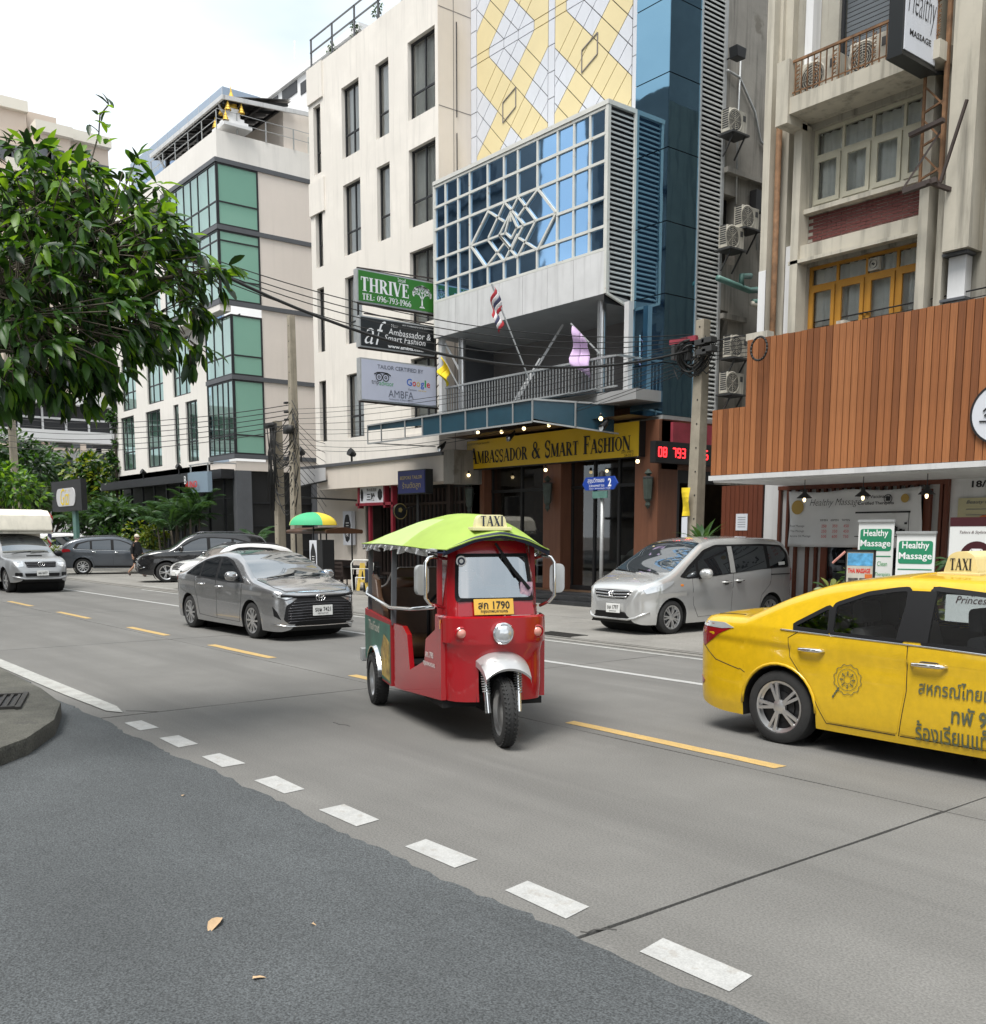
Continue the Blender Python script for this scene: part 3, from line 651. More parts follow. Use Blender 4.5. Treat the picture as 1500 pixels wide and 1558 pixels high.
for x0, x1, doors in ((-23.0,-20.3,(.5,)),(-19.6,-16.95,(.33,.66))):
    b = MB(); us = [x0]+[x0+(x1-x0)*f for f in doors]+[x1]
    for u in us: b.box(u-.035,u+.035,18.28,18.36,.3,3.7)
    b.box(x0,x1,18.27,18.37,2.95,3.03); b.box(x0,x1,18.27,18.37,.3,.42); f_ = b.build('shop_window', 'black', H2)
    for a, c in zip(us, us[1:]): MB().face((a,18.32,.42),(c,18.32,.42),(c,18.32,2.95),(a,18.32,2.95)).build('pane', 'store_glass', f_, recalc=False); MB().face((a,18.32,3.03),(c,18.32,3.03),(c,18.32,3.7),(a,18.32,3.7)).build('pane', 'store_glass', f_, recalc=False)
for i, (y0, z1) in enumerate(((16.7,.12),(16.95,.24),(17.2,.3))): MB().box(-23.6,-15.9,y0,18.2,0 if i == 0 else z1-.12,z1-.003*i).build('step', 'dark_step', H2, bevel=.01)
b = wall(sd_(-16.22), 18.6, 26, .3, 3.4, [(18.7,20.9,.3,3.0)], .3); b.build('side_front', 'black', H2, recalc=False)
mat('poster_pink', (.3,.04,.06), .6, var=.3); b = MB(); b.box(-16.2,-16.12,18.3,20.6,3.75,4.4); b.build('pink_fascia', 'poster_pink', H2)

# ------------------------------------------------------------------ 3. green-glass hotel
H3 = thing('corner_hotel', 'cream corner hotel with stacked green glass corner bays and a roof terrace', 'building', (-47,24,0))
mp = fr(18.5); ZS = [5.1,8.42,11.45,14.45,17.1]
hol = [(-55.1,-52.95,8.25,10.95),(-51.3,-49.1,8.25,10.85),(-47.85,-45.7,8.25,10.85),(-55.5,-53.45,5.15,7.95),(-51.7,-49.65,5.12,7.92),(-47.9,-47.25,5.12,7.9),(-46.4,-45.0,5.12,7.9),(-55.0,-52.9,11.6,14.2),(-51.2,-49.0,11.6,14.2),(-55.0,-52.9,14.7,16.9),(-51.2,-49.0,14.7,16.9)]
b = wall(mp, -56.3, -43.75, 4.55, 18.25, hol, .3); b.build('front_wall', 'cuno_wall', H3, recalc=False)
for h in hol: window(H3, mp, *h, .1, (.3,.68) if h[1]-h[0] > 1 else (), (.34,), pm='pane_green', t=.07)
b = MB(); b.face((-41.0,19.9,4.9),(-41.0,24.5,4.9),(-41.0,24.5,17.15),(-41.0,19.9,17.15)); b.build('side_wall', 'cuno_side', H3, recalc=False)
b = MB(); b.box(-56.3,-41.0,18.1,18.5,17.15,18.28); b.box(-41.3,-41.0,18.5,24.5,17.15,18.28); b.box(-47.3,-41.0,18.0,18.5,11.1,11.42); b.face((-56.3,18.5,17.5),(-41,18.5,17.5),(-41,24.5,17.5),(-56.3,24.5,17.5)); b.build('parapet', 'cuno_wall', H3)
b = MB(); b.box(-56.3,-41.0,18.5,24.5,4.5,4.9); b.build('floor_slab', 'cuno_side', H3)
b = MB()
for z in ZS: b.box(-41.06,-40.94,18.46 if z < 11 else 18.0,24.5,z-.09,z+.09)
for z in ZS[2:]: b.box(-47.15,-40.95,17.98,18.1,z-.09,z+.09)
for z in ZS[:2]: b.box(-43.75,-40.95,18.42,18.55,z-.09,z+.09)
b.build('slab_edge', 'frame_grey', H3)
def bay(x0, y0, z0, z1, us, tr):
    b = MB(); n = len(us)
    w_ = window(H3, fr(y0), x0, -41.0, z0+.09, z1-.09, .0, us, tr, pm='pane_green', t=.07, room=False)
    MB().face((x0,y0+.45,z0),(-41.06,y0+.45,z0),(-41.06,y0+.45,z1),(x0,y0+.45,z1)).build('room', 'room', w_, recalc=False)
    w2 = window(H3, sd_(-41.0), y0, 19.9, z0+.09, z1-.09, .0, (), tr, pm='green_spandrel', t=.07, cur=None, room=False)
    b.face((x0,y0,z0),(x0,18.5,z0),(x0,18.5,z1),(x0,y0,z1)); b.build('bay_cheek', 'frame_dark', H3, recalc=False)
bay(-47.1, 18.05, 14.45, 17.1, (.16,.28,.42,.55,.68,.86), (.38,)); bay(-47.1, 18.05, 11.45, 14.45, (.16,.28,.42,.55,.68,.86), (.3,.85)); bay(-43.75, 18.5, 8.42, 11.1, (.33,.66), (.33,)); bay(-43.75, 18.5, 5.1, 8.42, (.2,.4,.6,.8), (.26,))
# roof terrace
b = MB(); b.face((-41.05,18.5,19.6),(-49.4,18.5,19.6),(-49.4,21.6,20.25),(-41.05,21.6,20.25)); b.build('roof_underside', 'black', H3, recalc=False); b = MB(); b.face((-41.05,18.5,19.68),(-49.4,18.5,19.68),(-49.4,21.6,20.33),(-41.05,21.6,20.33)); b.box(-49.4,-41.0,18.42,18.52,19.55,19.72)
b.prism([(18.5,19.55),(24,19.95),(24,20.12),(18.5,19.72)], 'X', -41.08, -41.0); b.build('roof', 'white_fascia', H3)
b = MB()
for i in range(9): x = -49.2+i*1.0; b.bar((x,18.55,19.5),(x,21.5,20.12),.1,.12)
for y, z in ((19.2,19.62),(20.2,19.83),(21.2,20.04)): b.box(-49.3,-41.1,y,y+.1,z-.12,z)
for x in (-48.6,-44.8): b.box(x-.08,x+.08,18.9,19.06,17.5,19.6)
b.build('roof_rafters', 'black', H3)
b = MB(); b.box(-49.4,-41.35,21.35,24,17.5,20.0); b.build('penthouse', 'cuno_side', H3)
window(H3, sd_(-41.33), 22.5, 23.6, 18.3, 19.1, -.01, (.5,), (), 'white_metal', 'pane', .06, None, False)
b = MB()
for z in (18.7,19.08): b.box(-56.2,-40.95,18.15,18.17,z,z+.02); b.box(-40.97,-40.95,18.18,24.3,z-.0,z+.02)
for i in range(11): b.box(-56.1+i*1.5,-56.05+i*1.5,18.15,18.18,18.28,19.1)
for i in range(5): b.box(-40.98,-40.95,19+i*1.3,19.05+i*1.3,18.28,19.1)
b.build('terrace_rail', 'galv', H3)
b = MB(); b.tube([(-41.6,18.5,19.6),(-41.6,18.6,19.4),(-41.6,18.9,19.0),(-41.6,18.9,18.3)],.05); b.tube([(-48.7,18.5,19.6),(-48.7,18.6,19.4),(-48.7,18.9,19.0),(-48.7,18.9,18.3)],.05); b.build('downpipe', 'white_fascia', H3)
b = MB(); b.box(-55.3,-52.8,20,23,17.5,19.9); b.build('plant_room', 'far_grey', H3)
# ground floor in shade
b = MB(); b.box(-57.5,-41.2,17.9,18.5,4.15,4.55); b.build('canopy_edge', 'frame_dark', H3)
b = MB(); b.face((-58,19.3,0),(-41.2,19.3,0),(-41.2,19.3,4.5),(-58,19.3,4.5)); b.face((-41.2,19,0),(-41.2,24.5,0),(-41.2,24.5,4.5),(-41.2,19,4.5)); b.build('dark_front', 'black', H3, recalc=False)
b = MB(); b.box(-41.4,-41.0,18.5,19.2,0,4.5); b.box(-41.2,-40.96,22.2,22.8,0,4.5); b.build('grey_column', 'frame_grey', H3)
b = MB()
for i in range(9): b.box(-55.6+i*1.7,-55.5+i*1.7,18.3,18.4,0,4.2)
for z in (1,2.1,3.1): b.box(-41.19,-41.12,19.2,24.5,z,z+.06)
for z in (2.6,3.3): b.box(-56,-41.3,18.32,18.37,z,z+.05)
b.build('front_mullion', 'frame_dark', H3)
# ------------------------------------------------------------------ 4. shophouse with the massage parlour
H4 = thing('shophouse_building', 'weathered concrete shophouse with wooden plank canopy, mustard windows and a balcony full of air conditioners', 'building', (-6,18,0))
WY = 16.25; mp = fr(WY)
A0, A1 = -11.2, -8.9
hol = [(A0,A1,7.62,8.95),(A0,A1,5.3,6.6),(-10.75,-8.7,9.35,11.3),(-7.55,-5.3,5.3,6.6),(-7.55,-5.3,7.62,8.95)]
b = wall(mp, -11.6, -4, 2.9, 14, hol, .3); b.build('front_wall', 'shop_concrete', H4, recalc=False)
b = MB(); b.box(-12.0,-11.58,16.1,16.3,2.9,14); b.box(-11.95,-11.8,15.85,16.1,2.9,14); b.box(-11.8,-11.74,16.02,16.1,2.9,14); b.box(-11.36,-11.2,15.95,16.24,2.9,9); b.face((-12,16.3,2.9),(-12,30,2.9),(-12,30,14),(-12,16.3,14)); b.build('left_fin', 'shop_cream', H4, recalc=False)
b = MB(); b.box(-11.56,-11.37,16.1,16.24,2.9,7.0); b.box(-11.955,-11.8,15.84,15.86,2.9,6.6); b.build('painted_pier', 'shop_white', H4)
b = MB(); b.tube([(-11.7,15.97,2.9),(-11.7,15.97,9.1)], .055, 8); b.build('rusty_downpipe', 'rust', H4, smooth=True)
b = MB(); b.box(A1,A1+.16,15.9,16.24,2.9,14); b.box(-8.62,-8.5,15.98,16.24,2.9,14); b.box(-8.42,-8.0,15.8,16.24,6.2,14); b.box(-7.72,-7.58,15.9,16.24,2.9,14); b.build('right_fin', 'shop_cream', H4)
b = MB(); b.box(-8.42,-8.1,15.98,16.2,2.9,5.45); b.box(-8.4,-8.12,16.0,16.2,5.5,6.14); b.build('painted_pier', 'shop_white', H4)
b = MB(); b.box(-8.47,-8.06,15.9,16.2,6.15,6.19); b.box(-8.47,-8.06,15.9,16.2,5.45,5.49); b.build('ledge', 'frame_grey', H4)
# brick panel: every course and brick
b = MB(); b.box(A0,A1,WY+.03,WY+.3,6.95,7.48); b.build('brick_backing', 'mortar', H4)
br = MB().box(0,.185,-.02,.04,0,.046).mesh('brick', 'shop_brick')
for i in range(9):
    for j in range(12):
        x = A0+.01+j*.192+(.09 if i%2 else 0)
        if x+.185 < A1: inst(br, 'brick', H4, T3((x,WY+.012+R.uniform(-.004,.004),6.965+i*.056)))
b = MB(); b.box(A0-.12,A1+.04,16.08,WY+.1,7.48,7.56); b.box(A0-.12,A1+.05,16.02,WY+.1,6.66,6.93); b.box(-7.6,-5,16.02,WY+.1,6.66,6.95); b.box(-7.6,-5,16.08,WY+.1,7.48,7.56); b.box(A0-.2,A1+.06,15.95,16.1,6.62,6.68); b.build('sill', 'shop_cream', H4)
def casement(x0, x1, z0, z1, m, zt):
    w_ = window(H4, mp, x0, x1, z0, z1, .12, (.25,.5,.75), ((zt-z0)/(z1-z0),), m, 'pane', .055, 'curtain')
    b = MB(); W = (x1-x0)/4
    for i in range(4):
        a, c = x0+W*i+.035, x0+W*(i+1)-.035
        for u0, u1, e, f in ((a,a+.07,z0+.05,zt-.03),(c-.07,c,z0+.05,zt-.03),(a+.07,c-.07,z0+.05,z0+.13),(a+.07,c-.07,zt-.11,zt-.03)): bx(mp, b, u0, u1, e, f, .07, .11)
    b.build('sash', m, w_)
casement(A0, A1, 7.62, 8.95, 'win_cream', 8.5); casement(A0, A1, 5.3, 6.6, 'mustard', 6.25)
casement(-7.55, -5.3, 5.3, 6.6, 'mustard', 6.25); casement(-7.55, -5.3, 7.62, 8.95, 'win_cream', 8.5)
b = MB(); bx(mp, b, -10.0, -9.8, 6.3, 6.5, .05, .12); b.build('vent_fan', 'ac_white', H4); b = MB(); b.lathe([(.07,WY+.03),(.07,WY+.06)], (-9.9,0,6.4), 'Y', 14); b.lathe([(.02,WY+.02),(.02,WY+.06)], (-9.9,0,6.4), 'Y', 10); b.build('fan_blade', 'grille_dark', H4)
# balcony
b = MB(); b.box(-11.3,-8.5,15.55,WY,9.05,9.32); b.box(-11.45,-11.2,15.5,16.1,8.9,9.95); b.build('balcony_slab', 'shop_cream', H4)
b = MB(); b.box(-7.65,-4,15.4,WY,9.25,9.6); b.build('balcony_slab', 'shop_cream', H4)
b = MB(); b.box(-11.2,-8.55,15.6,15.64,9.9,9.94); b.box(-11.2,-8.55,15.61,15.63,9.4,9.42)
for i in range(22): x = -11.15+i*.122; b.box(x-.008,x+.008,15.61,15.63,9.33,9.9)
for i in range(8):
    x = -11.1+i*.36
    for k_ in range(6): b.bar((x-.035,15.62,9.45+k_*.07), (x+.035,15.62,9.49+k_*.07), .012, .012); b.bar((x+.035,15.62,9.45+k_*.07), (x-.035,15.62,9.49+k_*.07), .012, .012)
b.build('balcony_rail', 'rust', H4)
w_ = window(H4, mp, -10.75, -8.7, 9.35, 11.3, .1, (.5,), (), 'frame_dark', 'pane', .05, None)
b = MB()
for i in range(24): z = 9.45+i*.077; bx(mp, b, -10.7, -8.75, z, z+.062, .17, .18)
b.build('blind', 'panel_white', w_)
b = MB(); b.box(-11.25,-11.1,16.0,16.24,9.3,14); b.build('balcony_post', 'shop_white', H4)
# plank canopy
k = 0
PK = [MB().box(0,.111,-.02,.02,0,1).mesh('plank', m) for m in ('plank_a','plank_b','plank_c')]
b = MB(); b.box(-12.2,-11.5,15.025,15.08,2.85,4.03); b.box(-11.5,-1,15.025,15.08,2.85,5.18); b.box(-12.2,-12.15,15.05,17,2.85,4.03); b.build('canopy_backing', 'black', H4)
x = -12.24
while x < -2.2:
    zt = 4.05 if x < -11.55 else 5.2+R.uniform(-.006,.006)
    o = inst(R.choice(PK), 'plank', H4, T3((x,15+R.uniform(-.004,.004),2.86)) @ MX.Diagonal((1,1,zt-2.86,1))); x += .1235
b = MB(); b.box(-12.28,-1,14.96,15.06,2.765,2.852); b.build('canopy_edge', 'white_fascia', H4)
b = MB(); b.box(-12.25,-1,15.06,17.6,2.74,2.78); b.build('canopy_soffit', 'shop_white', H4)
b = MB(); b.box(-11.55,-11.1,15.0,15.2,5.2,5.32); b.box(-9.75,-9.6,15.02,15.2,5.2,5.26); b.build('junction_box', 'ac_white', H4)
# parlour front
b = MB(); b.box(-12.9,-1,17.52,17.7,0,2.8); b.build('parlour_wall', 'shop_white', H4)
for i in range(9): MB().box(-13.95+i*.118,-13.842+i*.118,17.46,17.5,.2,2.8).build('wall_plank', 'plank_dark', H4)
b = MB(); b.box(-13.97,-12.88,17.5,17.6,0,2.8); b.build('wall_backing', 'black', H4)
b = MB(); b.box(-12.49,-8.92,17.42,17.52,2.66,2.74); b.box(-12.49,-8.92,17.42,17.52,.28,.36); b.box(-8.99,-8.92,17.42,17.52,.36,2.66); b.build('screen_rail', 'plank_dark', H4)
x = -12.48; i = 0
while x < -9.05:
    MB().box(x, x+.055, 17.43, 17.5, .36, 2.66).build('screen_slat', 'plank_dark', H4); i += 1; x += (.2 if i%3 else .28) if x < -11.7 or x > -9.6 else .17
b = MB()
for u0, u1, e, f in ((-11.4,-9.2,2.45,2.58),(-11.4,-9.2,.72,.85),(-11.4,-11.27,.85,2.45),(-9.33,-9.2,.85,2.45),(-10.7,-10.6,.85,2.45),(-10.0,-9.9,.85,2.45)): b.box(u0,u1,17.36,17.44,e,f)
w_ = b.build('parlour_window', 'plank_dark', H4); MB().face((-11.27,17.4,.85),(-9.33,17.4,.85),(-9.33,17.4,2.45),(-11.27,17.4,2.45)).build('pane', 'black_glass', w_, recalc=False)
b = MB(); b.box(-12.9,-1,17.2,17.6,0,.25); b.build('plinth', 'dark_step', H4)
# ------------------------------------------------------------------ far buildings
def far_block(name, label, x0, x1, y0, y1, z1, m, faces):
    t = thing(name, label, 'building', ((x0+x1)/2,(y0+y1)/2,0)); b = MB(); b.box(x0,x1,y0,y1,0,z1); b.build('wall', m, t); return t
mat('pale_band', (.13,.23,.4), .3); mat('pale_panel', (.27,.33,.41), .6, var=.05)
c = PY(338,131,45); zt = c.z; xl = PY(200,290,45).x
t = far_block('office_tower', 'pale grey office tower with blue window bands rising behind the roof terrace', xl, c.x, 45, 75, zt, 'pale_panel', 0)
b = MB()
for i in range(9):
    z = zt-3.2-i*3.6; b.box(xl+.3, c.x-2 if i else c.x-5, 44.93, 45, z-1.7, z); b.box(c.x, c.x+.06, 46, 74, z-1.3, z)
b.build('window_band', 'pale_band', t)
b = MB()
for i in range(30): b.box(c.x-.03-i*3, c.x-i*3, 44.96, 45, 10, zt)
b.build('panel_joint', 'far_grey', t)
p1, p2 = PY(385,158,33), PY(475,92,33)
t = far_block('white_block', 'white block with a row of dark openings behind the cream hotel roof', p1.x-6, p2.x+6, 33, 55, p2.z, 'far_white', 0)
for pxs in (((410,160),(423,140)),((430,152),(452,117)),((458,140),(470,113))):
    a, c = PY(*pxs[0],33), PY(*pxs[1],33); MB().box(a.x, c.x, 32.96, 33.5, min(a.z,c.z)-.2, max(a.z,c.z)-.2).build('window', 'frame_dark', t)
b = MB(); b.box(p1.x-6,p2.x+6,32.7,33,p2.z-3.9,p2.z-3.5); b.box(p1.x-6,p2.x+6,32.8,33,p2.z-.4,p2.z); b.tube([(PY(448,90,33)),(PY(448,62,33))],.06,5); b.build('ledge', 'far_white', t)
# peach apartment tower and white podium closing the street
t = thing('apartment_tower', 'tall peach apartment tower far away behind the overhanging tree', 'building', (-112,28,0))
X0 = -110
pts = [PX(p, q, X0) for p, q in ((-60,170),(40,180),(95,195),(165,205))]
b = MB(); b.box(X0-18,X0,5,PX(40,180,X0).y,0,PX(40,172,X0).z); b.box(X0-20,X0+1.5,PX(45,180,X0).y,PX(98,180,X0).y,0,PX(60,195,X0).z); b.box(X0-16,X0-1,PX(45,180,X0).y,PX(90,180,X0).y,0,PX(50,165,X0).z); b.box(X0-18,X0,PX(98,180,X0).y,PX(162,180,X0).y,0,PX(130,205,X0).z); b.build('wall', 'far_peach', t)
ztp = PX(130,205,X0).z
b = MB(); b.box(X0-18.5,X0+.6,4,PX(41,180,X0).y,ztp+.6,ztp+1.6); b.box(X0-20.5,X0+2.2,PX(44,180,X0).y,PX(100,180,X0).y,PX(60,195,X0).z-1,PX(60,195,X0).z); b.box(X0-18.5,X0+.8,PX(98,180,X0).y,PX(164,180,X0).y,ztp-1,ztp); b.build('cornice', 'far_cream', t)
wy = [PX(p, 300, X0).y for p in (8,28,62,82,112,140,156)]
for i in range(13):
    z = ztp-4.2-i*3.05
    b = MB()
    for j, y in enumerate(wy): xx_ = X0+(1.5 if j in (2,3) else 0); b.box(xx_-.3, xx_+.05, y-.8, y+.8, z, z+1.6)
    b.build('far_window', 'frame_grey', t)
    b = MB()
    for j, y in enumerate(wy):
        if j in (1,4,5): b.box(X0, X0+1.0, y-1.2, y+1.2, z-1.0, z-.75); b.box(X0+.9, X0+1, y-1.2, y+1.2, z-.75, z+.1)
    b.build('balcony', 'far_cream', t)
X1 = -82
t = thing('podium_building', 'long white low building with a window band closing the end of the street', 'building', (-88,20,0))
zz = [PX(60,q,X1).z for q in (598,608,655,672,705,735,770)]; ya, yb = -12, PX(172,650,X1).y+4
b = MB(); b.box(X1-14,X1,ya,yb,0,zz[3]-.6); b.box(X1-14,X1+1,ya,yb,zz[1]-.3,zz[0]); b.box(X1-.3,X1+1.2,ya,yb,zz[3],zz[2]); b.build('wall', 'far_white', t)
b = MB(); b.box(X1-.2,X1+.1,ya,yb,zz[2],zz[1]-.3); b.build('window_band', 'frame_dark', t)
b = MB()
for i in range(26): y = ya+1+i*1.7; b.box(X1+.1,X1+.25,y,y+.14,zz[2],zz[1]-.3)
b.box(X1+.1,X1+.2,ya,yb,zz[2]+.9,zz[2]+1.05); b.build('mullion', 'far_white', t)
for pa, pb_ in (((85,658),(110,680)),((140,660),(172,683)),((78,695),(112,722)),((150,690),(168,715))):
    a, c = PX(*pa, X1), PX(*pb_, X1); MB().box(X1-.2, X1+.06, a.y, c.y, c.z, a.z).build('window', 'frame_grey', t)
# buildings on the viewer's side, seen only in the blue glass; one is added
mat('near_side', (.16,.15,.14), .85, var=.2, vs=.3)
def near_block(label, x0, x1, y0, y1, h, n):
    t = thing('street_building', label, 'building', ((x0+x1)/2,(y0+y1)/2,0)); b = MB(); b.box(x0,x1,y0,y1,0,h); b.build('wall', 'near_side', t)
    b = MB()
    for k_ in range(1, int(h/3.2)):
        for i in range(n): x = x0+1+i*(x1-x0-2)/n; b.box(x, x+(x1-x0-2)/n*.65, y1, y1+.05, k_*3.2, k_*3.2+1.7)
        b.box(x0, x1, y1, y1+.5, k_*3.2-.5, k_*3.2-.35)
    b.build('window_row', 'frame_dark', t, kind='stuff')
near_block('long grey block across the street mirrored dark in the left of the glazed box', -72, -55, -14, -11, 40, 8)
near_block('grey block across the street mirrored low in the blue glass tower', -47.3, -19, -26, -11, 28, 12)
near_block('low grey block across the street mirrored in the car windows', -12, 16, -34, -20, 20, 10)  # added out of view so the taxi glass mirrors something dark
near_block('tall grey block behind the shophouse mirrored in the side of the blue tower', 22, 60, 40, 90, 55, 10)
# ------------------------------------------------------------------ vehicles
def paint(name, col, metal=0, rough=.3, coat=1, flake=.03, dirt=0): return mat(name, col, rough, metal, var=flake, vs=1.2, coat=coat, streak=0)
mat('tyre', (.022,.022,.022), .85, var=.3, vs=6, bump=.3, bs=60); mat('rim_silver', (.62,.62,.62), .3, .85); mat('rim_dark', (.02,.02,.022), .4, .3)
mat('trim_black', (.009,.009,.01), .5, spec=.25); mat('chrome', (.8,.8,.8), .12, 1); mat('lamp_red', (.25,.008,.012), .15, coat=1); mat('lamp_amber', (.7,.22,.03), .2, coat=1)
mat('lamp_clear', (.62,.64,.66), .12, .5, coat=1); mat('lamp_house', (.12,.12,.13), .2, .6); mat('plate_white', (.72,.72,.7), .5); mat('ink_black', (.012,.012,.014), .6); mat('under', (.008,.008,.008), .9)
mat('seat_dark', (.03,.03,.034), .8); mat('seat_grey', (.2,.19,.18), .8)
mirror_glass('car_glass', (.012,.014,.016), (.9,.95,1), .07, .015); glass('taxi_glass', (.78,.82,.83), base=.06)
mirror_glass('screen_glass', (.03,.035,.04), (.95,.98,1), .3, .02)
def pchip(P):
    P = sorted(P); xs = [p[0] for p in P]; ys = [p[1] for p in P]; n = len(P); h = [xs[i+1]-xs[i] for i in range(n-1)]; d = [(ys[i+1]-ys[i])/h[i] for i in range(n-1)]; m = [0]*n
    m[0], m[-1] = d[0], d[-1]
    for i in range(1, n-1):
        if d[i-1]*d[i] > 0: w1 = 2*h[i]+h[i-1]; w2 = h[i]+2*h[i-1]; m[i] = (w1+w2)/(w1/d[i-1]+w2/d[i])
    def f(x):
        if x <= xs[0]: return ys[0]
        if x >= xs[-1]: return ys[-1]
        i = 0
        while xs[i+1] < x: i += 1
        t = (x-xs[i])/h[i]; return (2*t**3-3*t*t+1)*ys[i]+(t**3-2*t*t+t)*h[i]*m[i]+(3*t*t-2*t**3)*ys[i+1]+(t**3-t*t)*h[i]*m[i+1]
    return f
def dens(P, s):
    out = []
    for a, c in zip(P, P[1:]+P[:1]):
        n = max(1, int(math.hypot(c[0]-a[0], c[1]-a[1])/s)); out += [(a[0]+(c[0]-a[0])*i/n, a[1]+(c[1]-a[1])*i/n) for i in range(n)]
    return out
def inpoly(P, x, y):
    c = False; j = len(P)-1
    for i in range(len(P)):
        if (P[i][1] > y) != (P[j][1] > y) and x < (P[j][0]-P[i][0])*(y-P[i][1])/(P[j][1]-P[i][1])+P[i][0]: c = not c
        j = i
    return c
def rnd(P, r, n=3):
    """outline with its corners rounded"""
    out = []; k = len(P)
    for i in range(k):
        p, q, s = V(P[i-1]), V(P[i]), V(P[(i+1)%k]); a, c = (p-q), (s-q); t = min(r, a.length*.45, c.length*.45); a = q+a.normalized()*t; c = q+c.normalized()*t
        for j in range(n+1): u = j/n; w_ = a*(1-u)**2+q*2*u*(1-u)+c*u*u; out.append((w_.x, w_.y))
    return out
class Car:
    def __init__(s, root, T, Zb, W, B, axles, r_w, arch, tumble=.3, edge=.09, crown=.03, rise=.0, side=(.06,.035), crease=None):
        s.root = root; s.T, s.Zb0, s.W, s.B = pchip(T), pchip(Zb), pchip(W), pchip(B); s.ax = axles; s.r = r_w; s.ar = arch; s.k = tumble; s.e = edge; s.c = crown; s.sd = side; s.cz = crease
        s.x0, s.x1 = T[0][0], T[-1][0]
    def zb(s, x):
        z = s.Zb0(x)
        for a in s.ax:
            if abs(x-a) < s.ar: z = max(z, s.r+math.sqrt(s.ar**2-(x-a)**2))
        return z
    def side0(s, x, z):
        W, B = s.W(x), s.B(x); zb = s.Zb0(x)
        if z <= B:
            t = max(0, min(1, (z-zb)/max(.05, B-zb)))
            if s.cz:
                q = s.cz[0]+s.cz[1]*x; u = max(0, min(1, (q-z)/.07)); v = max(0, min(1, (z-.3)/.25)); W -= .016*u*u*(3-2*u)*v
            return W*(1-s.sd[0]*(1-t)**3-s.sd[1]*t**3)
        d = z-B; return W*(1-s.sd[1])-s.k*d-.12*d*d
    def ze(s, x): return s.T(x)-s.c*min(1, s.W(x)/.8)
    def side(s, x, z):
        y = s.side0(x, z); ze = s.ze(x); r = min(s.e, max(.02, ze-s.zb(x))*.5)
        if z > ze-r: u = min(1, (z-ze+r)/r); y -= r*(1-math.sqrt(max(0, 1-u*u)))
        return max(.02, y)
    def top(s, x, y):
        ze = s.ze(x); r = min(s.e, max(.02, ze-s.zb(x))*.5); yi = s.side0(x, ze)-r; y = abs(y)
        if y <= yi: return ze+(s.T(x)-ze)*(1-(y/max(.05,yi))**2)
        u = min(1, (y-yi)/r); return ze-r+r*math.sqrt(1-u*u)
    def sec(s, x, nz=12):
        zb, ze = s.zb(x), s.ze(x); r = min(s.e, max(.02, ze-zb)*.5); P = []
        for i in range(nz+1): z = zb+(ze-r-zb)*i/nz; P.append((s.side(x,z), z))
        for i in range(1, 6): a = i/5*pi/2; z = ze-r+r*sin(a); P.append((max(.02, s.side0(x,z)-r*(1-cos(a))), z))
        yi = P[-1][0]
        for i in range(1, 8): y = yi*(1-i/7); P.append((y, ze+(s.T(x)-ze)*(1-(y/max(.05,yi))**2)))
        return P
    def stations(s):
        X = set(); n = int((s.x1-s.x0)/.07)
        for i in range(n+1): X.add(round(s.x0+(s.x1-s.x0)*i/n, 4))
        for e, sg in ((s.x0,1),(s.x1,-1)):
            for q in (.004,.01,.018,.028,.04,.055,.09,.12): X.add(round(e+sg*q, 4))
        for a in s.ax:
            for i in range(19): X.add(round(a-s.ar*1.0005*cos(pi*i/18), 4))
        X = sorted(X); o = [X[0]]
        for x in X[1:]:
            if x-o[-1] > .0025: o.append(x)
        o[-1] = s.x1; return o
    def shell(s, m, holes=(), name='body'):
        X = s.stations(); nz = 12
        if holes: nz = 44; X = sorted(X+[-1.4+.022*i for i in range(122)]); X = [x for i, x in enumerate(X) if i == 0 or x-X[i-1] > .002]; holes = [[(q.x,q.y) for q in inset(dens(h,.05),-.016)] for h in holes]
        b = MB(); ub = MB(); secs = [s.sec(x, nz) for x in X]; n = len(secs[0]); idx = []
        for x, P in zip(X, secs): idx.append([b.p((x,-y,z)) for y, z in P]+[b.p((x,y,z)) for y, z in P[-2::-1]])
        N = 2*n-1
        def hole(i, j):
            q = [b.v[k] for k in (idx[i][j],idx[i+1][j],idx[i+1][j+1],idx[i][j+1])]; c = sum(q, V((0,0,0)))/4
            return any(inpoly(h, c.x, c.z) for h in holes) and c.z > s.B(c.x)-.1 and abs(c.y) > .4
        for i in range(len(X)-1):
            for j in range(N-1):
                if holes and hole(i, j): continue
                b.f.append([idx[i][j],idx[i+1][j],idx[i+1][j+1],idx[i][j+1]])
        b.f.append(idx[0]); b.f.append(idx[-1][::-1])
        for i in range(len(X)-1):
            A, C = secs[i], secs[i+1]; ub.face((X[i],-A[0][0],A[0][1]),(X[i+1],-C[0][0],C[0][1]),(X[i+1],C[0][0],C[0][1]),(X[i],A[0][0],A[0][1]))
        s.body = b.build(name, m, s.root, local=True, smooth=38, recalc=False); ub.build('underbody', 'under', s.root, local=True, recalc=False)
        b = MB()
        for a in s.ax: w_ = s.side0(a, s.r)-.23; b.lathe([(s.ar*.99,-w_),(s.ar*.99,w_)], (a,0,s.r), 'Y', 20); b.box(a-s.ar,a+s.ar,-w_+.001,w_-.001,s.r-.05,s.r+s.ar*.9)
        b.build('wheel_well', 'under', s.root, local=True, recalc=False)
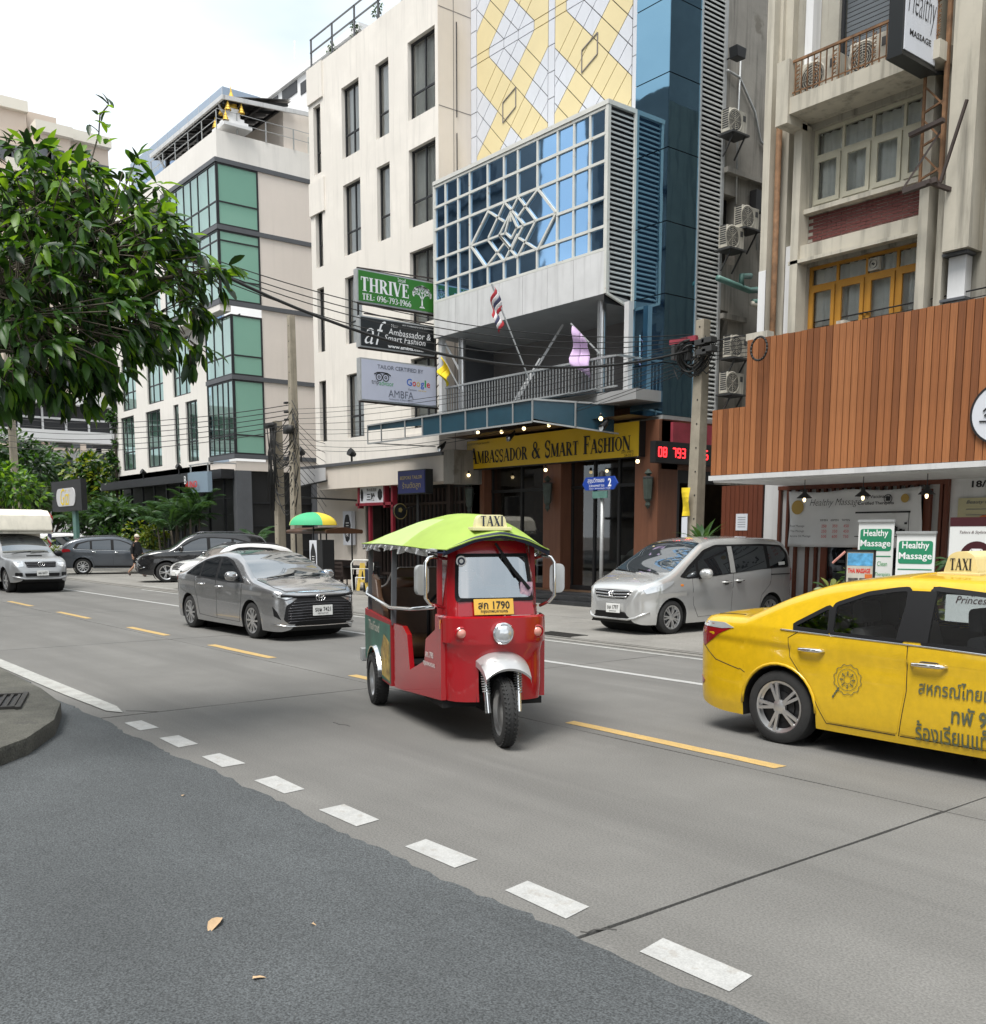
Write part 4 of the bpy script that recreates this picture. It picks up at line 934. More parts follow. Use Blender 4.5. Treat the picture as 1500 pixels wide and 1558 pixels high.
        if holes:
            b = MB(); Xc = [x for x in X if -1.7 < x < 1.4]; ix = []
            for x in Xc:
                P = [(y*.96, z-.025) for y, z in s.sec(x, nz) if z > s.B(x)-.35]; P = [P[0]]*(60-len(P))+P if len(P) < 60 else P[-60:]; ix.append([b.p((x,-y,z)) for y, z in P]+[b.p((x,y,z)) for y, z in P[::-1]])
            for i in range(len(Xc)-1):
                for j in range(119):
                    f = [ix[i][j],ix[i+1][j],ix[i+1][j+1],ix[i][j+1]]; c = sum((b.v[q] for q in f), V((0,0,0)))/4
                    if not (abs(c.y) > .4 and any(inpoly(h, c.x, c.z+.02) for h in holes)): b.f.append(f)
            b.build('cabin_lining', 'seat_dark', s.root, local=True, recalc=False)
        return s.body
    def fx(s, y, z, d=1):
        """how far forward (d=1) or back (d=-1) the body reaches at height z, offset y"""
        y = abs(y); e = s.x1 if d > 0 else s.x0
        def ins(x): return s.Zb0(x)-1e-6 <= z <= s.top(x,y)+1e-6 and y <= s.side(x,min(z,s.ze(x)))+1e-6
        a = e; st = .02
        while not ins(a) and abs(a-e) < 2.2: a -= d*st
        lo, hi = a, a+d*st
        for _ in range(14):
            m = (lo+hi)/2
            if ins(m): lo = m
            else: hi = m
        return lo
    def patch(s, name, P, how, m, off=.004, th=.014, sgn=1, step=.07, parent=None, label=None, smooth=40):
        P = dens(P, step); V2 = [V(p) for p in P]; n = len(P); xs = [p[0] for p in P]; ys = [p[1] for p in P]; x = min(xs)+step*.5
        while x < max(xs):
            y = min(ys)+step*.5
            while y < max(ys):
                if inpoly(P, x, y) and min((V((x,y))-q).length for q in V2) > step*.45: V2.append(V((x,y)))
                y += step
            x += step
        vs, es, fs, *_ = delaunay_2d_cdt(V2, [(i,(i+1)%n) for i in range(n)], [], 1, 1e-5)
        def mp(u, v, o):
            if how == 'side': return (u, sgn*(s.side(u, v)+o), v)
            if how == 'front': return (s.fx(u, v, 1)+o, u, v)
            if how == 'rear': return (s.fx(u, v, -1)-o, u, v)
            return (u, v, s.top(u, v)+o)
        b = MB(); A = [b.p(mp(q.x,q.y,off)) for q in vs]
        flip = (how == 'side' and sgn > 0) or how == 'rear'
        for f in fs: f = list(f); b.f.append([A[i] for i in (f[::-1] if flip else f)])
        cnt = {}
        for f in fs:
            f = list(f)
            for i in range(len(f)): cnt.setdefault(frozenset((f[i],f[(i+1)%len(f)])), []).append((f[i],f[(i+1)%len(f)]))
        Bk = {}
        for k_, v in cnt.items():
            if len(v) == 1:
                i, j = v[0]
                for q in (i, j):
                    if q not in Bk: Bk[q] = b.p(mp(vs[q].x,vs[q].y,off-th))
                fc = [A[j],A[i],Bk[i],Bk[j]]; b.f.append(fc[::-1] if flip else fc)
        return b.build(name, m, parent or s.root, local=True, smooth=smooth, recalc=False, label=label)
    def line(s, name, P, how, m, w=.012, off=.003, sgn=1, parent=None):
        """a thin strip (seam, chrome strip) lying on the body along a path"""
        Q = []
        for a, c in zip(P, P[1:]):
            n = max(1, int(math.hypot(c[0]-a[0],c[1]-a[1])/.05)); Q += [(a[0]+(c[0]-a[0])*i/n,a[1]+(c[1]-a[1])*i/n) for i in range(n)]
        Q.append(P[-1])
        def mp(u, v): return {'side':lambda:(u, sgn*(s.side(u,v)+off), v),'front':lambda:(s.fx(u,v,1)+off,u,v),'rear':lambda:(s.fx(u,v,-1)-off,u,v),'top':lambda:(u,v,s.top(u,v)+off)}[how]()
        b = MB(); b.tube([mp(*q) for q in Q], w/2, 5); return b.build(name, m, parent or s.root, local=True, smooth=True)
    def seam(s, P, sgn): return s.line('door_seam', P, 'side', 'under', .008, -.001, sgn)
    def wheels(s, track, width, spokes=10, style='multi', dark=True, inset=.012):
        # one wheel with tyre and rim, then copies
        r = s.r; rr = r*.69
        w0 = MB(); h = width/2
        w0.lathe([(rr,-h*.8),(rr+.012,-h),(r-.035,-h),(r-.008,-h*.82),(r,-h*.5),(r,h*.5),(r-.008,h*.82),(r-.035,h),(rr+.012,h),(rr,h*.8)], (0,0,0), 'Y', 32)
        for q in (-.4,0,.4): w0.lathe([(r+.0015,q*h-.004),(r+.0015,q*h+.004)], (0,0,0), 'Y', 32)
        ty = w0.mesh('tyre', 'tyre', smooth=40)
        b = MB(); b.lathe([(rr-.015,h*.86),(rr+.004,h*.92),(rr+.004,h*.7),(rr-.03,h*.55)], (0,0,0), 'Y', 32)
        for i in range(spokes):
            a = 2*pi*i/spokes; tw = .16 if style == 'twist' else 0
            if style == 'pair': a = 2*pi*(i//2)/(spokes//2)+(.14 if i%2 else -.14)
            p = V((cos(a+tw)*.045, h*.78, sin(a+tw)*.045)); q = V((cos(a)*(rr-.008), h*.8, sin(a)*(rr-.008)))
            b.bar(p, q, {'pair':.026,'wide':.05}.get(style,.03), .02, up=(0,1,0))
        b.lathe([(.062,h*.6),(.062,h*.84),(.045,h*.9),(0,h*.9)], (0,0,0), 'Y', 14); rm = b.mesh('rim', 'rim_silver', smooth=35)
        b = MB(); b.lathe([(0,h*.35),(rr,h*.4),(rr,h*.9)], (0,0,0), 'Y', 24); b.lathe([(.13,h*.4),(.13,h*.5),(0,h*.5)], (0,0,0), 'Y', 16); dk = b.mesh('rim_back', 'rim_dark' if dark else 'lamp_house', smooth=35)
        for a in s.ax:
            for sg in (-1, 1):
                M = T3((a, sg*(s.side0(a, r)-width/2-inset), r)) @ MX.Rotation(0 if sg > 0 else pi, 4, 'Z')
                wo = bpy.data.objects.new('wheel', ty); COL.objects.link(wo); wo.parent = s.root; wo.matrix_basis = M; WM[wo.name] = WM[s.root.name] @ M
                inst(rm, 'rim', wo, MX.Identity(4), local=True); inst(dk, 'rim_back', wo, MX.Identity(4), local=True)
    def handle(s, x, z, sgn, m, parent=None, l=.2):
        b = MB(); y = s.side(x, z)
        b.tube([(x-l/2,sgn*(y+.002),z),(x-l*.4,sgn*(y+.035),z+.002),(x+l*.3,sgn*(y+.04),z+.004),(x+l/2,sgn*(y+.004),z)], [.012,.018,.018,.012], 8); b.build('handle', m, parent or s.root, local=True, smooth=True)
        s.patch('handle_cup', rnd([(x-l*.3,z-.045),(x+l*.3,z-.045),(x+l*.3,z+.03),(x-l*.3,z+.03)],.04), 'side', 'trim_black' if m != 'chrome' else 'lamp_house', .002, .004, sgn, parent=parent)
    def mirror(s, x, z, sgn, m, sc=1):
        y = s.side(x, z); b = MB(); n = 8
        def f(u, v):
            a = 2*pi*u; t = (v-.5)*2; rr_ = (1-abs(t)**3)**.5 if abs(t) < 1 else 0
            return (x-.03+.085*sc*cos(a)*rr_*(1 if cos(a) > 0 else .55), sgn*(y+.12*sc+.11*sc*t), z+.075*sc+.075*sc*sin(a)*rr_)
        b.grid(f, 14, 10); b.build('mirror', m, s.root, local=True, smooth=True, weld=.001)
        b = MB(); b.bar((x-.02,sgn*(y-.02),z+.0), (x-.02,sgn*(y+.07*sc),z+.04*sc), .06, .03); b.build('mirror_stalk', 'trim_black', s.root, local=True)
    def plate(s, y, z, d, lines, w=.34, h=.16, m='plate_white', ink='ink_black', off=.02):
        x = s.fx(y, z, d)+d*off; b = MB(); b.box(min(x,x-d*.012),max(x,x-d*.012),y-w/2,y+w/2,z-h/2,z+h/2); p = b.build('number_plate', m, s.root, local=True, bevel=.004)
        ud = V((0,d,0))
        for t, zz, hh, ww in lines:
            me = text_mesh(t, hh, ww, bold=.012, align='C'); me.materials.clear(); me.materials.append(m_(ink)); me.name = 'lettering'
            inst(me, 'lettering', p, frame((x+d*.004, y, z+zz), ud, (0,0,1)), local=True)
        return p
def wiper(car, P, name='wiper'):
    b = MB(); pts = [(x, y, car.top(x,y)+.018) for x, y in P]; b.tube(pts, .009, 5); b.bar(pts[-1], pts[len(pts)//2], .02, .012); b.build(name, 'trim_black', car.root, local=True)
def seat_row(root, x, ys, m='seat_dark', z=.35, hr=True):
    for y in ys:
        b = MB(); b.prism(rnd([(x-.1,z+.12),(x+.42,z+.17),(x+.42,z),(x-.1,z)],.05), 'Y', y-.25, y+.25)
        b.prism(rnd([(x-.12,z+.1),(x+.04,z+.14),(x-.12,z+.68),(x-.24,z+.66)],.06), 'Y', y-.24, y+.24)
        b.prism(rnd([(x-.28,z+.7),(x-.17,z+.7),(x-.2,z+.88),(x-.29,z+.87)],.04), 'Y', y-.13, y+.13); b.bar((x-.2,y-.05,z+.6),(x-.22,y-.05,z+.75),.015,.015); b.bar((x-.2,y+.05,z+.6),(x-.22,y+.05,z+.75),.015,.015)
        b.build('seat', m, root, local=True, bevel=.02, smooth=40)

# ---- yellow taxi
def taxi():
    t = thing('taxi_car', 'yellow taxi saloon with dark stencilled Thai lettering on its front door', 'taxi', (-3.65,7.93,.0), rad(0))
    m = mat('taxi_yellow', (.62,.39,.007), .3, var=.05, vs=1.5, coat=.7, grain=.05, gs=14)
    c = Car(t, [(-2.35,.66),(-2.335,.8),(-2.29,.97),(-2.2,1.075),(-2.05,1.085),(-1.75,1.092),(-1.66,1.13),(-1.28,1.30),(-.9,1.415),(-.3,1.475),(.3,1.465),(.75,1.39),(1.1,1.23),(1.45,1.03),(1.6,.975),(2.0,.88),(2.18,.78),(2.25,.66),(2.28,.55)],
        [(-2.35,.5),(-2.33,.36),(-2.22,.25),(-1.9,.2),(1.8,.18),(2.1,.2),(2.25,.28),(2.28,.42)],
        [(-2.35,.52),(-2.335,.63),(-2.27,.75),(-2.1,.83),(-1.75,.875),(-1.3,.89),(0,.89),(1.3,.885),(1.8,.85),(2.1,.74),(2.22,.6),(2.28,.42)],
        [(-2.35,1.0),(-1.0,.985),(1.2,.91),(2.28,.87)], (-1.35,1.35), .318, .372, .34, .085, .03, crease=(.84,-.03))
    q1 = [(-1.2,1.02),(-.93,1.175),(-.9,1.005)]; q2 = [(-.85,1.0),(-.87,1.2),(-.62,1.295),(-.4,1.335),(-.31,1.345),(-.27,.985)]; q3 = [(-.08,.975),(-.1,1.355),(.45,1.31),(.8,1.165),(1.14,.955)]
    G_ = [q1, q2, q3]; c.shell(m, G_)
    dlo = [(-1.33,1.0),(-.98,1.19),(-.62,1.32),(-.25,1.375),(.15,1.38),(.48,1.335),(.84,1.18),(1.24,.945),(.6,.935),(0,.96),(-.9,.985)]
    for sg in (-1, 1):
        for nm, q in (('window_frame',0),):
            # black frames round the panes
            b = MB()
            for g_ in G_:
                P = dens(rnd(g_,.02), .04); O = inset(P, -.035)
                ring = lambda Q, o: [b.p((x, sg*(c.side(x,z)+o), z)) for x, z in Q]
                A, C, D = ring(P,.006), ring([(p.x,p.y) for p in O],.006), ring([(p.x,p.y) for p in O],-.02)
                E_ = ring(P,-.02)
                for i in range(len(P)):
                    j = (i+1)%len(P); b.f += [[A[i],A[j],C[j],C[i]],[C[i],C[j],D[j],D[i]],[A[j],A[i],E_[i],E_[j]]]
            b.build('window_frame', 'trim_black', t, local=True)
        for x0, x1, z0, z1 in ((-.31,-.06,.975,1.35),): c.patch('door_pillar', [(x0,z0),(x1,z0),(x1-.02,z1),(x0+.02,z1)], 'side', 'trim_black', .007, .03, sg)
        for g_ in G_: c.patch('side_pane', rnd(g_,.02), 'side', 'taxi_glass', .0, .001, sg)
        c.line('chrome_strip', [(-1.34,.985),(-.9,.97),(0,.945),(.6,.92),(1.24,.93)], 'side', 'chrome', .014, .004, sg)
        rd = [(-.93,.97),(-1.15,.985),(-1.26,.92),(-1.24,.76),(-1.04,.52),(-.95,.36),(-.88,.25)]
        c.seam(rd+[(-.28,.245)], sg); c.seam([(-.21,.96),(-.2,.6),(-.25,.245)], sg); c.seam([(-.24,.245),(1.0,.24),(1.08,.5),(1.15,.92)], sg)
        c.patch('rear_door', rnd([(-1.13,.96),(-1.235,.91),(-1.215,.77),(-1.015,.53),(-.925,.37),(-.86,.265),(-.265,.26),(-.215,.6),(-.225,.945),(-.9,.96)],.02), 'side', m, .004, .012, sg)
        fd = c.patch('front_door', rnd([(-.195,.94),(-.185,.6),(-.235,.26),(.98,.258),(1.055,.5),(1.125,.9),(.6,.905)],.02), 'side', m, .004, .012, sg)
        c.handle(-1.03, .835, sg, 'chrome', l=.24); c.handle(-.03, .81, sg, 'chrome', l=.28)
        c.patch('tail_lamp', rnd([(-2.27,.98),(-2.27,.8),(-2.22,.765),(-2.0,.9),(-1.86,.955),(-1.92,.985)],.02), 'side', 'lamp_red', .005, .015, sg)
        c.patch('tail_lamp_top', rnd([(-2.25,1.0),(-2.22,.955),(-1.98,.945),(-1.83,.96),(-1.95,1.0)],.015), 'side', 'lamp_clear', .008, .015, sg)
        c.patch('reflector', rnd([(-2.29,.49),(-2.29,.42),(-2.24,.41),(-2.2,.45)],.01), 'side', 'lamp_red', .005, .015, sg)
        c.seam([(-2.25,.79),(-2.05,.66),(-1.76,.6)], sg); c.seam([(-1.76,.61),(-1.70,.58)], sg)
        # flared arches and mirror
        for a in c.ax:
            b = MB(); b.tube([(a-(c.ar+.0)*cos(pi*i/16+.0), sg*(c.side(a-c.ar*cos(pi*i/16), c.r+c.ar*sin(pi*i/16))-.002), c.r+c.ar*sin(pi*i/16)) for i in range(17)], .014, 5); b.build('arch_lip', m, t, local=True, smooth=True)
        c.mirror(1.0, .95, sg, m)
    c.patch('rear_screen', rnd([(-1.62,-.56),(-1.0,-.5),(-1.0,.5),(-1.62,.56)],.06), 'top', 'car_glass'); c.patch('windscreen', rnd([(.72,-.5),(1.45,-.66),(1.45,.66),(.72,.5)],.06), 'top', 'car_glass')
    c.line('boot_seam', [(-1.85,-.66),(-2.16,-.63)], 'top', 'under', .011, 0); c.line('roof_seam', [(-.35,-.62),(-.33,0),(-.35,.62)], 'top', m, .012, .001)
    b = MB(); b.tube([(-2.1,-.5,.2),(-2.28,-.5,.2)], .025, 8); b.build('exhaust', 'lamp_house', t, local=True)
    c.wheels(1.72, .2, 10, 'pair'); seat_row(t, .35, (-.38,.38)); seat_row(t, -.62, (-.36,.36), 'seat_grey')
    b = MB(); b.box(-1.6,1.3,-.7,.7,.3,.36); b.prism(rnd([(.85,.6),(1.3,.6),(1.35,.93),(.95,.97)],.05), 'Y', -.68, .68); b.lathe([(.17,0),(.19,.02),(.17,.04)], (0,0,0), 'X', 18); b.build('dashboard', 'seat_dark', t, local=True)
    # lettering on the doors (their own stencils)
    mat('stencil', (.075,.1,.075), .7, var=.25, vs=30, tint=(.13,.13,.06))
    def side_text(s_, x, z, h, w_, bold=.015):
        me = text_mesh(s_, h, w_, bold=bold); me.materials.clear(); me.materials.append(m_('stencil')); me.name = 'lettering'
        for v in me.vertices: X_, Z_ = x+v.co.x, z+v.co.y; v.co = (X_, -(c.side(X_, Z_)+.011), Z_)
        inst(me, 'lettering', fd0, MX.Identity(4), local=True)
    fd0 = [o for o in bpy.data.objects if o.parent == t and o.name.startswith('front_door')][0]
    side_text('สหกรณ์ไทยเจริญ', -.1, .57, .14, .7, .012); side_text('ทพั 97', .16, .405, .13, .33, .02); side_text('ร้องเรียนแท็กซี่', -.11, .24, .155, .68, .012)
    # cog emblem with a small tool on the rear door
    b = MB(); cx, cz = -.69, .63
    def ringp(r0, r1, n, wob): 
        for i in range(n):
            a0, a1 = 2*pi*i/n, 2*pi*(i+1)/n
            q = [(r0,a0),(r1,a0),(r1,a1),(r0,a1)]; P = []
            for r_q, a in q: rr_ = r_q*(1+wob*(1 if int(a/(2*pi)*24+.01)%2 else -1)); x, z = cx+rr_*cos(a), cz+rr_*sin(a); P.append((x, -(c.side(x,z)+.011), z))
            b.face(*P)
    ringp(.115,.121,48,.045); ringp(.085,.089,40,.0); ringp(.03,.034,20,.0); ringp(.055,.058,30,.06)
    for i in range(8):
        a = 2*pi*i/8
        for r0 in (.045,.062): x, z = cx+r0*cos(a), cz+r0*sin(a); P = [(x+dx, -(c.side(x,z)+.011), z+dz) for dx, dz in ((-.006,-.006),(.006,-.006),(.006,.006),(-.006,.006))]; b.face(*P)
    for i in range(4): x, z = cx-.08-.014*i, cz-.08-.022*i; P = [(x+dx, -(c.side(x,z)+.0112), z+dz) for dx, dz in ((-.012,-.014),(.008,-.006),(.012,.014),(-.004,.01))]; b.face(*P)
    b.build('cog_emblem', 'stencil', t, local=True, recalc=False)
    # roof sign is a thing of its own on the roof
    s_ = thing('taxi_sign', 'cream plastic sign reading TAXI on the roof of the yellow taxi', 'roof sign', (-3.77,7.93,1.47))
    mat('sign_cream', (.66,.55,.27), .45, var=.08, vs=6)
    b = MB(); b.prism(rnd([(-.14,0),(.14,0),(.1,.145),(.04,.175),(-.04,.175),(-.1,.145)],.03), 'Y', -.3, .3); b.build('case', 'sign_cream', s_, local=True, bevel=.015, smooth=40)
    b = MB(); b.box(-.17,.17,-.34,.34,-.012,.012); b.build('base', 'sign_cream', s_, local=True, bevel=.008)
    for sx in (-1,):
        me = serif_mesh('TAXI', .1, .4, 'C'); me.materials.clear(); me.materials.append(m_('ink_black')); inst(me, 'lettering', s_, frame((-.128,0,.03), (0,-1,0), (.27,0,1)) @ T3((0,0,.006)), local=True)
    me = serif_mesh('TAXI', .09, .17, 'C'); me.materials.clear(); me.materials.append(m_('ink_black')); inst(me, 'lettering', s_, frame((0,-.3,.03), (1,0,0), (0,0,1)) @ T3((0,0,.004)), local=True)
    return t
taxi()

# ---- grey saloon, coming on
def saloon():
    t = thing('saloon_car', 'metallic grey saloon car with wide black grille coming up the road', 'car', (-17.12,8.12,0), rad(1.0))
    m = paint('gun_grey', (.38,.38,.385), .8, .2, 1, .02)
    c = Car(t, [(-2.17,.7),(-2.15,.88),(-2.08,1.03),(-1.95,1.075),(-1.7,1.1),(-1.45,1.15),(-1.0,1.33),(-.5,1.46),(-.1,1.485),(.3,1.465),(.75,1.34),(1.15,1.12),(1.32,1.04),(1.6,.985),(2.0,.89),(2.14,.8),(2.2,.7),(2.24,.56)],
        [(-2.17,.5),(-2.15,.34),(-2.05,.24),(-1.8,.2),(1.7,.17),(2.05,.16),(2.2,.2),(2.24,.36)],
        [(-2.17,.5),(-2.15,.64),(-2.05,.76),(-1.8,.84),(-1.3,.87),(0,.87),(1.3,.87),(1.7,.855),(1.95,.8),(2.1,.72),(2.2,.6),(2.24,.46)],
        [(-2.17,1.0),(-1,.98),(1.2,.9),(2.24,.8)], (-1.31,1.31), .31, .36, .34, .085, .03, crease=(.86,-.03))
    c.shell(m)
    for sg in (-1, 1):
        c.patch('window_frame', rnd([(-1.42,1.03),(-1.05,1.2),(-.7,1.31),(-.25,1.375),(.1,1.375),(.42,1.31),(.8,1.12),(1.08,.945),(.5,.93),(-.8,.985)],.03), 'side', 'trim_black', .003, .01, sg)
        for q in ([(-.72,1.01),(-.72,1.27),(-.3,1.345),(-.13,1.35),(-.1,.985)], [(.0,.98),(-.02,1.35),(.2,1.335),(.5,1.22),(.82,1.06),(1.0,.955)], [(-1.3,1.04),(-1.0,1.19),(-.8,1.25),(-.8,1.015)]): c.patch('side_pane', rnd(q,.02), 'side', 'car_glass', .006, .006, sg)
        c.seam([(-.7,.985),(-.95,.96),(-1.02,.8),(-.9,.6),(-.82,.3),(-.05,.27)], sg); c.seam([(-.06,.96),(-.05,.6),(-.06,.27)], sg); c.seam([(-.04,.27),(.86,.26),(.92,.5),(1.0,.92)], sg)
        c.handle(-.68, .86, sg, 'chrome', l=.2); c.handle(.1, .84, sg, 'chrome', l=.2)
        c.mirror(.86, .97, sg, m, 1.1)
        c.patch('tail_lamp', rnd([(-2.12,1.0),(-2.12,.86),(-1.9,.9),(-1.85,.97)],.03), 'side', 'lamp_red', .005, .015, sg)
        h = c.patch('headlight', rnd([(sg*.46,.72),(sg*.62,.68),(sg*.76,.735),(sg*.8,.83),(sg*.68,.8),(sg*.5,.75)][::sg],.012), 'front', 'lamp_house', .006, .03)
        c.patch('headlight_glass', rnd([(sg*.5,.73),(sg*.62,.7),(sg*.72,.735),(sg*.76,.8),(sg*.66,.785)][::sg],.01), 'front', 'lamp_clear', .012, .02, parent=h)
        c.patch('bumper_vent', rnd([(sg*.69,.36),(sg*.76,.42),(sg*.77,.58),(sg*.735,.5)][::sg],.01), 'front', 'trim_black', .006, .02)
    c.patch('roof_skin', rnd([(-.75,-.52),(.55,-.52),(.55,.52),(-.75,.52)],.1), 'top', m, .002, .004)
    c.patch('windscreen', rnd([(.36,-.56),(1.3,-.72),(1.36,-.3),(1.37,0),(1.36,.3),(1.3,.72),(.36,.56)],.05), 'top', 'screen_glass', .004, .01); c.patch('rear_screen', rnd([(-1.5,-.54),(-.95,-.5),(-.95,.5),(-1.5,.54)],.06), 'top', 'car_glass')
    c.line('bonnet_seam', [(1.35,-.72),(1.9,-.7),(2.08,-.58),(2.13,-.3),(2.15,0),(2.13,.3),(2.08,.58),(1.9,.7),(1.35,.72)], 'top', 'under', .012, 0)
    g = c.patch('grille', rnd([(-.42,.715),(.42,.715),(.62,.6),(.66,.36),(.58,.29),(-.58,.29),(-.66,.36),(-.62,.6)],.03), 'front', 'trim_black', .008, .03)
    for i in range(8): z = .33+i*.045; w_ = .6-(.0 if z < .55 else (z-.55)*1.0); c.line('grille_bar', [(-w_,z),(-w_*.5,z+.012),(0,z+.016),(w_*.5,z+.012),(w_,z)], 'front', 'lamp_house', .012, .014, parent=g)
    c.line('chrome_strip', [(-.68,.76),(-.4,.735),(0,.73),(.4,.735),(.68,.76)], 'front', 'trim_black', .05, .004)
    c.line('splitter', [(-.78,.285),(-.6,.255),(0,.25),(.6,.255),(.78,.285)], 'front', 'chrome', .022, .01)
    em = MB(); x = c.fx(0,.70,1)+.022; em.lathe([(.05,-.004),(.058,.006),(.064,-.004)], (0,0,0), 'X', 20); e_ = MB(); 
    b = MB()
    for rx, rz, cz_ in ((.085,.058,0),(.03,.056,0),(.055,.026,.026)):
        n = 24
        pts = [(x, rx*cos(2*pi*i/n), .715+cz_+rz*sin(2*pi*i/n)) for i in range(n+1)]; b.tube(pts, .0075, 5)
    b.build('emblem', 'chrome', t, local=True, smooth=True)
    c.plate(0, .505, 1, [('รขผ 7421',-.02,.075,.3),('กรุงเทพมหานคร',-.068,.028,.2)], .37, .17, off=.035)
    wiper(c, [(1.38,-.55),(1.31,-.2),(1.24,.05)]); wiper(c, [(1.38,.1),(1.31,.38),(1.26,.55)])
    c.wheels(1.68, .2, 10, 'twist')
saloon()

# ---- silver minivan, nose out
def minivan():
    t = thing('minivan', 'silver minivan parked nose out on the forecourt before the tailor shop', 'minivan', (-12.42,14.72,.02), rad(-91.5))
    m = paint('van_silver', (.6,.6,.59), .6, .22, 1, .02)
    c = Car(t, [(-2.12,.7),(-2.1,1.1),(-2.02,1.45),(-1.9,1.62),(-1.6,1.69),(-.8,1.72),(0,1.70),(.45,1.62),(.9,1.38),(1.35,1.12),(1.5,1.05),(1.8,.95),(1.98,.86),(2.06,.74),(2.1,.58)],
        [(-2.12,.5),(-2.1,.36),(-2.0,.26),(-1.7,.2),(1.6,.18),(1.9,.18),(2.05,.22),(2.1,.36)],
        [(-2.12,.58),(-2.1,.7),(-2.0,.78),(-1.7,.83),(-1,.845),(1.2,.845),(1.6,.82),(1.85,.74),(2.0,.64),(2.07,.52),(2.1,.4)],
        [(-2.12,1.08),(-1,1.05),(.8,.98),(1.4,.95),(2.1,.8)], (-1.37,1.37), .3, .35, .2, .1, .03, crease=(.8,-.05))
    c.shell(m)
    for sg in (-1, 1):
        c.patch('window_frame', rnd([(-1.92,1.12),(-1.93,1.4),(-1.75,1.54),(-1.2,1.57),(.15,1.56),(.5,1.47),(.95,1.2),(1.22,1.0),(1.0,.965),(.3,1.0),(-1.0,1.09)],.05), 'side', 'trim_black', .003, .01, sg)
        for q in ([(-1.82,1.16),(-1.83,1.38),(-1.7,1.5),(-1.3,1.53),(-1.3,1.12)], [(-1.2,1.11),(-1.2,1.53),(-.3,1.53),(-.3,1.05)], [(-.12,1.04),(-.12,1.52),(.15,1.51),(.45,1.42),(.7,1.26),(.72,1.0)], [(.78,1.0),(.78,1.23),(1.12,1.0)]): c.patch('side_pane', rnd(q,.02), 'side', 'car_glass', .006, .006, sg)
        c.patch('door_pillar', [(-.28,1.05),(-.15,1.05),(-.16,1.53),(-.28,1.53)], 'side', m, .007, .01, sg)
        c.seam([(-.22,1.05),(-.2,.7),(-.18,.3),(.72,.28),(.85,.5),(.9,.98)], sg); c.seam([(-.2,.3),(-1.0,.3),(-1.05,.6),(-1.3,.8),(-1.35,1.1)], sg)
        c.line('slide_rail', [(-1.32,.99),(-1.95,.99)], 'side', 'under', .022, .001, sg)
        c.handle(-.38,.9,sg,m,l=.22); c.handle(-.02,.88,sg,m,l=.22); c.mirror(.72,.96,sg,m,1.25)
        c.patch('tail_lamp', rnd([(-2.08,1.1),(-2.08,.85),(-1.98,.85),(-2.0,1.1)],.02), 'side', 'lamp_red', .008, .02, sg)
        c.patch('headlight', rnd([(1.97,.8),(1.93,.72),(1.6,.79),(1.42,.88),(1.36,.94),(1.6,.9)],.02), 'side', 'lamp_clear', .012, .03, sg)
        c.patch('side_marker', rnd([(1.13,.84),(1.2,.84),(1.2,.88),(1.13,.88)],.015), 'side', 'lamp_amber', .005, .01, sg)
        c.patch('window_sticker', [(-1.78,1.17),(-1.58,1.16),(-1.58,1.22),(-1.78,1.23)], 'side', 'plate_white', .009, .003, sg)
    c.patch('windscreen', rnd([(.45,-.58),(1.36,-.7),(1.44,-.3),(1.45,0),(1.44,.3),(1.36,.7),(.45,.58)],.06), 'top', 'screen_glass', .004, .01)
    g = c.patch('grille', rnd([(-.46,.78),(.46,.78),(.4,.66),(.3,.63),(-.3,.63),(-.4,.66)],.03), 'front', 'trim_black', .008, .03)
    for z, w_ in ((.765,.46),(.715,.43),(.665,.38)): c.line('grille_bar', [(-w_,z),(0,z-.015),(w_,z)], 'front', 'chrome', .028, .014, parent=g)
    x = c.fx(0,.71,1)+.03; b = MB()
    b.tube([(x,-.055,.755),(x,-.04,.665),(x,.04,.665),(x,.055,.755),(x,-.055,.755)], .008, 5); b.bar((x,-.025,.75),(x,-.02,.675),.012,.012); b.bar((x,.025,.75),(x,.02,.675),.012,.012); b.bar((x,-.022,.71),(x,.022,.71),.012,.012); b.build('emblem', 'chrome', t, local=True, smooth=True)
    c.patch('bumper_intake', rnd([(-.36,.4),(.36,.4),(.42,.3),(-.42,.3)],.02), 'front', 'trim_black', .006, .02); c.line('bumper_lip', [(-.72,.4),(-.55,.3),(-.4,.27),(.4,.27),(.55,.3),(.72,.4)], 'front', m, .04, .01)
    c.plate(0.1, .46, 1, [('ฆษ 1797',-.02,.075,.28),('กรุงเทพมหานคร',-.068,.026,.18)], .34, .16, off=.03)
    wiper(c, [(1.48,.55),(1.42,.2),(1.38,-.05)]); wiper(c, [(1.5,0),(1.42,-.35),(1.36,-.6)])
    c.wheels(1.62, .19, 14, 'pair', dark=False)
minivan()

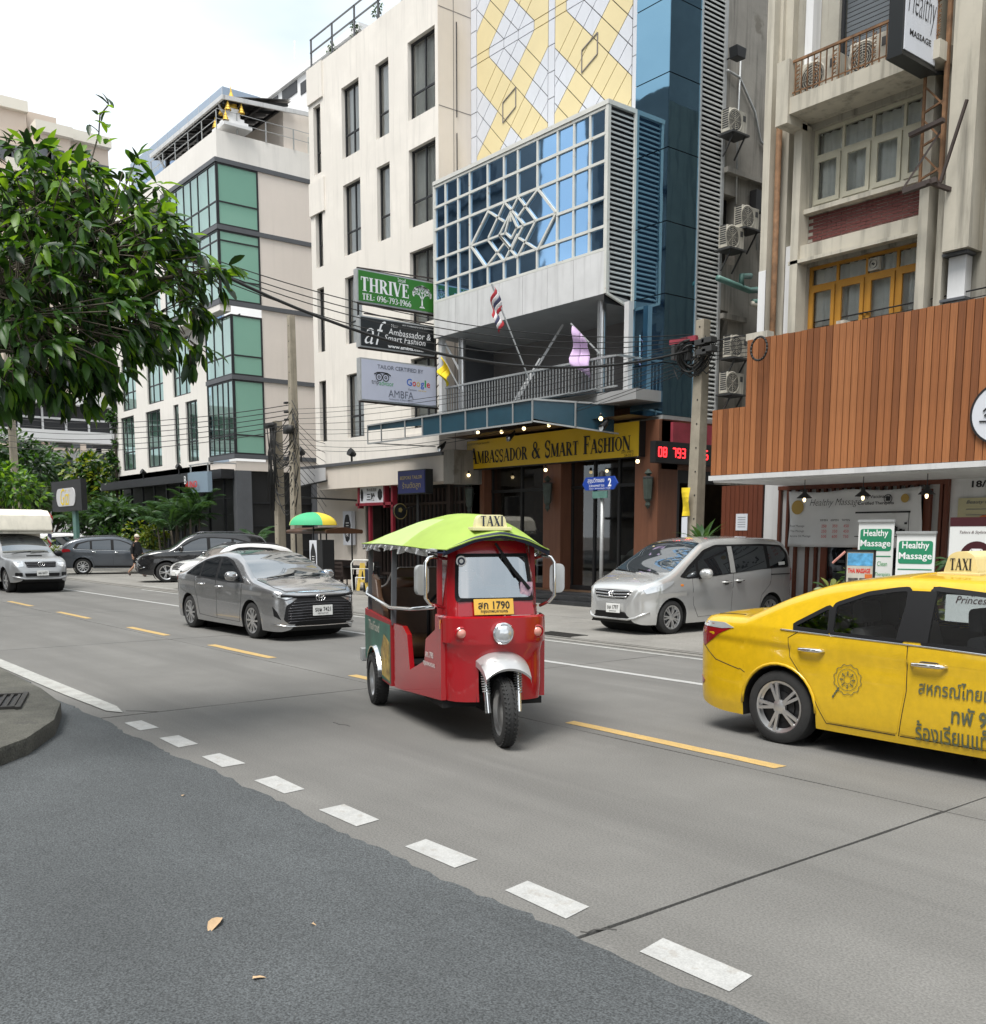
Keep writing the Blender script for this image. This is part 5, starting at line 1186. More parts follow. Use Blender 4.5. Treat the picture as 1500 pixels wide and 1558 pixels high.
# ---- two sport utility cars, a white hatchback, a far white van
def suv(name, label, loc, rz, m, big=True, face=True):
    t = thing(name, label, 'car', loc, rad(rz)); L_ = 2.38 if big else 2.28
    c = Car(t, [(-L_,.8),(-L_+.03,1.1),(-L_+.15,1.5),(-L_+.35,1.7),(-1.4,1.8),(-.4,1.83),(.2,1.79),(.6,1.65),(1.05,1.32),(1.25,1.22),(1.7,1.16),(2.1,1.05),(L_-.08,.9),(L_,.68)] if big else
        [(-L_,.8),(-L_+.03,1.0),(-L_+.2,1.3),(-L_+.55,1.52),(-1.1,1.64),(-.3,1.68),(.2,1.65),(.6,1.52),(1.05,1.22),(1.3,1.1),(1.7,1.05),(2.05,.95),(L_-.07,.82),(L_,.62)],
        [(-L_,.55),(-L_+.04,.42),(-L_+.2,.34),(-1.7,.28),(1.7,.26),(2.0,.28),(L_-.05,.34),(L_,.45)],
        [(-L_,.62),(-L_+.04,.75),(-L_+.25,.85),(-1.6,.91),(0,.925),(1.4,.92),(1.8,.88),(2.1,.78),(L_-.05,.66),(L_,.5)],
        [(-L_,1.2),(-1,1.14),(1.2,1.06),(L_,.95)] if big else [(-L_,1.1),(-1,1.05),(1.2,.97),(L_,.9)], (-1.37,1.37), .37 if big else .345, .44 if big else .41, .26, .1, .03, crease=(.98 if big else .9,-.02))
    c.shell(m); h = .12 if big else 0
    for sg in (-1, 1):
        c.patch('window_frame', rnd([(-1.75,1.12+h),(-1.6,1.34+h),(-1.1,1.47+h),(-.3,1.52+h),(.15,1.5+h),(.5,1.38+h),(.85,1.18+h),(1.1,1.0+h),(.6,.99+h),(-1.0,1.07+h)],.05), 'side', 'trim_black', .003, .01, sg)
        for q in ([(-1.6,1.13),(-1.48,1.31),(-1.05,1.43),(-1.05,1.09)], [(-.96,1.09),(-.96,1.44),(-.2,1.485),(-.2,1.05)], [(-.08,1.04),(-.08,1.485),(.15,1.46),(.45,1.35),(.78,1.16),(.98,1.01)]): c.patch('side_pane', rnd([(a,e+h) for a,e in q],.03), 'side', 'car_glass', .006, .006, sg)
        c.line('chrome_strip', [(-1.75,1.1+h),(-1,1.055+h),(1.1,.985+h)], 'side', 'chrome', .02, .005, sg)
        c.seam([(-.14,1.02+h),(-.12,.4),(.85,.38),(.95,.6),(1.0,.98)], sg); c.seam([(-.13,.4),(-.88,.4),(-1.0,.7),(-1.2,1.0)], sg)
        c.handle(-.9,.98+h,sg,'chrome'); c.handle(.02,.95+h,sg,'chrome'); c.mirror(.85,1.02+h,sg,m,1.2)
        c.patch('tail_lamp', rnd([(-L_+.06,1.12),(-L_+.06,.95),(-L_+.45,1.0),(-L_+.4,1.1)],.03), 'side', 'lamp_red', .006, .02, sg)
        c.patch('sill_trim', rnd([(-.92,.38),(.9,.36),(.9,.29),(-.92,.31)],.02), 'side', 'trim_black', .004, .01, sg)
        c.patch('headlight', rnd([(sg*.45,.93),(sg*.5,.84),(sg*.74,.86),(sg*.8,.98)][::sg],.02), 'front', 'lamp_clear', .008, .03)
        c.patch('fog_trim', rnd([(sg*.5,.68),(sg*.7,.5),(sg*.76,.55),(sg*.62,.72)][::sg],.02), 'front', 'chrome', .008, .03)
    c.patch('windscreen', rnd([(.45,-.6),(1.1,-.76),(1.16,0),(1.1,.76),(.45,.6)],.05), 'top', 'screen_glass', .004, .01)
    c.patch('rear_screen', rnd([(-.58,1.42+h),(.58,1.42+h),(.62,1.14+h),(-.62,1.14+h)],.05), 'rear', 'car_glass', .006, .02)
    g = c.patch('grille', rnd([(-.4,.95),(.4,.95),(.36,.72),(-.36,.72)],.03), 'front', 'trim_black', .008, .03)
    for z in (.91,.86,.81,.76): c.line('grille_bar', [(-.37,z),(0,z),(.37,z)], 'front', 'chrome', .025, .014, parent=g)
    c.plate(0, .58, 1, [], .34, .15, off=.03); c.patch('bumper_intake', rnd([(-.5,.5),(.5,.5),(.42,.42),(-.42,.42)],.02), 'front', 'trim_black', .006, .02)
    b = MB()
    for y in (-.6,.6): b.tube([(-1.5,y,c.top(-1.5,y)+.01),(-1.3,y,c.top(-1.3,y)+.05),(0,y,c.top(0,y)+.05),(.25,y,c.top(.25,y)+.01)], .018, 6)
    b.build('roof_bar', 'lamp_house', t, local=True, smooth=True); c.wheels(1.78, .24, 10, 'pair' if big else 'multi', dark=True)
    return t
m1 = paint('black_paint', (.012,.012,.013), 0, .22, 1); suv('sport_utility_car', 'glossy black sport utility car parked nose out behind the grey saloon', (-35.98,14.8,.02), -107, m1)
m2 = paint('slate_paint', (.075,.085,.1), .5, .3, 1); suv('sport_utility_car', 'slate grey crossover car turned side on by the walking man', (-45.3,14.6,.02), 73, m2, False)
m3 = paint('white_paint', (.78,.78,.78), 0, .25, 1); suv('hatchback_car', 'white car with black roof showing over the boot of the grey saloon', (-30.8,13.75,.02), -92, m3, False)
suv('minivan', 'white people carrier mostly hidden behind the slate grey crossover', (-54.5,15.2,.02), 95, m3)
tr_ = [o for o in bpy.data.objects if o.get('label','').startswith('white car with black roof')][0]
cc = Car(tr_, [(-2.28,.8),(-2.25,1.0),(-2.08,1.3),(-1.73,1.52),(-1.1,1.64),(-.3,1.68),(.2,1.65),(.6,1.52),(1.05,1.22),(1.3,1.1),(1.7,1.05),(2.05,.95),(2.21,.82),(2.28,.62)], [(-2.28,.55),(2.28,.45)], [(-2.28,.62),(-2.24,.75),(-2.03,.85),(-1.6,.91),(0,.925),(1.4,.92),(2.28,.5)], [(-2.28,1.1),(-1,1.05),(1.2,.97),(2.28,.9)], (), .34, .4, .26, .1, .03)
tr_.scale = (.88,.88,.88); cc.patch('roof_skin', rnd([(-1.9,-.6),(.45,-.64),(.45,.64),(-1.9,.6)],.05), 'top', 'trim_black', .004, .01)

# ---- silver pickup with a tall canopy
def pickup():
    t = thing('pickup_truck', 'silver pickup truck carrying a tall grubby white camper box over its cab', 'pickup truck', (-34.5,8.05,0), rad(2))
    m = paint('truck_silver', (.36,.37,.38), .5, .35, .6)
    c = Car(t, [(-2.6,.8),(-2.55,1.0),(-1.0,1.05),(-.85,1.1),(-.8,1.5),(-.55,1.72),(-.2,1.76),(.2,1.72),(.55,1.55),(1.0,1.22),(1.2,1.14),(1.8,1.08),(2.2,.97),(2.32,.84),(2.4,.66)], [(-2.6,.6),(-2.5,.45),(-1.8,.35),(1.8,.32),(2.1,.32),(2.35,.36),(2.4,.45)],
        [(-2.6,.8),(-2,.87),(0,.88),(1.6,.88),(1.95,.85),(2.2,.78),(2.33,.68),(2.4,.56)], [(-2.6,1.0),(0,1.02),(1.2,1.0),(2.4,.9)], (-1.55,1.5), .36, .43, .24, .09, .03)
    c.shell(m)
    for sg in (-1, 1):
        c.patch('window_frame', rnd([(-.72,1.05),(-.68,1.52),(-.1,1.6),(.25,1.55),(.6,1.32),(.95,1.05)],.05), 'side', 'trim_black', .003, .01, sg); c.patch('side_pane', rnd([(-.6,1.08),(-.58,1.48),(-.1,1.54),(.22,1.5),(.52,1.3),(.8,1.08)],.04), 'side', 'car_glass', .006, .006, sg)
        c.mirror(.72,1.05,sg,'trim_black',1.35); c.seam([(-.75,1.0),(-.7,.45),(.85,.42),(.95,.98)], sg)
        c.patch('headlight', rnd([(sg*.5,.97),(sg*.5,.8),(sg*.72,.78),(sg*.8,.85),(sg*.78,.96)][::sg],.03), 'front', 'lamp_clear', .008, .03)
        c.patch('fog_recess', rnd([(sg*.56,.62),(sg*.56,.5),(sg*.74,.52),(sg*.74,.62)][::sg],.03), 'front', 'trim_black', .006, .02)
    c.patch('windscreen', rnd([(.3,-.6),(1.02,-.72),(1.06,0),(1.02,.72),(.3,.6)],.05), 'top', 'screen_glass', .004, .01)
    g = c.patch('grille', rnd([(-.46,.94),(.46,.94),(.4,.77),(-.4,.77)],.03), 'front', 'trim_black', .008, .03)
    for z in (.9,.85,.8): c.line('grille_bar', [(-.43,z),(0,z),(.43,z)], 'front', 'lamp_house', .02, .014, parent=g)
    x = c.fx(0,.86,1)+.03; b = MB()
    for rx, rz in ((.1,.065),(.035,.06)): b.tube([(x,rx*cos(2*pi*i/20),.865+rz*sin(2*pi*i/20)) for i in range(21)], .009, 5)
    b.build('emblem', 'chrome', t, local=True, smooth=True)
    c.patch('bumper_intake', rnd([(-.5,.6),(.5,.6),(.48,.5),(-.48,.5)],.02), 'front', 'trim_black', .006, .02); c.patch('bonnet_scoop', rnd([(1.62,-.22),(1.72,-.22),(1.72,.22),(1.62,.22)],.02), 'top', 'trim_black', .03, .03)
    c.line('bumper_lip', [(-.78,.5),(-.5,.43),(.5,.43),(.78,.5)], 'front', m, .06, .015); c.plate(0, .6, 1, [('ผผ 6077',-.03,.07,.26)], .34, .15, off=.04)
    wiper(c, [(1.14,-.5),(1.06,-.2),(1.0,.1)]); wiper(c, [(1.14,.05),(1.06,.3),(1.0,.5)])
    mat('grubby_white', (.72,.68,.58), .6, var=.12, vs=2, streak=.5, sdark=.7)
    b = MB(); b.prism([(-2.6,1.05),(-.75,1.05),(-.7,1.85),(.5,1.82),(.62,1.9),(.5,2.35),(.2,2.52),(-.4,2.56),(-2.6,2.54)], 'Y', -.92, .92); b.build('camper_box', 'grubby_white', t, local=True, bevel=.09, smooth=40)
    b = MB(); b.box(-.6,.56,-.93,.93,1.78,1.84); b.build('box_rim', 'ac_white', t, local=True)
    c.wheels(1.7, .23, 6, 'wide', dark=False)
pickup()
# ------------------------------------------------------------------ tuk-tuk
mat('tuk_red', (.33,.004,.009), .25, coat=.9, var=.05, vs=2); mat('tuk_red_inner', (.3,.008,.012), .5); mat('lime', (.3,.42,.07), .65, var=.1, vs=2.5, streak=.0, bump=.1, bs=6); mat('lime_pale', (.39,.52,.18), .65, var=.08, vs=2.5)
mat('navy', (.01,.018,.045), .6); mat('tuk_silver', (.5,.5,.5), .3, .5, coat=.4); mat('brown_vinyl', (.075,.035,.018), .4, var=.25, vs=5); mat('foil', (.55,.55,.55), .22, .8, bump=.8, bs=14)
mat('sticker_green', (.012,.085,.06), .4, var=.5, vs=3, tint=(.02,.16,.11)); mat('sticker_food', (.35,.14,.03), .5, var=.7, vs=9, tint=(.6,.42,.1)); mat('plate_yellow', (.72,.42,.06), .5, var=.06); mat('lamp_pink', (.6,.25,.2), .2, coat=1)
glass('tuk_glass', (.5,.54,.56), base=.42)
def tuk():
    t = thing('tuk_tuk', 'red three wheeled tuk tuk with lime green canopy and yellow number plate', 'tuk tuk', (-6.38,5.2,0), rad(-21))
    B = lambda b, n, m, par=t, **k: b.build(n, m, par, local=True, **k)
    # lower front shell: plan outline swept through heights
    def outline(z):
        lower = [(-.05,0),(-.055,.1),(-.065,.2),(-.09,.31),(-.14,.395),(-.21,.44),(-.3,.462),(-.45,.475)]
        f = 1 if z > .86 else .955; fb = .03 if z < .8 else 0
        k = 1-(.03*max(0,(.5-z)/.14) if z < .5 else 0)
        return [(x-fb, y*f*k) for x, y in lower]
    zs = [.37,.42,.5,.6,.68,.78,.85,.87,.95,1.03,1.08,1.095]
    b = MB(); rows_ = []
    for z in zs:
        o = outline(z); 
        if z > 1.085: o = [(x-.025,y*.97) for x, y in o]
        rows_.append([b.p((x,-y,z)) for x, y in o[::-1]]+[b.p((x,y,z)) for x, y in o[1:]])
    for i in range(len(zs)-1):
        for j in range(len(rows_[0])-1):
            ym = (b.v[rows_[i][j]].y+b.v[rows_[i][j+1]].y)/2
            if abs(ym) < .2 and zs[i+1] <= .681: continue
            b.f.append([rows_[i][j],rows_[i][j+1],rows_[i+1][j+1],rows_[i+1][j]])
    B(b, 'front_shell', 'tuk_red', smooth=32, recalc=False)
    b = MB()
    for sg in (-1, 1): b.box(-.5,-.1,sg*.2-.01,sg*.2+.01,.37,.68)
    b.box(-.5,-.12,-.2,.2,.67,.7); b.box(-.52,-.48,-.45,.45,.37,1.05); B(b, 'wheel_well', 'under')
    # cab with windscreen opening
    def cab(u, z):      # u -1..1 across
        s = (z-1.09)/.56; xc = -.19-.13*s; hw = .43-.045*s; a = abs(u); 
        return (xc-.015*a**2-.10*max(0,a-.8)/.2*1, u*hw*(1 if a < .8 else 1-.05*(a-.8)/.2), z)
    us = [-1,-.93,-.86,-.82,-.79,-.5,-.2,.2,.5,.79,.82,.86,.93,1]; zz = [1.09,1.2,1.225,1.26,1.4,1.55,1.58,1.6,1.66,1.72]
    b = MB(); ix = [[b.p(cab(u,z)) for u in us] for z in zz]
    for i in range(len(zz)-1):
        for j in range(len(us)-1):
            if 1.225 <= zz[i] and zz[i+1] <= 1.601 and us[j] >= -.83 and us[j+1] <= .83: continue
            b.f.append([ix[i][j],ix[i][j+1],ix[i+1][j+1],ix[i+1][j]])
    for sg in (0, len(us)-1):
        for i in range(len(zz)-1):
            a, c = b.v[ix[i][sg]], b.v[ix[i+1][sg]]; b.face(a, c, c+V((-.16,0,0)), a+V((-.2,0,0)))
    B(b, 'cab_shell', 'tuk_red', smooth=30, recalc=False)
    def ring_cab(d, off): return [V(cab(u,z))+V((off,0,0)) for u, z in rnd([(-.84+d,1.22+d*.4),(.84-d,1.22+d*.4),(.82-d,1.605-d*.4),(-.82+d,1.605-d*.4)], .07, 4)]
    b = MB(); A, C, D = ring_cab(-.02,.012), ring_cab(.05,.016), ring_cab(.06,-.01); n = len(A)
    for i in range(n): j = (i+1)%n; b.face(A[i],A[j],C[j],C[i]); b.face(C[i],C[j],D[j],D[i])
    B(b, 'screen_rubber', 'trim_black', smooth=True)
    b = MB(); b.grid(lambda u, v: V(cab(-.83+1.66*u, 1.225+.378*v))+V((.004,0,0)), 10, 3); ws = B(b, 'windscreen', 'tuk_glass', smooth=True, recalc=False)
    b = MB(); b.lathe([(.045,0),(.045,.004),(0,.004)], (0,0,0), 'X', 20); me = b.mesh('sticker', 'plate_white'); inst(me, 'sticker', ws, T3(V(cab(-.72,1.55))+V((.012,0,0))), local=True); b = MB(); b.lathe([(.033,0),(.033,.006),(.018,.006),(.018,0)], (0,0,0), 'X', 20); inst(b.mesh('sticker_ring','navy'), 'sticker_ring', ws, T3(V(cab(-.72,1.55))+V((.012,0,0))), local=True)
    p = V(cab(.68,1.31)); b = MB(); b.box(p.x+.012,p.x+.016,p.y-.055,p.y+.055,p.z-.06,p.z+.06); mat('tax_disc', (.45,.35,.6), .5, var=.6, vs=30, tint=(.7,.45,.5)); B(b, 'tax_sticker', 'tax_disc', ws)
    q = [V(cab(u,z))+V((.04,0,0)) for u, z in ((.05,1.70),(.3,1.55),(.5,1.42))]; b = MB(); b.tube(q, .011, 6); b.tube([V(cab(u,z))+V((.03,0,0)) for u, z in ((.18,1.6),(.45,1.46),(.74,1.31))], .014, 6); B(b, 'wiper', 'trim_black')
    # plate
    b = MB(); p = V(cab(0,1.165)); b.box(-.012,.0,-.175,.175,-.068,.068); pl = B(b, 'number_plate', 'plate_yellow', bevel=.004); pl.location = (p.x+.035,-.06+.03,1.167); pl.rotation_euler = (0,-.2,0); WM[pl.name] = WM[t.name]
    for s_, z, h, w_ in (('สก 1790',-.02,.068,.28),('กรุงเทพมหานคร',-.058,.03,.24)):
        me = text_mesh(s_, h, w_, bold=.02, align='C'); me.materials.clear(); me.materials.append(m_('ink_black')); inst(me, 'lettering', pl, frame((.003,0,z), (0,1,0), (0,0,1)), local=True)
    # lamps
    b = MB(); b.lathe([(.088,-.04),(.092,.03),(.082,.042),(.074,.03)], (-.03,0,.955), 'X', 28); hl = B(b, 'headlight', 'chrome', smooth=40)
    b = MB(); b.lathe([(.075,.03),(.06,.05),(.03,.06),(0,.063)], (-.03,0,.955), 'X', 24); B(b, 'headlight_lens', 'lamp_clear', hl, smooth=True)
    for sg in (-1, 1):
        x = -.115; b = MB(); b.lathe([(.056,-.03),(.058,.015),(.048,.024),(.044,.01)], (x,sg*.335,.955), 'X', 20); il = B(b, 'indicator', 'tuk_red', smooth=40)
        b = MB(); b.lathe([(.044,.008),(.035,.026),(.018,.034),(0,.036)], (x,sg*.335,.955), 'X', 18); B(b, 'indicator_lens', 'lamp_pink', il, smooth=True)
    b = MB(); b.box(-.31,-.29,-.475,-.465,.98,1.06); B(b, 'side_reflector', 'lamp_amber')
    # front fender, fork, wheel
    def fen(u, v):
        y = (u*2-1); x = -.12+.27*v; hw = .215-.02*v
        return (x, y*hw, .80-.03*v-.09*v**3-.075*abs(y)**2.6-.01*abs(y)*v)
    b = MB(); b.grid(fen, 18, 10); b.grid(lambda u, v: (fen(u,1)[0]-.01*v, fen(u,1)[1], fen(u,1)[2]-.02*v), 18, 1)
    for e in (0, 1): b.grid(lambda u, v: (fen(e,u)[0], fen(e,u)[1], fen(e,u)[2]-.05*v), 8, 1)
    B(b, 'front_fender', 'tuk_silver', smooth=50, weld=.001)
    for sg in (-1, 1):
        a, c = V((.0,sg*.135,.29)), V((-.09,sg*.15,.74)); b = MB(); b.tube([a,a.lerp(c,.45)], .026, 10); b.tube([a.lerp(c,.4),c], .015, 10); f_ = B(b, 'fork', 'chrome', smooth=40)
        b = MB(); n = 84; b.tube([a.lerp(c,.36+.5*i/n)+V((.032*cos(i*.8),.032*sin(i*.8),0)) for i in range(n)], .006, 5); B(b, 'spring', 'galv', f_, smooth=True)
    def wheel(x, y, r, wd):
        b = MB(); h = wd/2; b.lathe([(r*.66,-h*.7),(r*.7,-h*.95),(r*.86,-h),(r*.955,-h*.8),(r,-h*.35),(r,h*.35),(r*.955,h*.8),(r*.86,h),(r*.7,h*.95),(r*.66,h*.7)], (0,0,0), 'Y', 40)
        for q in (-.3,0,.3): b.lathe([(r+.004,q*wd-.006),(r+.004,q*wd+.006)], (0,0,0), 'Y', 40)
        for i in range(44):
            a = 2*pi*i/44; d = V((cos(a),0,sin(a)))
            for sg in (-1, 1): b.bar(d*(r+.001)+V((0,sg*h*.32,0)), V((cos(a+.07),0,sin(a+.07)))*(r*.955)+V((0,sg*h*.86,0)), .014, .014, up=d)
        o = B(b, 'wheel', 'tyre', smooth=45); o.location = (x,y,r)
        b = MB(); b.lathe([(0,-h*.55),(r*.3,-h*.5),(r*.55,-h*.3),(r*.66,-h*.72),(r*.7,-h*.8),(r*.66,-h*.6)], (0,0,0), 'Y', 28); b.lathe([(0,h*.55),(r*.3,h*.5),(r*.55,h*.3),(r*.66,h*.72),(r*.7,h*.8),(r*.66,h*.6)], (0,0,0), 'Y', 28); B(b, 'rim', 'rim_silver', o, smooth=40); return o
    wheel(0,0,.29,.12).rotation_euler = (0,0,rad(-4)); wheel(-2.42,-.6,.27,.15); wheel(-2.42,.6,.27,.15)
    # floor, sides: door sill shape each side, tapering
    def sy(x): return .465+.135*min(1, max(0, (-.25-x)/1.3))
    for sg in (-1, 1):
        P = [(-.28,.37),(-.28,1.03),(-.36,.99),(-.66,.86),(-.70,.66),(-1.1,.53),(-1.17,.85),(-1.3,.92),(-1.62,.92),(-1.62,.3),(-1.3,.31)]
        b = MB(); D_ = dens(P, .08); o = inset(D_, .0); fa = [b.p((x, sg*sy(x), z)) for x, z in D_]; fb = [b.p((x, sg*(sy(x)-.045), z)) for x, z in D_]; tri = delaunay_2d_cdt([V(q) for q in D_], [(i,(i+1)%len(D_)) for i in range(len(D_))], [], 1, 1e-6)[2]
        for f in tri: b.f.append([fa[i] for i in f]); b.f.append([fb[i] for i in f][::-1])
        for i in range(len(D_)): j = (i+1)%len(D_); b.f.append([fa[i],fa[j],fb[j],fb[i]])
        sd2 = B(b, 'side_panel', 'tuk_red', recalc=True)
        if sg < 0:
            for s_, x, z, h, w_ in (('สก.1790',-.66,.735-.03,.055,.2),('กรุงเทพมหานคร',-.72,.645-.03,.05,.3)):
                me = text_mesh(s_, h, w_, bold=.01); me.materials.clear(); me.materials.append(m_('plate_white'))
                for v in me.vertices: X_, Z_ = x+v.co.x, z+v.co.y; v.co = (X_, -(sy(X_)+.004), Z_)
                inst(me, 'lettering', sd2, MX.Identity(4), local=True)
        Q = [(-1.63,.3),(-1.63,.93),(-3.0,.97),(-3.0,.42),(-2.74,.42)]+[(-2.42+.32*cos(a), .27+.34*sin(a)) for a in [rad(22+i*14) for i in range(10)]]+[(-2.06,.33)]
        Q = [(-1.63,.3),(-1.63,.93),(-3.0,.97),(-3.0,.42),(-2.735,.42)]+[(-2.42-.33*cos(a), .27+.33*sin(a)) for a in [rad(28+i*14) for i in range(9)]]+[(-2.08,.3)]
        b = MB(); b.prism(Q, 'Y', sg*.6-.02, sg*.6+.02); rp = B(b, 'rear_panel', 'tuk_red_inner', recalc=True)
        b = MB(); Q2 = [(x if x < -1.64 else -1.65, min(z,.9)) for x, z in Q]; Q2[-1] = (-2.07,.32); Q2[0] = (-1.65,.32); b.prism(Q2, 'Y', sg*.62, sg*.623); B(b, 'poster_panel', 'sticker_green', rp)
        if sg < 0:
            b = MB(); b.prism([(-1.68,.34),(-1.68,.72),(-1.95,.78),(-2.12,.6),(-2.06,.36)], 'Y', -.6255, -.6235); b.lathe([(.09,-.6275),(.09,-.626),(.04,-.627),(0,-.6275)], (-1.86,0,.6), 'Y', 18); B(b, 'food_picture', 'sticker_food', rp)
            me = text_mesh('ThaiFood', .1, .6, shear=.2, bold=.015); me.materials.clear(); me.materials.append(m_('ac_white')); me.name = 'lettering'; inst(me, 'lettering', rp, frame((-2.78,-.624,.77), (1,0,0), (0,0,1)), local=True)
        b = MB(); b.lathe([(.335,sg*.55),(.36,sg*.62),(.345,sg*.66),(.335,sg*.66)], (-2.42,0,.27), 'Y', 18, rad(-80), rad(80)); b2 = B(b, 'wheel_arch', 'chrome', smooth=40)
        for x in (-1.64,-2.86): b = MB(); b.bar((x,sg*.59,.9),(x,sg*.57,1.68),.045,.045); B(b, 'canopy_post', 'frame_grey')
        b = MB(); b.bar((-.46,sg*.43,1.0),(-.5,sg*.42,1.68),.04,.04); B(b, 'canopy_post', 'tuk_red_inner')
        b = MB(); b.tube([(-2.9,sg*.6,1.2),(-2.86,sg*.62,1.13),(-1.64,sg*.62,1.07),(-1.0,sg*.56,1.1),(-.5,sg*.46,1.15)], .018, 8); B(b, 'hand_rail', 'chrome', smooth=True)
        # mirror on a chrome hoop
        y0 = sg*.43; y1 = sg*.62 if sg < 0 else sg*.52; b = MB(); b.tube([(-.33,y0*.93,1.57),(-.25,y1-sg*.08,1.59),(-.2,y1-sg*.03,1.58),(-.19,y1,1.54),(-.19,y1,1.25),(-.21,y1-sg*.04,1.2),(-.3,y0*1.0,1.16)], .015, 8); B(b, 'mirror_arm', 'chrome', smooth=True)
        b = MB(); b.prism(rnd([(-.065,-.125),(.065,-.125),(.065,.125),(-.065,.125)],.055,5), 'X', -.02, .02); mo = B(b, 'mirror', 'galv', bevel=.008, smooth=40); mo.matrix_basis = T3((-.2,y1+sg*.03,1.4)) @ MX.Rotation(rad(-25*sg), 4, 'Z')
    b = MB(); b.box(-3.0,-.3,-.45,.45,.3,.36); b.box(-3.0,-1.7,-.58,.58,.32,.5); B(b, 'floor', 'under')
    b = MB(); b.box(-3.02,-2.98,-.6,.6,.4,.98); B(b, 'tail_panel', 'tuk_red'); b = MB(); b.box(-3.14,-3.02,-.66,.66,.38,.52); B(b, 'rear_bumper', 'galv', bevel=.01)
    # seats
    b = MB(); b.prism(rnd([(-2.75,.5),(-2.1,.5),(-2.08,.66),(-2.2,.72),(-2.75,.7)],.05), 'Y', -.52, .52); B(b, 'bench_seat', 'brown_vinyl', bevel=.02)
    b = MB(); pr = [(-.55,.6),(-.55,1.12),(-.5,1.2),(-.42,1.24),(-.36,1.36),(-.28,1.42),(.28,1.42),(.36,1.36),(.42,1.24),(.5,1.2),(.55,1.12),(.55,.6)]; b.prism(pr, 'X', -2.86, -2.76); B(b, 'bench_backrest', 'brown_vinyl', bevel=.02)
    for sg in (-1, 1):
        b = MB(); b.prism([(-2.75,.7),(-2.75,1.35),(-2.55,1.3),(-2.45,1.12),(-2.15,1.0),(-2.1,.7)], 'Y', sg*.56-.03, sg*.56+.03); B(b, 'arm_panel', 'brown_vinyl', bevel=.015)
    b = MB(); b.tube([(-1.9,-.5,1.3),(-1.9,-.2,1.3)], .05, 10); B(b, 'grab_pad', 'brown_vinyl', smooth=True)
    b = MB(); b.box(-1.3,-.85,-.27,.27,.36,.66); B(b, 'driver_seat', 'brown_vinyl', bevel=.03); b = MB(); b.prism(rnd([(-.28,.68),(.28,.68),(.28,1.16),(-.28,1.16)],.09), 'X', -1.36, -1.26); bk = B(b, 'driver_backrest', 'brown_vinyl', bevel=.02)
    b = MB(); b.tube([(-1.39,-.3,.66),(-1.39,-.3,1.12),(-1.39,-.22,1.2),(-1.39,.22,1.2),(-1.39,.3,1.12),(-1.39,.3,.66)], .018, 8); B(b, 'seat_hoop', 'trim_black', bk, smooth=True)
    b = MB(); b.tube([(-.35,0,.7),(-.52,0,1.12)], .025, 8); b.tube([(-.6,-.33,1.17),(-.54,-.2,1.14),(-.52,0,1.12),(-.54,.2,1.14),(-.6,.33,1.17)], .014, 8); B(b, 'handlebar', 'trim_black', smooth=True)
    # canopy: faceted cloth stretched over bows
    zc = pchip([(-3.05,1.72),(-2.75,1.83),(-2.0,1.94),(-1.4,1.97),(-.7,1.955),(-.35,1.87),(-.14,1.775)]); hw = pchip([(-3.05,.64),(-2,.67),(-1,.62),(-.4,.51),(-.14,.455)]); ze = pchip([(-3.05,1.68),(-2,1.685),(-.9,1.675),(-.5,1.655),(-.14,1.65)])
    def can(x, u): return V((x-.12*0, u*hw(x), ze(x)+(zc(x)-ze(x))*(1-abs(u)**1.7)-.005*sin(u*6+x*2)**2))
    xs = [-3.05,-2.98,-2.75,-2.4,-2.05,-1.7,-1.4,-1.05,-.7,-.4,-.25,-.14]; us = [-1,-.95,-.72,-.36,0,.36,.72,.95,1]
    for nm, pick, m in (('canopy','L','lime'),('canopy_band','P','lime_pale')):
        b = MB()
        for i in range(len(xs)-1):
            for j in range(len(us)-1):
                pale = (3 <= i <= 6 and j < 3) or (i < 2 and j > 4) or (4 <= i <= 7 and j in (6,7))
                if pale == (pick == 'P'):
                    xo = lambda x, u: x+.06*(1-abs(u)) if x > -.2 else x
                    b.grid(lambda a, c: can(xo(xs[i]+(xs[i+1]-xs[i])*a, us[j]+(us[j+1]-us[j])*c), us[j]+(us[j+1]-us[j])*c), 3, 3)
        B(b, nm, m, smooth=22, weld=.0008, solid=.008)
    b = MB()
    for sg in (-1, 1):
        b.grid(lambda a, c: V((-3.05+2.7*a, sg*(hw(-3.05+2.7*a)-.012-.025*c*sin(a*70)), ze(-3.05+2.7*a)-.005-c*(.055+.025*sin(a*47)*sin(a*11)))), 90, 3)
    B(b, 'silver_fringe', 'foil', smooth=True)
    b = MB(); b.grid(lambda a, c: can(-.2, -1+2*a)+V((.085*(1-abs(2*a-1))+.02,0,-.008-.05*c)), 24, 1); b.grid(lambda a, c: can(-.5+.3*c, -1+2*a)+V((0,0,-.03)), 24, 3); B(b, 'front_valance', 'navy', smooth=True, solid=.006)
    b = MB()
    for x in (-.5,-1.64,-2.86): b.tube([can(x,-1+2*i/12)+V((0,0,-.03)) for i in range(13)], .014, 6)
    b.tube([(-.3,-.5,1.64),(-1.64,-.62,1.66),(-2.9,-.62,1.66)], .014, 6); b.tube([(-.3,.5,1.64),(-1.64,.62,1.66),(-2.9,.62,1.66)], .014, 6); B(b, 'canopy_bow', 'galv')
    b = MB(); b.box(-1.75,-.6,.0,.3,.2,.3); b.tube([(-2.42,-.55,.27),(-2.42,.55,.27)], .04, 8); b.bar((-.2,-.2,.4),(-.2,.2,.4),.05,.05); B(b, 'chassis', 'under')
    q = WM[t.name] @ can(-.27, -.07)
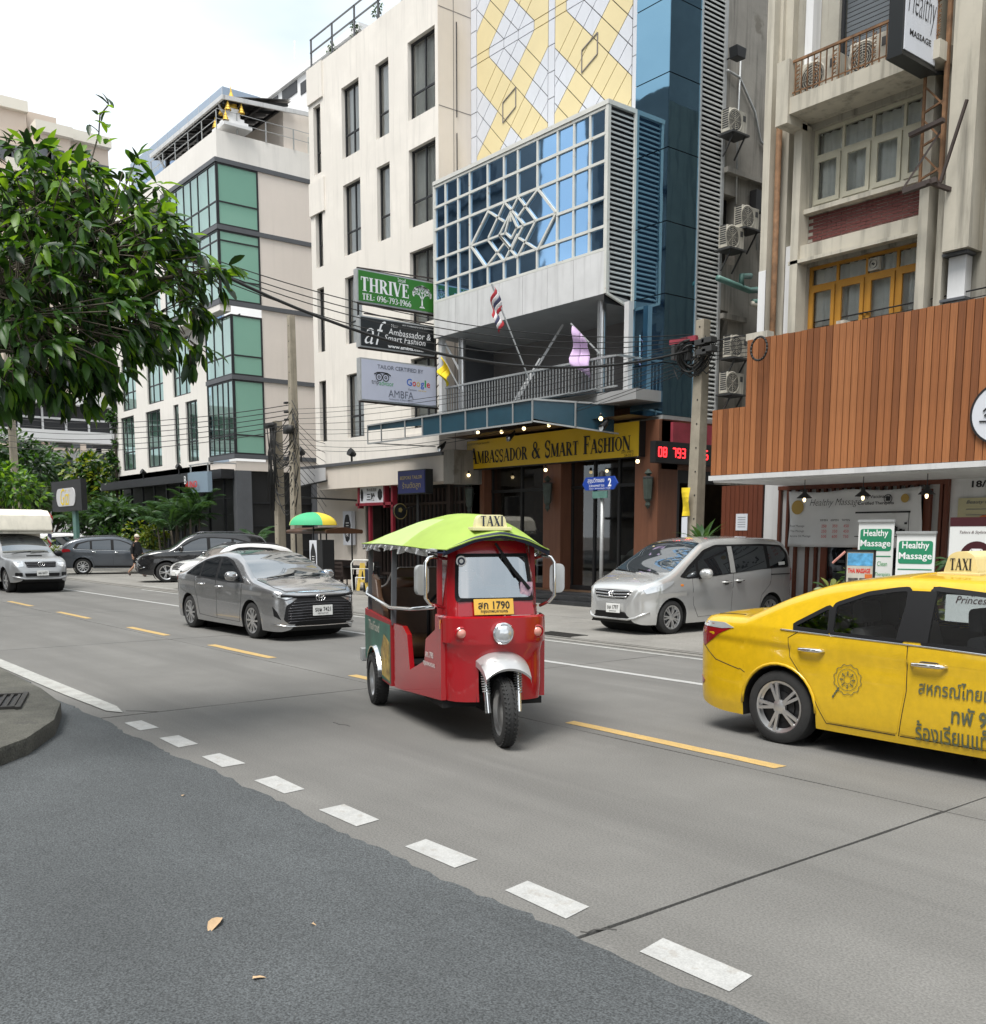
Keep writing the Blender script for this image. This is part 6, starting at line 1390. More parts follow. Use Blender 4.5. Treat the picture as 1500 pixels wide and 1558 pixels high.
    s_ = thing('taxi_sign', 'cream sign reading TAXI on the lime green canopy of the red tuk tuk', 'roof sign', (q.x,q.y,q.z-.02), rad(-21)); mat('sign_pale', (.72,.66,.38), .45, var=.06, vs=8)
    b = MB(); b.prism(rnd([(-.145,.0),(.145,.0),(.115,.125),(-.115,.125)],.04), 'X', -.06, .045); B(b, 'case', 'sign_pale', s_, bevel=.015, smooth=40); b = MB(); b.box(-.09,.075,-.17,.17,-.006,.024); B(b, 'base', 'sign_pale', s_, bevel=.006)
    me = serif_mesh('TAXI', .085, .2, 'C'); me.materials.clear(); me.materials.append(m_('navy')); inst(me, 'lettering', s_, frame((.0615,0,.03), (0,1,0), (0,0,1)), local=True)
tuk()
# ------------------------------------------------------------------ people
mat('skin', (.42,.24,.16), .55, var=.06, vs=8); mat('skin_tan', (.27,.14,.085), .55, var=.06, vs=8); mat('cloth_black', (.012,.012,.014), .9, bump=.3, bs=12); mat('cap_beige', (.55,.5,.42), .85); mat('shirt_blue', (.22,.38,.5), .85, var=.1, vs=5, bump=.3, bs=10); mat('shirt_navy', (.03,.06,.16), .85); mat('hair', (.015,.011,.009), .7); mat('eye_white', (.7,.68,.65), .4); mat('trouser', (.03,.032,.04), .9); mat('sole', (.05,.035,.03), .8)
def skin_mesh(name, V_, E_, m, lvl=2):
    """one continuous surface grown from joints (position, radius) and bones"""
    me = bpy.data.meshes.new(name); me.from_pydata([v[0] for v in V_], E_, []); o = bpy.data.objects.new(name, me); COL.objects.link(o)
    sk = o.modifiers.new('s', 'SKIN'); su = o.modifiers.new('u', 'SUBSURF'); su.levels = lvl
    for d, v in zip(me.skin_vertices[0].data, V_):
        r = v[1]; d.radius = r if isinstance(r, tuple) else (r, r)
    me.skin_vertices[0].data[0].use_root = True
    dg = bpy.context.evaluated_depsgraph_get(); out = bpy.data.meshes.new_from_object(o.evaluated_get(dg)); bpy.data.objects.remove(o); bpy.data.meshes.remove(me)
    out.name = name; out.materials.clear(); out.materials.append(m_(m)); out.polygons.foreach_set('material_index', [0]*len(out.polygons)); out.shade_smooth(); return out
def hand_pts(w_, d, side, curl=.5):
    """finger and thumb chains leaving the palm at wrist w_ along direction d"""
    d = V(d).normalized(); s = V(side).normalized(); n = d.cross(s); ch = []
    for i, l in enumerate((.068,.078,.072,.055)):
        p = V(w_)+d*.085+s*(.03-.02*i); q = p+d*l*.5-n*curl*.015; ch.append((p, q, q+d*l*.42-n*curl*.035))
    p = V(w_)+d*.03+s*.03; ch.append((p, p+d*.035+s*.025, p+d*.07+s*.03)); return ch
def person(name, label, loc, rz, J, skin_m, cloth, head_dir=0, hat=None):
    """J: joints by name; body is one skin; clothes are thicker skins over parts of it"""
    t = thing(name, label, 'person', loc, rad(rz))
    order = [('pelvis',.1),('waist',.095),('chest',.115),('neck0',.06),('neck',.05)]
    V_ = [(J[n], r) for n, r in order]; E_ = [(0,1),(1,2),(2,3),(3,4)]
    for s_ in 'LR':
        k = len(V_); V_ += [(J['sh'+s_],.055),(J['el'+s_],.042),(J['wr'+s_],.028),(J['ha'+s_],(.036,.02))]; E_ += [(2,k),(k,k+1),(k+1,k+2),(k+2,k+3)]
        k = len(V_); V_ += [(J['hip'+s_],.085),(J['kn'+s_],.055),(J['an'+s_],.036),(J['to'+s_],(.038,.022))]; E_ += [(0,k),(k,k+1),(k+1,k+2),(k+2,k+3)]
    inst(skin_mesh('body', V_, E_, skin_m), 'body', t, MX.Identity(4), local=True)
    b = MB(); hc = V(J['head']); f = V((cos(head_dir),sin(head_dir),0)); l = V((-f.y,f.x,0))
    def hd(u, v):
        a = 2*pi*u; th_ = pi*v; z = cos(th_); r = sin(th_); w_ = .078*(1-.18*max(0,-z)); dp = .1*(1-.1*max(0,-z))
        return hc+l*(r*cos(a)*w_)+f*(r*sin(a)*dp+(.012 if sin(a) > .5 and z < -.3 else 0))+V((0,0,z*.125))
    b.grid(hd, 20, 14)
    nb = hc+f*.1; b.tube([nb+V((0,0,.03)), nb+f*.012+V((0,0,-.01)), nb+f*.022+V((0,0,-.028)), nb+V((0,0,-.04))], [.008,.012,.016,.008], 8)
    for sg in (-1,1): b.lathe([(.0,-.01),(.028,-.008),(.03,.0),(.02,.01),(0,.012)], hc+l*(sg*.08)-f*.01+V((0,0,-.01)), 'Y' if abs(l.y) > abs(l.x) else 'X', 10)
    hdo = b.build('head', skin_m, t, local=True, smooth=True, weld=.0005)
    for sg in (-1,1): b = MB(); b.lathe([(0,-.008),(.011,0),(0,.008)], hc+f*.09+l*(sg*.032)+V((0,0,.012)), 'Z', 10); b.build('eye', 'eye_white', hdo, local=True)
    b = MB(); b.bar(hc+f*.092+l*.025+V((0,0,-.065)), hc+f*.092-l*.025+V((0,0,-.065)), .008, .01); b.build('mouth', 'lamp_pink', hdo, local=True)
    b = MB(); b.grid(lambda u, v: hc+(V(hd(u, v*.5))-hc)*1.08-f*.008, 20, 7); b.build('hair', 'hair', t, local=True, smooth=True)
    if hat:
        b = MB(); b.grid(lambda u, v: hc+(V(hd(u, v*.42))-hc)*1.16+V((0,0,.01)), 20, 7); b.prism([(hc+f*q0+l*q1+V((0,0,.045))).to_tuple()[:2] for q0, q1 in ((.06,.08),(.16,.06),(.19,0),(.16,-.06),(.06,-.08))], 'Z', hc.z+.04, hc.z+.05); b.build('cap', hat, t, local=True, smooth=40)
    for s_ in 'LR':
        b = MB(); w_ = V(J['wr'+s_]); d = V(J['ha'+s_])-w_
        for ch in hand_pts(w_, d, f if abs(d.normalized().dot(f)) < .8 else V((0,0,1)), .6): b.tube(ch, [.0095,.009,.0075], 6)
        b.build('fingers', skin_m, t, local=True, smooth=True)
    for nm, m, parts in cloth:
        V_, E_ = [], []
        for chain in parts:
            k = len(V_)
            for i, (jn, r) in enumerate(chain):
                if isinstance(jn, tuple): p = V(J[jn[0]]).lerp(V(J[jn[1]]), jn[2])
                else: p = V(J[jn])
                ex = [q for q, w_ in enumerate(V_) if (w_[0]-p).length < .001]
                if ex: idx_ = ex[0]
                else: V_.append((p, r)); idx_ = len(V_)-1
                if i: E_.append((prev, idx_))
                prev = idx_
        inst(skin_mesh(nm, V_, E_, m), nm, t, MX.Identity(4), local=True)
    return t
top_chain = lambda r=.13, sl=.075, end='wr', f=1.0: [[('pelvis',r),('waist',r*.95),('chest',r*1.08),('neck0',.075)]]+[[('chest',r*1.08),('sh'+s_,.075),('el'+s_,sl*.8),((('el'+s_),(end+s_),f),sl*.62)] for s_ in 'LR']
J = dict(pelvis=(0,0,.92),waist=(0,0,1.08),chest=(.01,0,1.3),neck0=(.01,0,1.43),neck=(.025,0,1.5),head=(.04,0,1.6),
    shL=(0,.17,1.38),elL=(.06,.22,1.12),wrL=(.16,.2,.9),haL=(.19,.19,.82),shR=(0,-.17,1.38),elR=(-.08,-.22,1.12),wrR=(-.05,-.22,.86),haR=(-.04,-.22,.78),
    hipL=(.0,.09,.86),knL=(.2,.09,.5),anL=(.2,.08,.09),toL=(.35,.09,.04),hipR=(-.0,-.09,.86),knR=(-.05,-.09,.47),anR=(-.36,-.08,.2),toR=(-.27,-.09,.06))
person('person', 'person walking in a long black shirt with pale cap, bare calves and slippers', (-41.0,14.05,.02), 38, J, 'skin',
    [('shirt','cloth_black',top_chain(.15,.085,'wr',.75)+[[('pelvis',.15),(('hipL','knL',.2),.125)],[('pelvis',.15),(('hipR','knR',.2),.125)]]),
     ('shorts','cloth_black',[[('pelvis',.13),('hipL',.12),(('hipL','knL',.8),.1)],[('pelvis',.13),('hipR',.12),(('hipR','knR',.8),.1)]]),
     ('slipper','sole',[[('anL',.045),('toL',.05)]]),('slipper','sole',[[('anR',.045),('toR',.05)]])], 0, 'cap_beige')
def seated(loc, rz, z, label, shirt, skin_m, reach):
    J = dict(pelvis=(0,0,z+.08),waist=(-.06,0,z+.24),chest=(-.1,0,z+.46),neck0=(-.08,0,z+.6),neck=(-.06,0,z+.66),head=(-.03,0,z+.77),
        shL=(-.08,.18,z+.54),elL=(.12,.25,z+.3),wrL=(reach,.18,z+.38),haL=(reach+.07,.16,z+.4),shR=(-.08,-.18,z+.54),elR=(.12,-.25,z+.3),wrR=(reach,-.18,z+.38),haR=(reach+.07,-.16,z+.4),
        hipL=(.05,.1,z+.07),knL=(.45,.13,z+.12),anL=(.62,.13,z-.26),toL=(.75,.13,z-.29),hipR=(.05,-.1,z+.07),knR=(.45,-.13,z+.12),anR=(.62,-.13,z-.26),toR=(.75,-.13,z-.29))
    return person('person', label, loc, rz, J, skin_m, [('shirt',shirt,top_chain(.135,.08,'wr',.2)),('trousers','trouser',[[('pelvis',.12),('hipL',.11),('knL',.085),('anL',.06)],[('pelvis',.12),('hipR',.11),('knR',.085),('anR',.06)]])])
seated((-3.25,7.55,0), 0, .48, 'person in light blue shirt at the wheel of the yellow taxi', 'shirt_blue', 'skin_tan', .42)
c21, s21 = cos(rad(-21)), sin(rad(-21))
seated((-6.38-1.08*c21,5.2-1.08*s21,0), -21, .66, 'person in dark blue shirt holding the handlebar of the red tuk tuk', 'shirt_navy', 'skin_tan', .44)
# ------------------------------------------------------------------ hanging signs of the tailor
XD, YD, ZD = V((1,0,0)), V((0,1,0)), V((0,0,1))
mat('sign_green', (.03,.17,.018), .5, var=.06); mat('ink_white', (.8,.8,.8), .5); mat('sign_black', (.012,.014,.015), .4); mat('sign_lav', (.5,.52,.62), .45, var=.04); mat('sign_yellow', (.62,.40,.012), .45, var=.08, vs=1); mat('ink_grey', (.12,.13,.17), .5)
mat('ink_red', (.6,.03,.02), .5); mat('ink_blue', (.03,.12,.5), .5); mat('ink_gold', (.6,.42,.06), .5); mat('ink_green', (.03,.3,.08), .5); mat('sign_navy', (.008,.012,.09), .4); mat('ink_gold_dim', (.3,.24,.09), .5); mat('rusty_frame', (.05,.035,.03), .7, var=.4)
def sbox(name, label, y0, y1, z0, z1, m, x=-24.3, th=.2, cat='sign', edge='galv', group=None):
    t = thing(name, label, cat, (x,(y0+y1)/2,z0), 0, group)
    b = MB(); b.box(x-th,x-.012,y0,y1,z0,z1); b.build('case', edge, t, bevel=.01)
    b = MB(); b.box(x-.011,x,y0+.04,y1-.02,z0+.04,z1-.04); b.build('face', m, t); return t
def sl(t, s, y, z, m, h=None, w=None, x=-24.3, **k): return letter(t, s, (x,y,z), YD, ZD, m, h, w, **k)
t = sbox('sign_box', 'green hanging sign box reading THRIVE with a white tree, topmost of the three', 14.65, 17.2, 8.06, 8.94, 'sign_green')
sl(t, 'THRIVE', 14.76, 8.37, 'ink_white', .37, 1.56, serif=True); sl(t, 'TEL: 096-793-1966', 14.8, 8.14, 'ink_white', .17, 1.6, serif=True); sl(t, 'ไทรฟ์', 15.95, 8.77, 'ink_white', .11)
b = MB(); cy, cz = 16.78, 8.2
def twig(p, a, l, w_, d):
    q = (p[0]+l*cos(a), p[1]+l*sin(a)); n = (-sin(a)*w_, cos(a)*w_); b.face((-24.296,p[0]-n[0],p[1]-n[1]),(-24.296,q[0]-n[0]*.6,q[1]-n[1]*.6),(-24.296,q[0]+n[0]*.6,q[1]+n[1]*.6),(-24.296,p[0]+n[0],p[1]+n[1]))
    if d: [twig(q, a+da+R.uniform(-.1,.1), l*.72, w_*.62, d-1) for da in (-.62,.0,.62)]
    else: b.face(*[(-24.295, q[0]+.026*cos(a+k_*pi/3), q[1]+.02*sin(a+k_*pi/3)) for k_ in range(6)])
twig((cy,cz), pi/2, .2, .03, 4); b.face((-24.296,cy-.1,cz-.03),(-24.296,cy+.1,cz-.03),(-24.296,cy+.03,cz+.03),(-24.296,cy-.03,cz+.03)); b.build('tree_logo', 'ink_white', t, recalc=False)
t = sbox('sign_box', 'black hanging sign box with white af monogram, middle of the three', 14.7, 17.22, 6.88, 7.72, 'sign_black')
sl(t, 'af', 14.85, 6.98, 'ink_white', .66, .7, shear=.35, bold=-.01); sl(t, 'Ambassador &', 15.62, 7.3, 'ink_white', .18, 1.45, shear=.15); sl(t, 'Smart Fashion', 15.5, 7.13, 'ink_white', .17, 1.38, shear=.15); sl(t, 'www.ambfa.com', 15.6, 6.95, 'ink_white', .1, 1.2, bold=.025); sl(t, 'NEXT TO AMBASSADOR HOTEL SUKHUMVIT SOI 11', 16.1, 7.6, 'ink_white', .035); sl(t, 'New', 15.73, 7.52, 'ink_white', .08)
t = sbox('sign_box', 'pale lavender hanging sign box reading TAILOR CERTIFIED BY, lowest of the three', 14.7, 17.26, 5.44, 6.6, 'sign_lav')
sl(t, 'TAILOR CERTIFIED BY', 15.25, 6.35, 'ink_grey', .11, 1.55, bold=.015); sl(t, 'trip', 15.05, 5.88, 'ink_black', .16, .24); sl(t, 'advisor', 15.3, 5.9, 'ink_green', .13, .48)
b = MB()
for y in (15.3,15.52):
    for r0, r1 in ((.085,.112),(.022,.045)): b.lathe([(r0,-24.297),(r1,-24.297)], (0,y,6.12), 'X', 22)
b.tube([(-24.297,15.14,6.19),(-24.297,15.24,6.24),(-24.297,15.41,6.255),(-24.297,15.58,6.24),(-24.297,15.68,6.19)], .016, 5); b.build('owl_logo', 'ink_black', t, recalc=False)
y = 16.22
for ch_, m, w_ in zip('Google', ('ink_blue','ink_red','ink_gold','ink_blue','ink_green','ink_red'), (.18,.12,.12,.12,.05,.12)): sl(t, ch_, y, 5.97-(.06 if ch_ == 'g' else 0), m, {'G':.2,'g':.19,'l':.2}.get(ch_,.135), w_, bold=.01); y += w_+.02
sl(t, 'Reviews', 16.28, 5.84, 'ink_grey', .06); sl(t, '★★★★★', 16.62, 5.84, 'ink_gold', .05); sl(t, 'AMBFA', 15.6, 5.6, 'ink_grey', .2, .85, serif=False); sl(t, 'Ambassador & Smart Fashion', 15.62, 5.53, 'ink_grey', .045, .82)
t = thing('sign_mast', 'rusty lattice mast holding the three sign boxes', 'sign mast', (-24.4,17.35,5.1)); b = MB()
for y in (17.3,17.45): b.box(-24.45,-24.41,y,y+.04,5.0,9.0)
for i in range(13): b.bar((-24.43,17.32,5.1+i*.3), (-24.43,17.47,5.25+i*.3), .02, .02)
for z in (5.42,6.86,8.04,8.96): b.bar((-24.4,14.7,z), (-24.4,17.4,z), .05, .04)
b.bar((-24.4,14.7,8.98),(-24.4,17.9,9.1),.03,.03); b.bar((-24.4,14.9,7.8),(-24.4,17.9,7.8),.03,.03); b.build('frame', 'rusty_frame', t)
# yellow shop sign
t = thing('shop_sign', 'long yellow sign reading Ambassador & Smart Fashion above the shopfront', 'sign', (-20,17.7,3.6))
b = MB(); b.box(-23.42,-16.62,17.7,17.95,3.6,4.43); b.build('case', 'black', t); b = MB(); b.face((-23.4,17.69,3.63),(-16.64,17.69,3.61),(-16.64,17.69,4.43),(-23.4,17.69,4.42)); b.build('face', 'sign_yellow', t, recalc=False)
letter(t, 'Ambassador & Smart Fashion', (-23.25,17.685,3.74), XD, ZD, 'ink_black', .47, 6.35, serif=True); letter(t, 'SUITS SHIRTS', (-17.2,17.685,3.7), XD, ZD, 'ink_black', .06, .4); letter(t, '24-26 7', (-17.1,17.685,3.62), XD, ZD, 'ink_black', .06, .3); letter(t, 'A CUSTOM TAILOR SINCE 1970', (-23.35,17.685,4.3), XD, ZD, 'ink_black', .05)
# lamps along the sign
def spot(p, label, m='warm_bulb', r=.055):
    t = thing('sign_lamp', label, 'lamp', p, 0, 'small lamps round the yellow shop sign'); b = MB(); b.lathe([(0,-r),(r*.7,-r*.7),(r,0),(r*.7,r*.7),(0,r)], p, 'Z', 12); b.build('bulb', m, t, smooth=True); b = MB(); b.lathe([(r*.5,r*.8),(r*.6,r*2),(r*.2,r*2.6)], p, 'Z', 10); b.build('socket', 'black', t); return t
for (px, py, Yv), s_ in zip(((727,658,17),(797,652,17),(874,640,17),(914,637,16.4),(763,657,17.2),(835,647,17.2),(713,723,17.5),(830,715,17.5),(970,702,17.5)), ('under the canopy end','left of the middle','right of the middle','at the canopy corner','second from the left','above the word Smart','at the lower left corner','on the middle pillar','at the lower right corner')): spot(PY(px,py,Yv), 'small warm lamp of the yellow shop sign, '+s_, r=.05)
for px, py, Yv, s_ in ((674,678,17,'black spotlight on the concrete corner left of the yellow sign'),(779,662,17.2,'black spotlight hanging before the yellow sign'),(921,645,17,'black spotlight under the canopy corner')):
    p = PY(px,py,Yv); t = thing('spotlight', s_, 'lamp', p); b = MB(); b.tube([p+V((0,.1,.12)),p,p+V((.02,-.14,-.1))], [.02,.06,.085], 10); b.build('housing', 'black', t); b = MB(); b.lathe([(.075,-.01),(0,0)], p+V((.02,-.15,-.107)), 'Y', 10); b.build('lens', 'lamp_clear', t)
# blue street name sign
t = thing('street_sign', 'blue arrow shaped street name sign with number 2 on a grey post', 'street sign', (-16.76,16.5,.3)); b = MB(); b.tube([(-16.76,16.62,.0),(-16.76,16.62,2.75)], .045, 10); b.build('post', 'galv', t, smooth=True); mat('sign_blue', (.012,.05,.3), .35)
b = MB(); b.prism([(-17.33,2.93),(-17.22,2.79),(-16.3,2.79),(-16.18,2.93),(-16.3,3.09),(-17.22,3.09)], 'Y', 16.52, 16.56); b.build('plate', 'sign_blue', t); b = MB(); b.box(-17.0,-16.52,16.53,16.56,2.6,2.76); b.build('small_plate', 'green_pipe', t)
b = MB(); b.lathe([(.09,3.1),(.07,3.2),(0,3.24)], (-16.76,16.6,0), 'Z', 10); b.build('cap', 'black', t)
letter(t, 'สุขุมวิทซอย', (-17.15,16.52,2.93), XD, ZD, 'ink_white', .13, .55); letter(t, 'SUKHUMVIT SOI', (-17.1,16.52,2.86), XD, ZD, 'ink_white', .05, .5); letter(t, '2', (-16.48,16.52,2.86), XD, ZD, 'ink_white', .19, .11, bold=.03); letter(t, 'วัฒนา KHLONG TOEI', (-17.1,16.52,2.81), XD, ZD, 'ink_white', .03, .7)
# LED moving sign round the corner
t = thing('led_sign', 'black light board with glowing red digits on the corner by the pole', 'light board', (-16.05,18.7,3.4)); b = MB(); b.box(-16.15,-15.98,17.55,19.75,3.42,3.92); b.build('case', 'black', t, bevel=.01); mat('led_red', (1,.04,.05), .5, emit=1.3)
b = MB(); SEG = {'0':'abcdef','8':'abcdefg','7':'abc','9':'abcdfg','3':'abcdg','5':'acdfg','6':'acdefg',' ':''}
def seg(y, z, ch_, w_=.1, h=.2):
    P = dict(a=((0,h),(w_,h)),b=((w_,h),(w_,h/2)),c=((w_,h/2),(w_,0)),d=((0,0),(w_,0)),e=((0,0),(0,h/2)),f=((0,h/2),(0,h)),g=((0,h/2),(w_,h/2)))
    for s_ in SEG[ch_]:
        (a, c), (d, e) = P[s_]
        for i in range(4): u = (i+.5)/4; yy, zz = y+a+(d-a)*u, z+c+(e-c)*u; b.box(-15.98,-15.972,yy-.014,yy+.014,zz-.016,zz+.016)
for i, ch_ in enumerate('08 793 5666'): seg(17.66+i*.165, 3.57, ch_)
b.build('digits', 'led_red', t)
# long awning frame in front of the shop
t = thing('awning', 'long teal sheeted awning on a thin steel frame below the balcony', 'awning', (-21,16,4.9)); YA = 15.7
x0, x1 = PY(560,648,YA).x, PY(811,603,YA).x; zt, zb_ = 4.9, 4.42; xm = -22.8
b = MB(); b.face((xm,YA,zb_),(x1,YA,zb_+.02),(x1,YA,zt),(xm,YA,zt)); b.face((x0,YA,zt-.12),(xm,YA,zt-.2),(xm,YA,zt),(x0,YA,zt)); b.face((x1,YA,zt-.42),(x1+.9,17.5,zt-.75),(x1+.9,17.5,zt-.05),(x1,YA,zt)); b.build('front_sheet', 'teal_sheet', t, recalc=False, solid=.006)
b = MB(); b.face((x0,YA,zt),(x1,YA,zt+.005),(x1+.9,17.6,zt+.3),(x0+1.5,17.6,zt+.3)); b.build('roof_sheet', 'teal_sheet', t, recalc=False, solid=.006)
b = MB()
for z in (zt+.02, zb_-.02): b.bar((x0,YA-.02,z),(x1,YA-.02,z),.04,.04)
for x in (x0,x0+.75,-23.6,-22.75,-21.9,-20.8,-19.9,-18.9,x1): b.bar((x,YA-.02,zb_-.02),(x,YA-.02,zt+.02),.03,.03)
b.bar((x1,YA,zt+.02),(x1+.95,17.6,zt-.05),.04,.04); b.bar((x1,YA,zb_),(x1+.95,17.6,zb_-.25),.035,.035); b.bar((x1+.5,16.6,zb_-.1),(x1+.5,16.6,zt),.03,.03); b.bar((x0,YA,zb_),(x0+.3,17.9,zb_),.03,.03)
for x in (-24.2,-22,-20): b.bar((x,YA,zt),(x,17.6,zt+.28),.03,.03)
b.build('frame', 'galv', t)
# flags
def flag(name, label, base, top, cols, w_, drop, seed, parent_m='galv'):
    t = thing(name, label, 'flag', base); b = MB(); b.tube([base, top], .022, 6); b.build('pole', parent_m, t); base, top = V(base), V(top); d = (base-top).normalized(); r = random.Random(seed); n = len(cols)
    for i, m in enumerate(cols):
        def f(u, v):
            s_ = (i+v)/n; p = top+d*(.05+s_*w_); return p+V((.06*sin(u*7+s_*3)+.1*u*(1 if seed%2 else -.6), .07*sin(u*9+s_*2+seed)-.1*u, -u*drop*(1-.18*s_)))
        b = MB(); b.grid(f, 10, 4); b.build('cloth_band', m, t, smooth=True, recalc=False, solid=.003)
    return t
mat('flag_red', (.4,.03,.04), .85, var=.2, vs=5); mat('flag_white', (.65,.62,.62), .85, var=.15, vs=4); mat('flag_blue', (.06,.06,.12), .85, var=.2); mat('flag_purple', (.56,.4,.62), .85, var=.1); mat('flag_yellow', (.75,.55,.02), .85, var=.1)
flag('flag', 'tattered red white and blue flag on a slanting pole above the balcony', PY(806,580,17.2), PY(748,432,16.2), ('flag_red','flag_white','flag_blue','flag_white','flag_red'), .62, .75, 1)
flag('flag', 'pale purple flag drooping from a pole on the balcony rail', PY(912,538,17.3), PY(868,492,16.8), ('flag_purple','flag_purple'), .6, 1.0, 3)
flag('flag', 'plain yellow flag at the left end of the balcony', PY(700,592,17.2), PY(672,540,16.9), ('flag_yellow','flag_yellow'), .45, .55, 4)
flag('flag', 'small red white and blue striped flag by the pickup truck', (-44.9,11.6,.6), PX(78,778,-45), ('flag_red','flag_white','flag_blue','flag_blue','flag_white','flag_red'), .9, .8, 5)
# small signs before the restaurant
t = thing('tailor_sign', 'dark blue sign box reading BESPOKE TAILOR with gold Thai words', 'sign', (-24.7,16.5,2.9)); b = MB(); b.box(-25.28,-23.82,16.52,16.78,2.93,3.63); b.build('case', 'sign_black', t, bevel=.01); b = MB(); b.box(-25.24,-23.85,16.5,16.52,2.96,3.6); b.build('face', 'sign_navy', t)
letter(t, 'BESPOKE TAILOR', (-25.12,16.498,3.36), XD, ZD, 'ink_gold_dim', .1, 1.15, bold=.01); letter(t, 'ร้านตัดสูท', (-25.0,16.498,3.05), XD, ZD, 'ink_gold_dim', .24, .95); b = MB(); b.tube([(-24.5,16.7,0),(-24.5,16.7,2.95)], .04, 8); b.build('post', 'black', t)
mat('jp_red', (.2,.012,.025), .5); t = thing('lantern_sign', 'white Japanese sign panel in a red timber frame above the restaurant gate', 'sign', (-27.8,17.2,2.7)); b = MB(); b.box(-28.55,-27.08,17.16,17.25,2.76,3.28); b.build('panel', 'panel_white', t); b = MB()
for z in (2.68,3.3): b.box(-28.75,-26.5,17.12,17.3,z,z+.09)
for x in (-28.62,-27.05,-26.6): b.box(x,x+.09,17.12,17.3,2.6,3.45)
for x in (-28.1,-26.75): b.box(x,x+.11,17.2,17.3,.02,2.7)
b.build('frame', 'jp_red', t); letter(t, '三陵', (-28.1,17.157,2.84), XD, ZD, 'ink_black', .24, .5, bold=.02); letter(t, '男の居酒屋', (-28.1,17.157,3.13), XD, ZD, 'ink_black', .1, .6); b = MB()
for cx_, rx, rz in ((-28.4,.08,.2),(-27.3,.13,.18)): b.face(*[(cx_+rx*cos(i*pi/8)*(1+.15*(i%2)), 17.156, 3.02+rz*sin(i*pi/8)) for i in range(16)])
b.build('ink_mark', 'ink_black', t, recalc=False)
def jp_board(name, label, x0, x1, y, z0, z1, cat='sign'):
    t = thing(name, label, cat, ((x0+x1)/2,y,z0)); b = MB(); b.box(x0,x1,y,y+.15,z0,z1); b.build('board', 'panel_white', t, bevel=.01); b = MB(); cx_, cz = (x0+x1)/2, (z0+z1)/2; rr_ = random.Random(x0)
    b.face(*[(cx_+(x1-x0)*(.34+.1*rr_.random())*cos(i*pi/14), y-.003, cz+(z1-z0)*(.38+.05*rr_.random())*sin(i*pi/14)) for i in range(28)]); b.build('ink_mark', 'ink_black', t, recalc=False)
    for i, c_ in enumerate('三陵'): letter(t, c_, (cx_-(x1-x0)*.18, y-.004, cz-.02-i*(x1-x0)*.45), XD, ZD, 'ink_white', (x1-x0)*.36)
    return t
jp_board('wall_board', 'tall white board with black ink emblem on the restaurant corner', -30.74, -30.15, 17.78, 1.38, 2.56)
t = jp_board('stand_board', 'short white stand with black ink emblem beside the grey saloon', -27.1, -26.65, 14.5, .35, 1.58); b = MB(); b.box(-26.64,-26.3,14.5,14.9,.02,1.6); b.box(-27.1,-26.65,14.5,14.7,.02,.34); b.build('stand', 'black', t)
t = thing('beer_sign', 'round dark beer sign on a bracket under the blue tailor sign', 'sign', PY(608,778,16.9)); p = PY(608,778,16.9); b = MB(); b.lathe([(0,-.06),(.34,-.05),(.36,0),(.34,.05),(0,.06)], p, 'X', 24); b.v = [p+(q-p)*.68 for q in b.v]; o = b.build('disc', 'sign_black', t, smooth=40); b = MB(); b.lathe([(.22,.044),(.24,.044)], p, 'X', 24); b.lathe([(0,.046),(.08,.046)], p+V((0,0,.04)), 'X', 5); b.build('emblem', 'ink_gold_dim', t, recalc=False); b = MB(); b.bar(p, p+V((.1,.6,.2)), .04, .04); b.build('bracket', 'black', t)
# restaurant interior seen as dark timber
t = thing('restaurant_front', 'dark timber lattice front of the Japanese restaurant under the cream canopy', 'shopfront', (-27,18.4,0)); b = MB()
for i in range(26): x = -29.5+i*.23; b.box(x,x+.06,18.35,18.42,.02,3.2)
for z in (.4,1.6,2.7): b.box(-29.55,-23.65,18.34,18.43,z,z+.08)
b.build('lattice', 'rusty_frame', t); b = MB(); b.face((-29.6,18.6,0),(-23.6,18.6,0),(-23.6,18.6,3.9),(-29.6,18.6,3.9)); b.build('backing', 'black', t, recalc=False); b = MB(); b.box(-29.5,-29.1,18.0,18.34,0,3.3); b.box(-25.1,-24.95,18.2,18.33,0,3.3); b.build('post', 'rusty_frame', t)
# chairs, tables, cart with umbrella
def stool(p, label, m):
    t = thing('outdoor_chair', label, 'chair', p, R.uniform(0,3), 'chairs before the restaurant'); b = MB()
    for sx in (-.19,.19):
        for sy_ in (-.19,.19): b.bar((sx,sy_,0),(sx,sy_,.45 if sy_ < 0 else .9),.035,.035)
    b.build('frame', m, t, local=True); b = MB(); b.box(-.22,.22,-.22,.22,.43,.47); b.build('seat', m, t, local=True); b = MB()
    for z in (.6,.72,.84): b.box(-.2,.2,.17,.2,z,z+.06)
    b.build('backrest', m, t, local=True)
mat('chair_orange', (.4,.08,.02), .5)
for i, (x, y, m, s_) in enumerate(((-28.4,15.6,'black','black chair nearest the left utility pole'),(-27.6,16.2,'black','black chair behind the short white stand'),(-28.0,14.9,'chair_orange','orange chair beside the short white stand'),(-26.2,16.3,'black','black chair in front of the red gate post'),(-25.4,15.8,'black','black chair seen through the tuk tuk cabin'),(-26.9,15.2,'rusty_frame','brown chair right of the short white stand'))): stool((x,y,.02), s_, m)
t = thing('dining_table', 'dark bare table among the chairs before the restaurant', 'table', (-26.8,16.0,.02)); b = MB(); b.box(-27.5,-25.9,15.7,16.3,.74,.79); b.build('tabletop', 'black', t)
for x in (-27.4,-26.0):
    for y in (15.75,16.25): MB().box(x-.03,x+.03,y-.03,y+.03,.02,.74).build('leg', 'black', t)
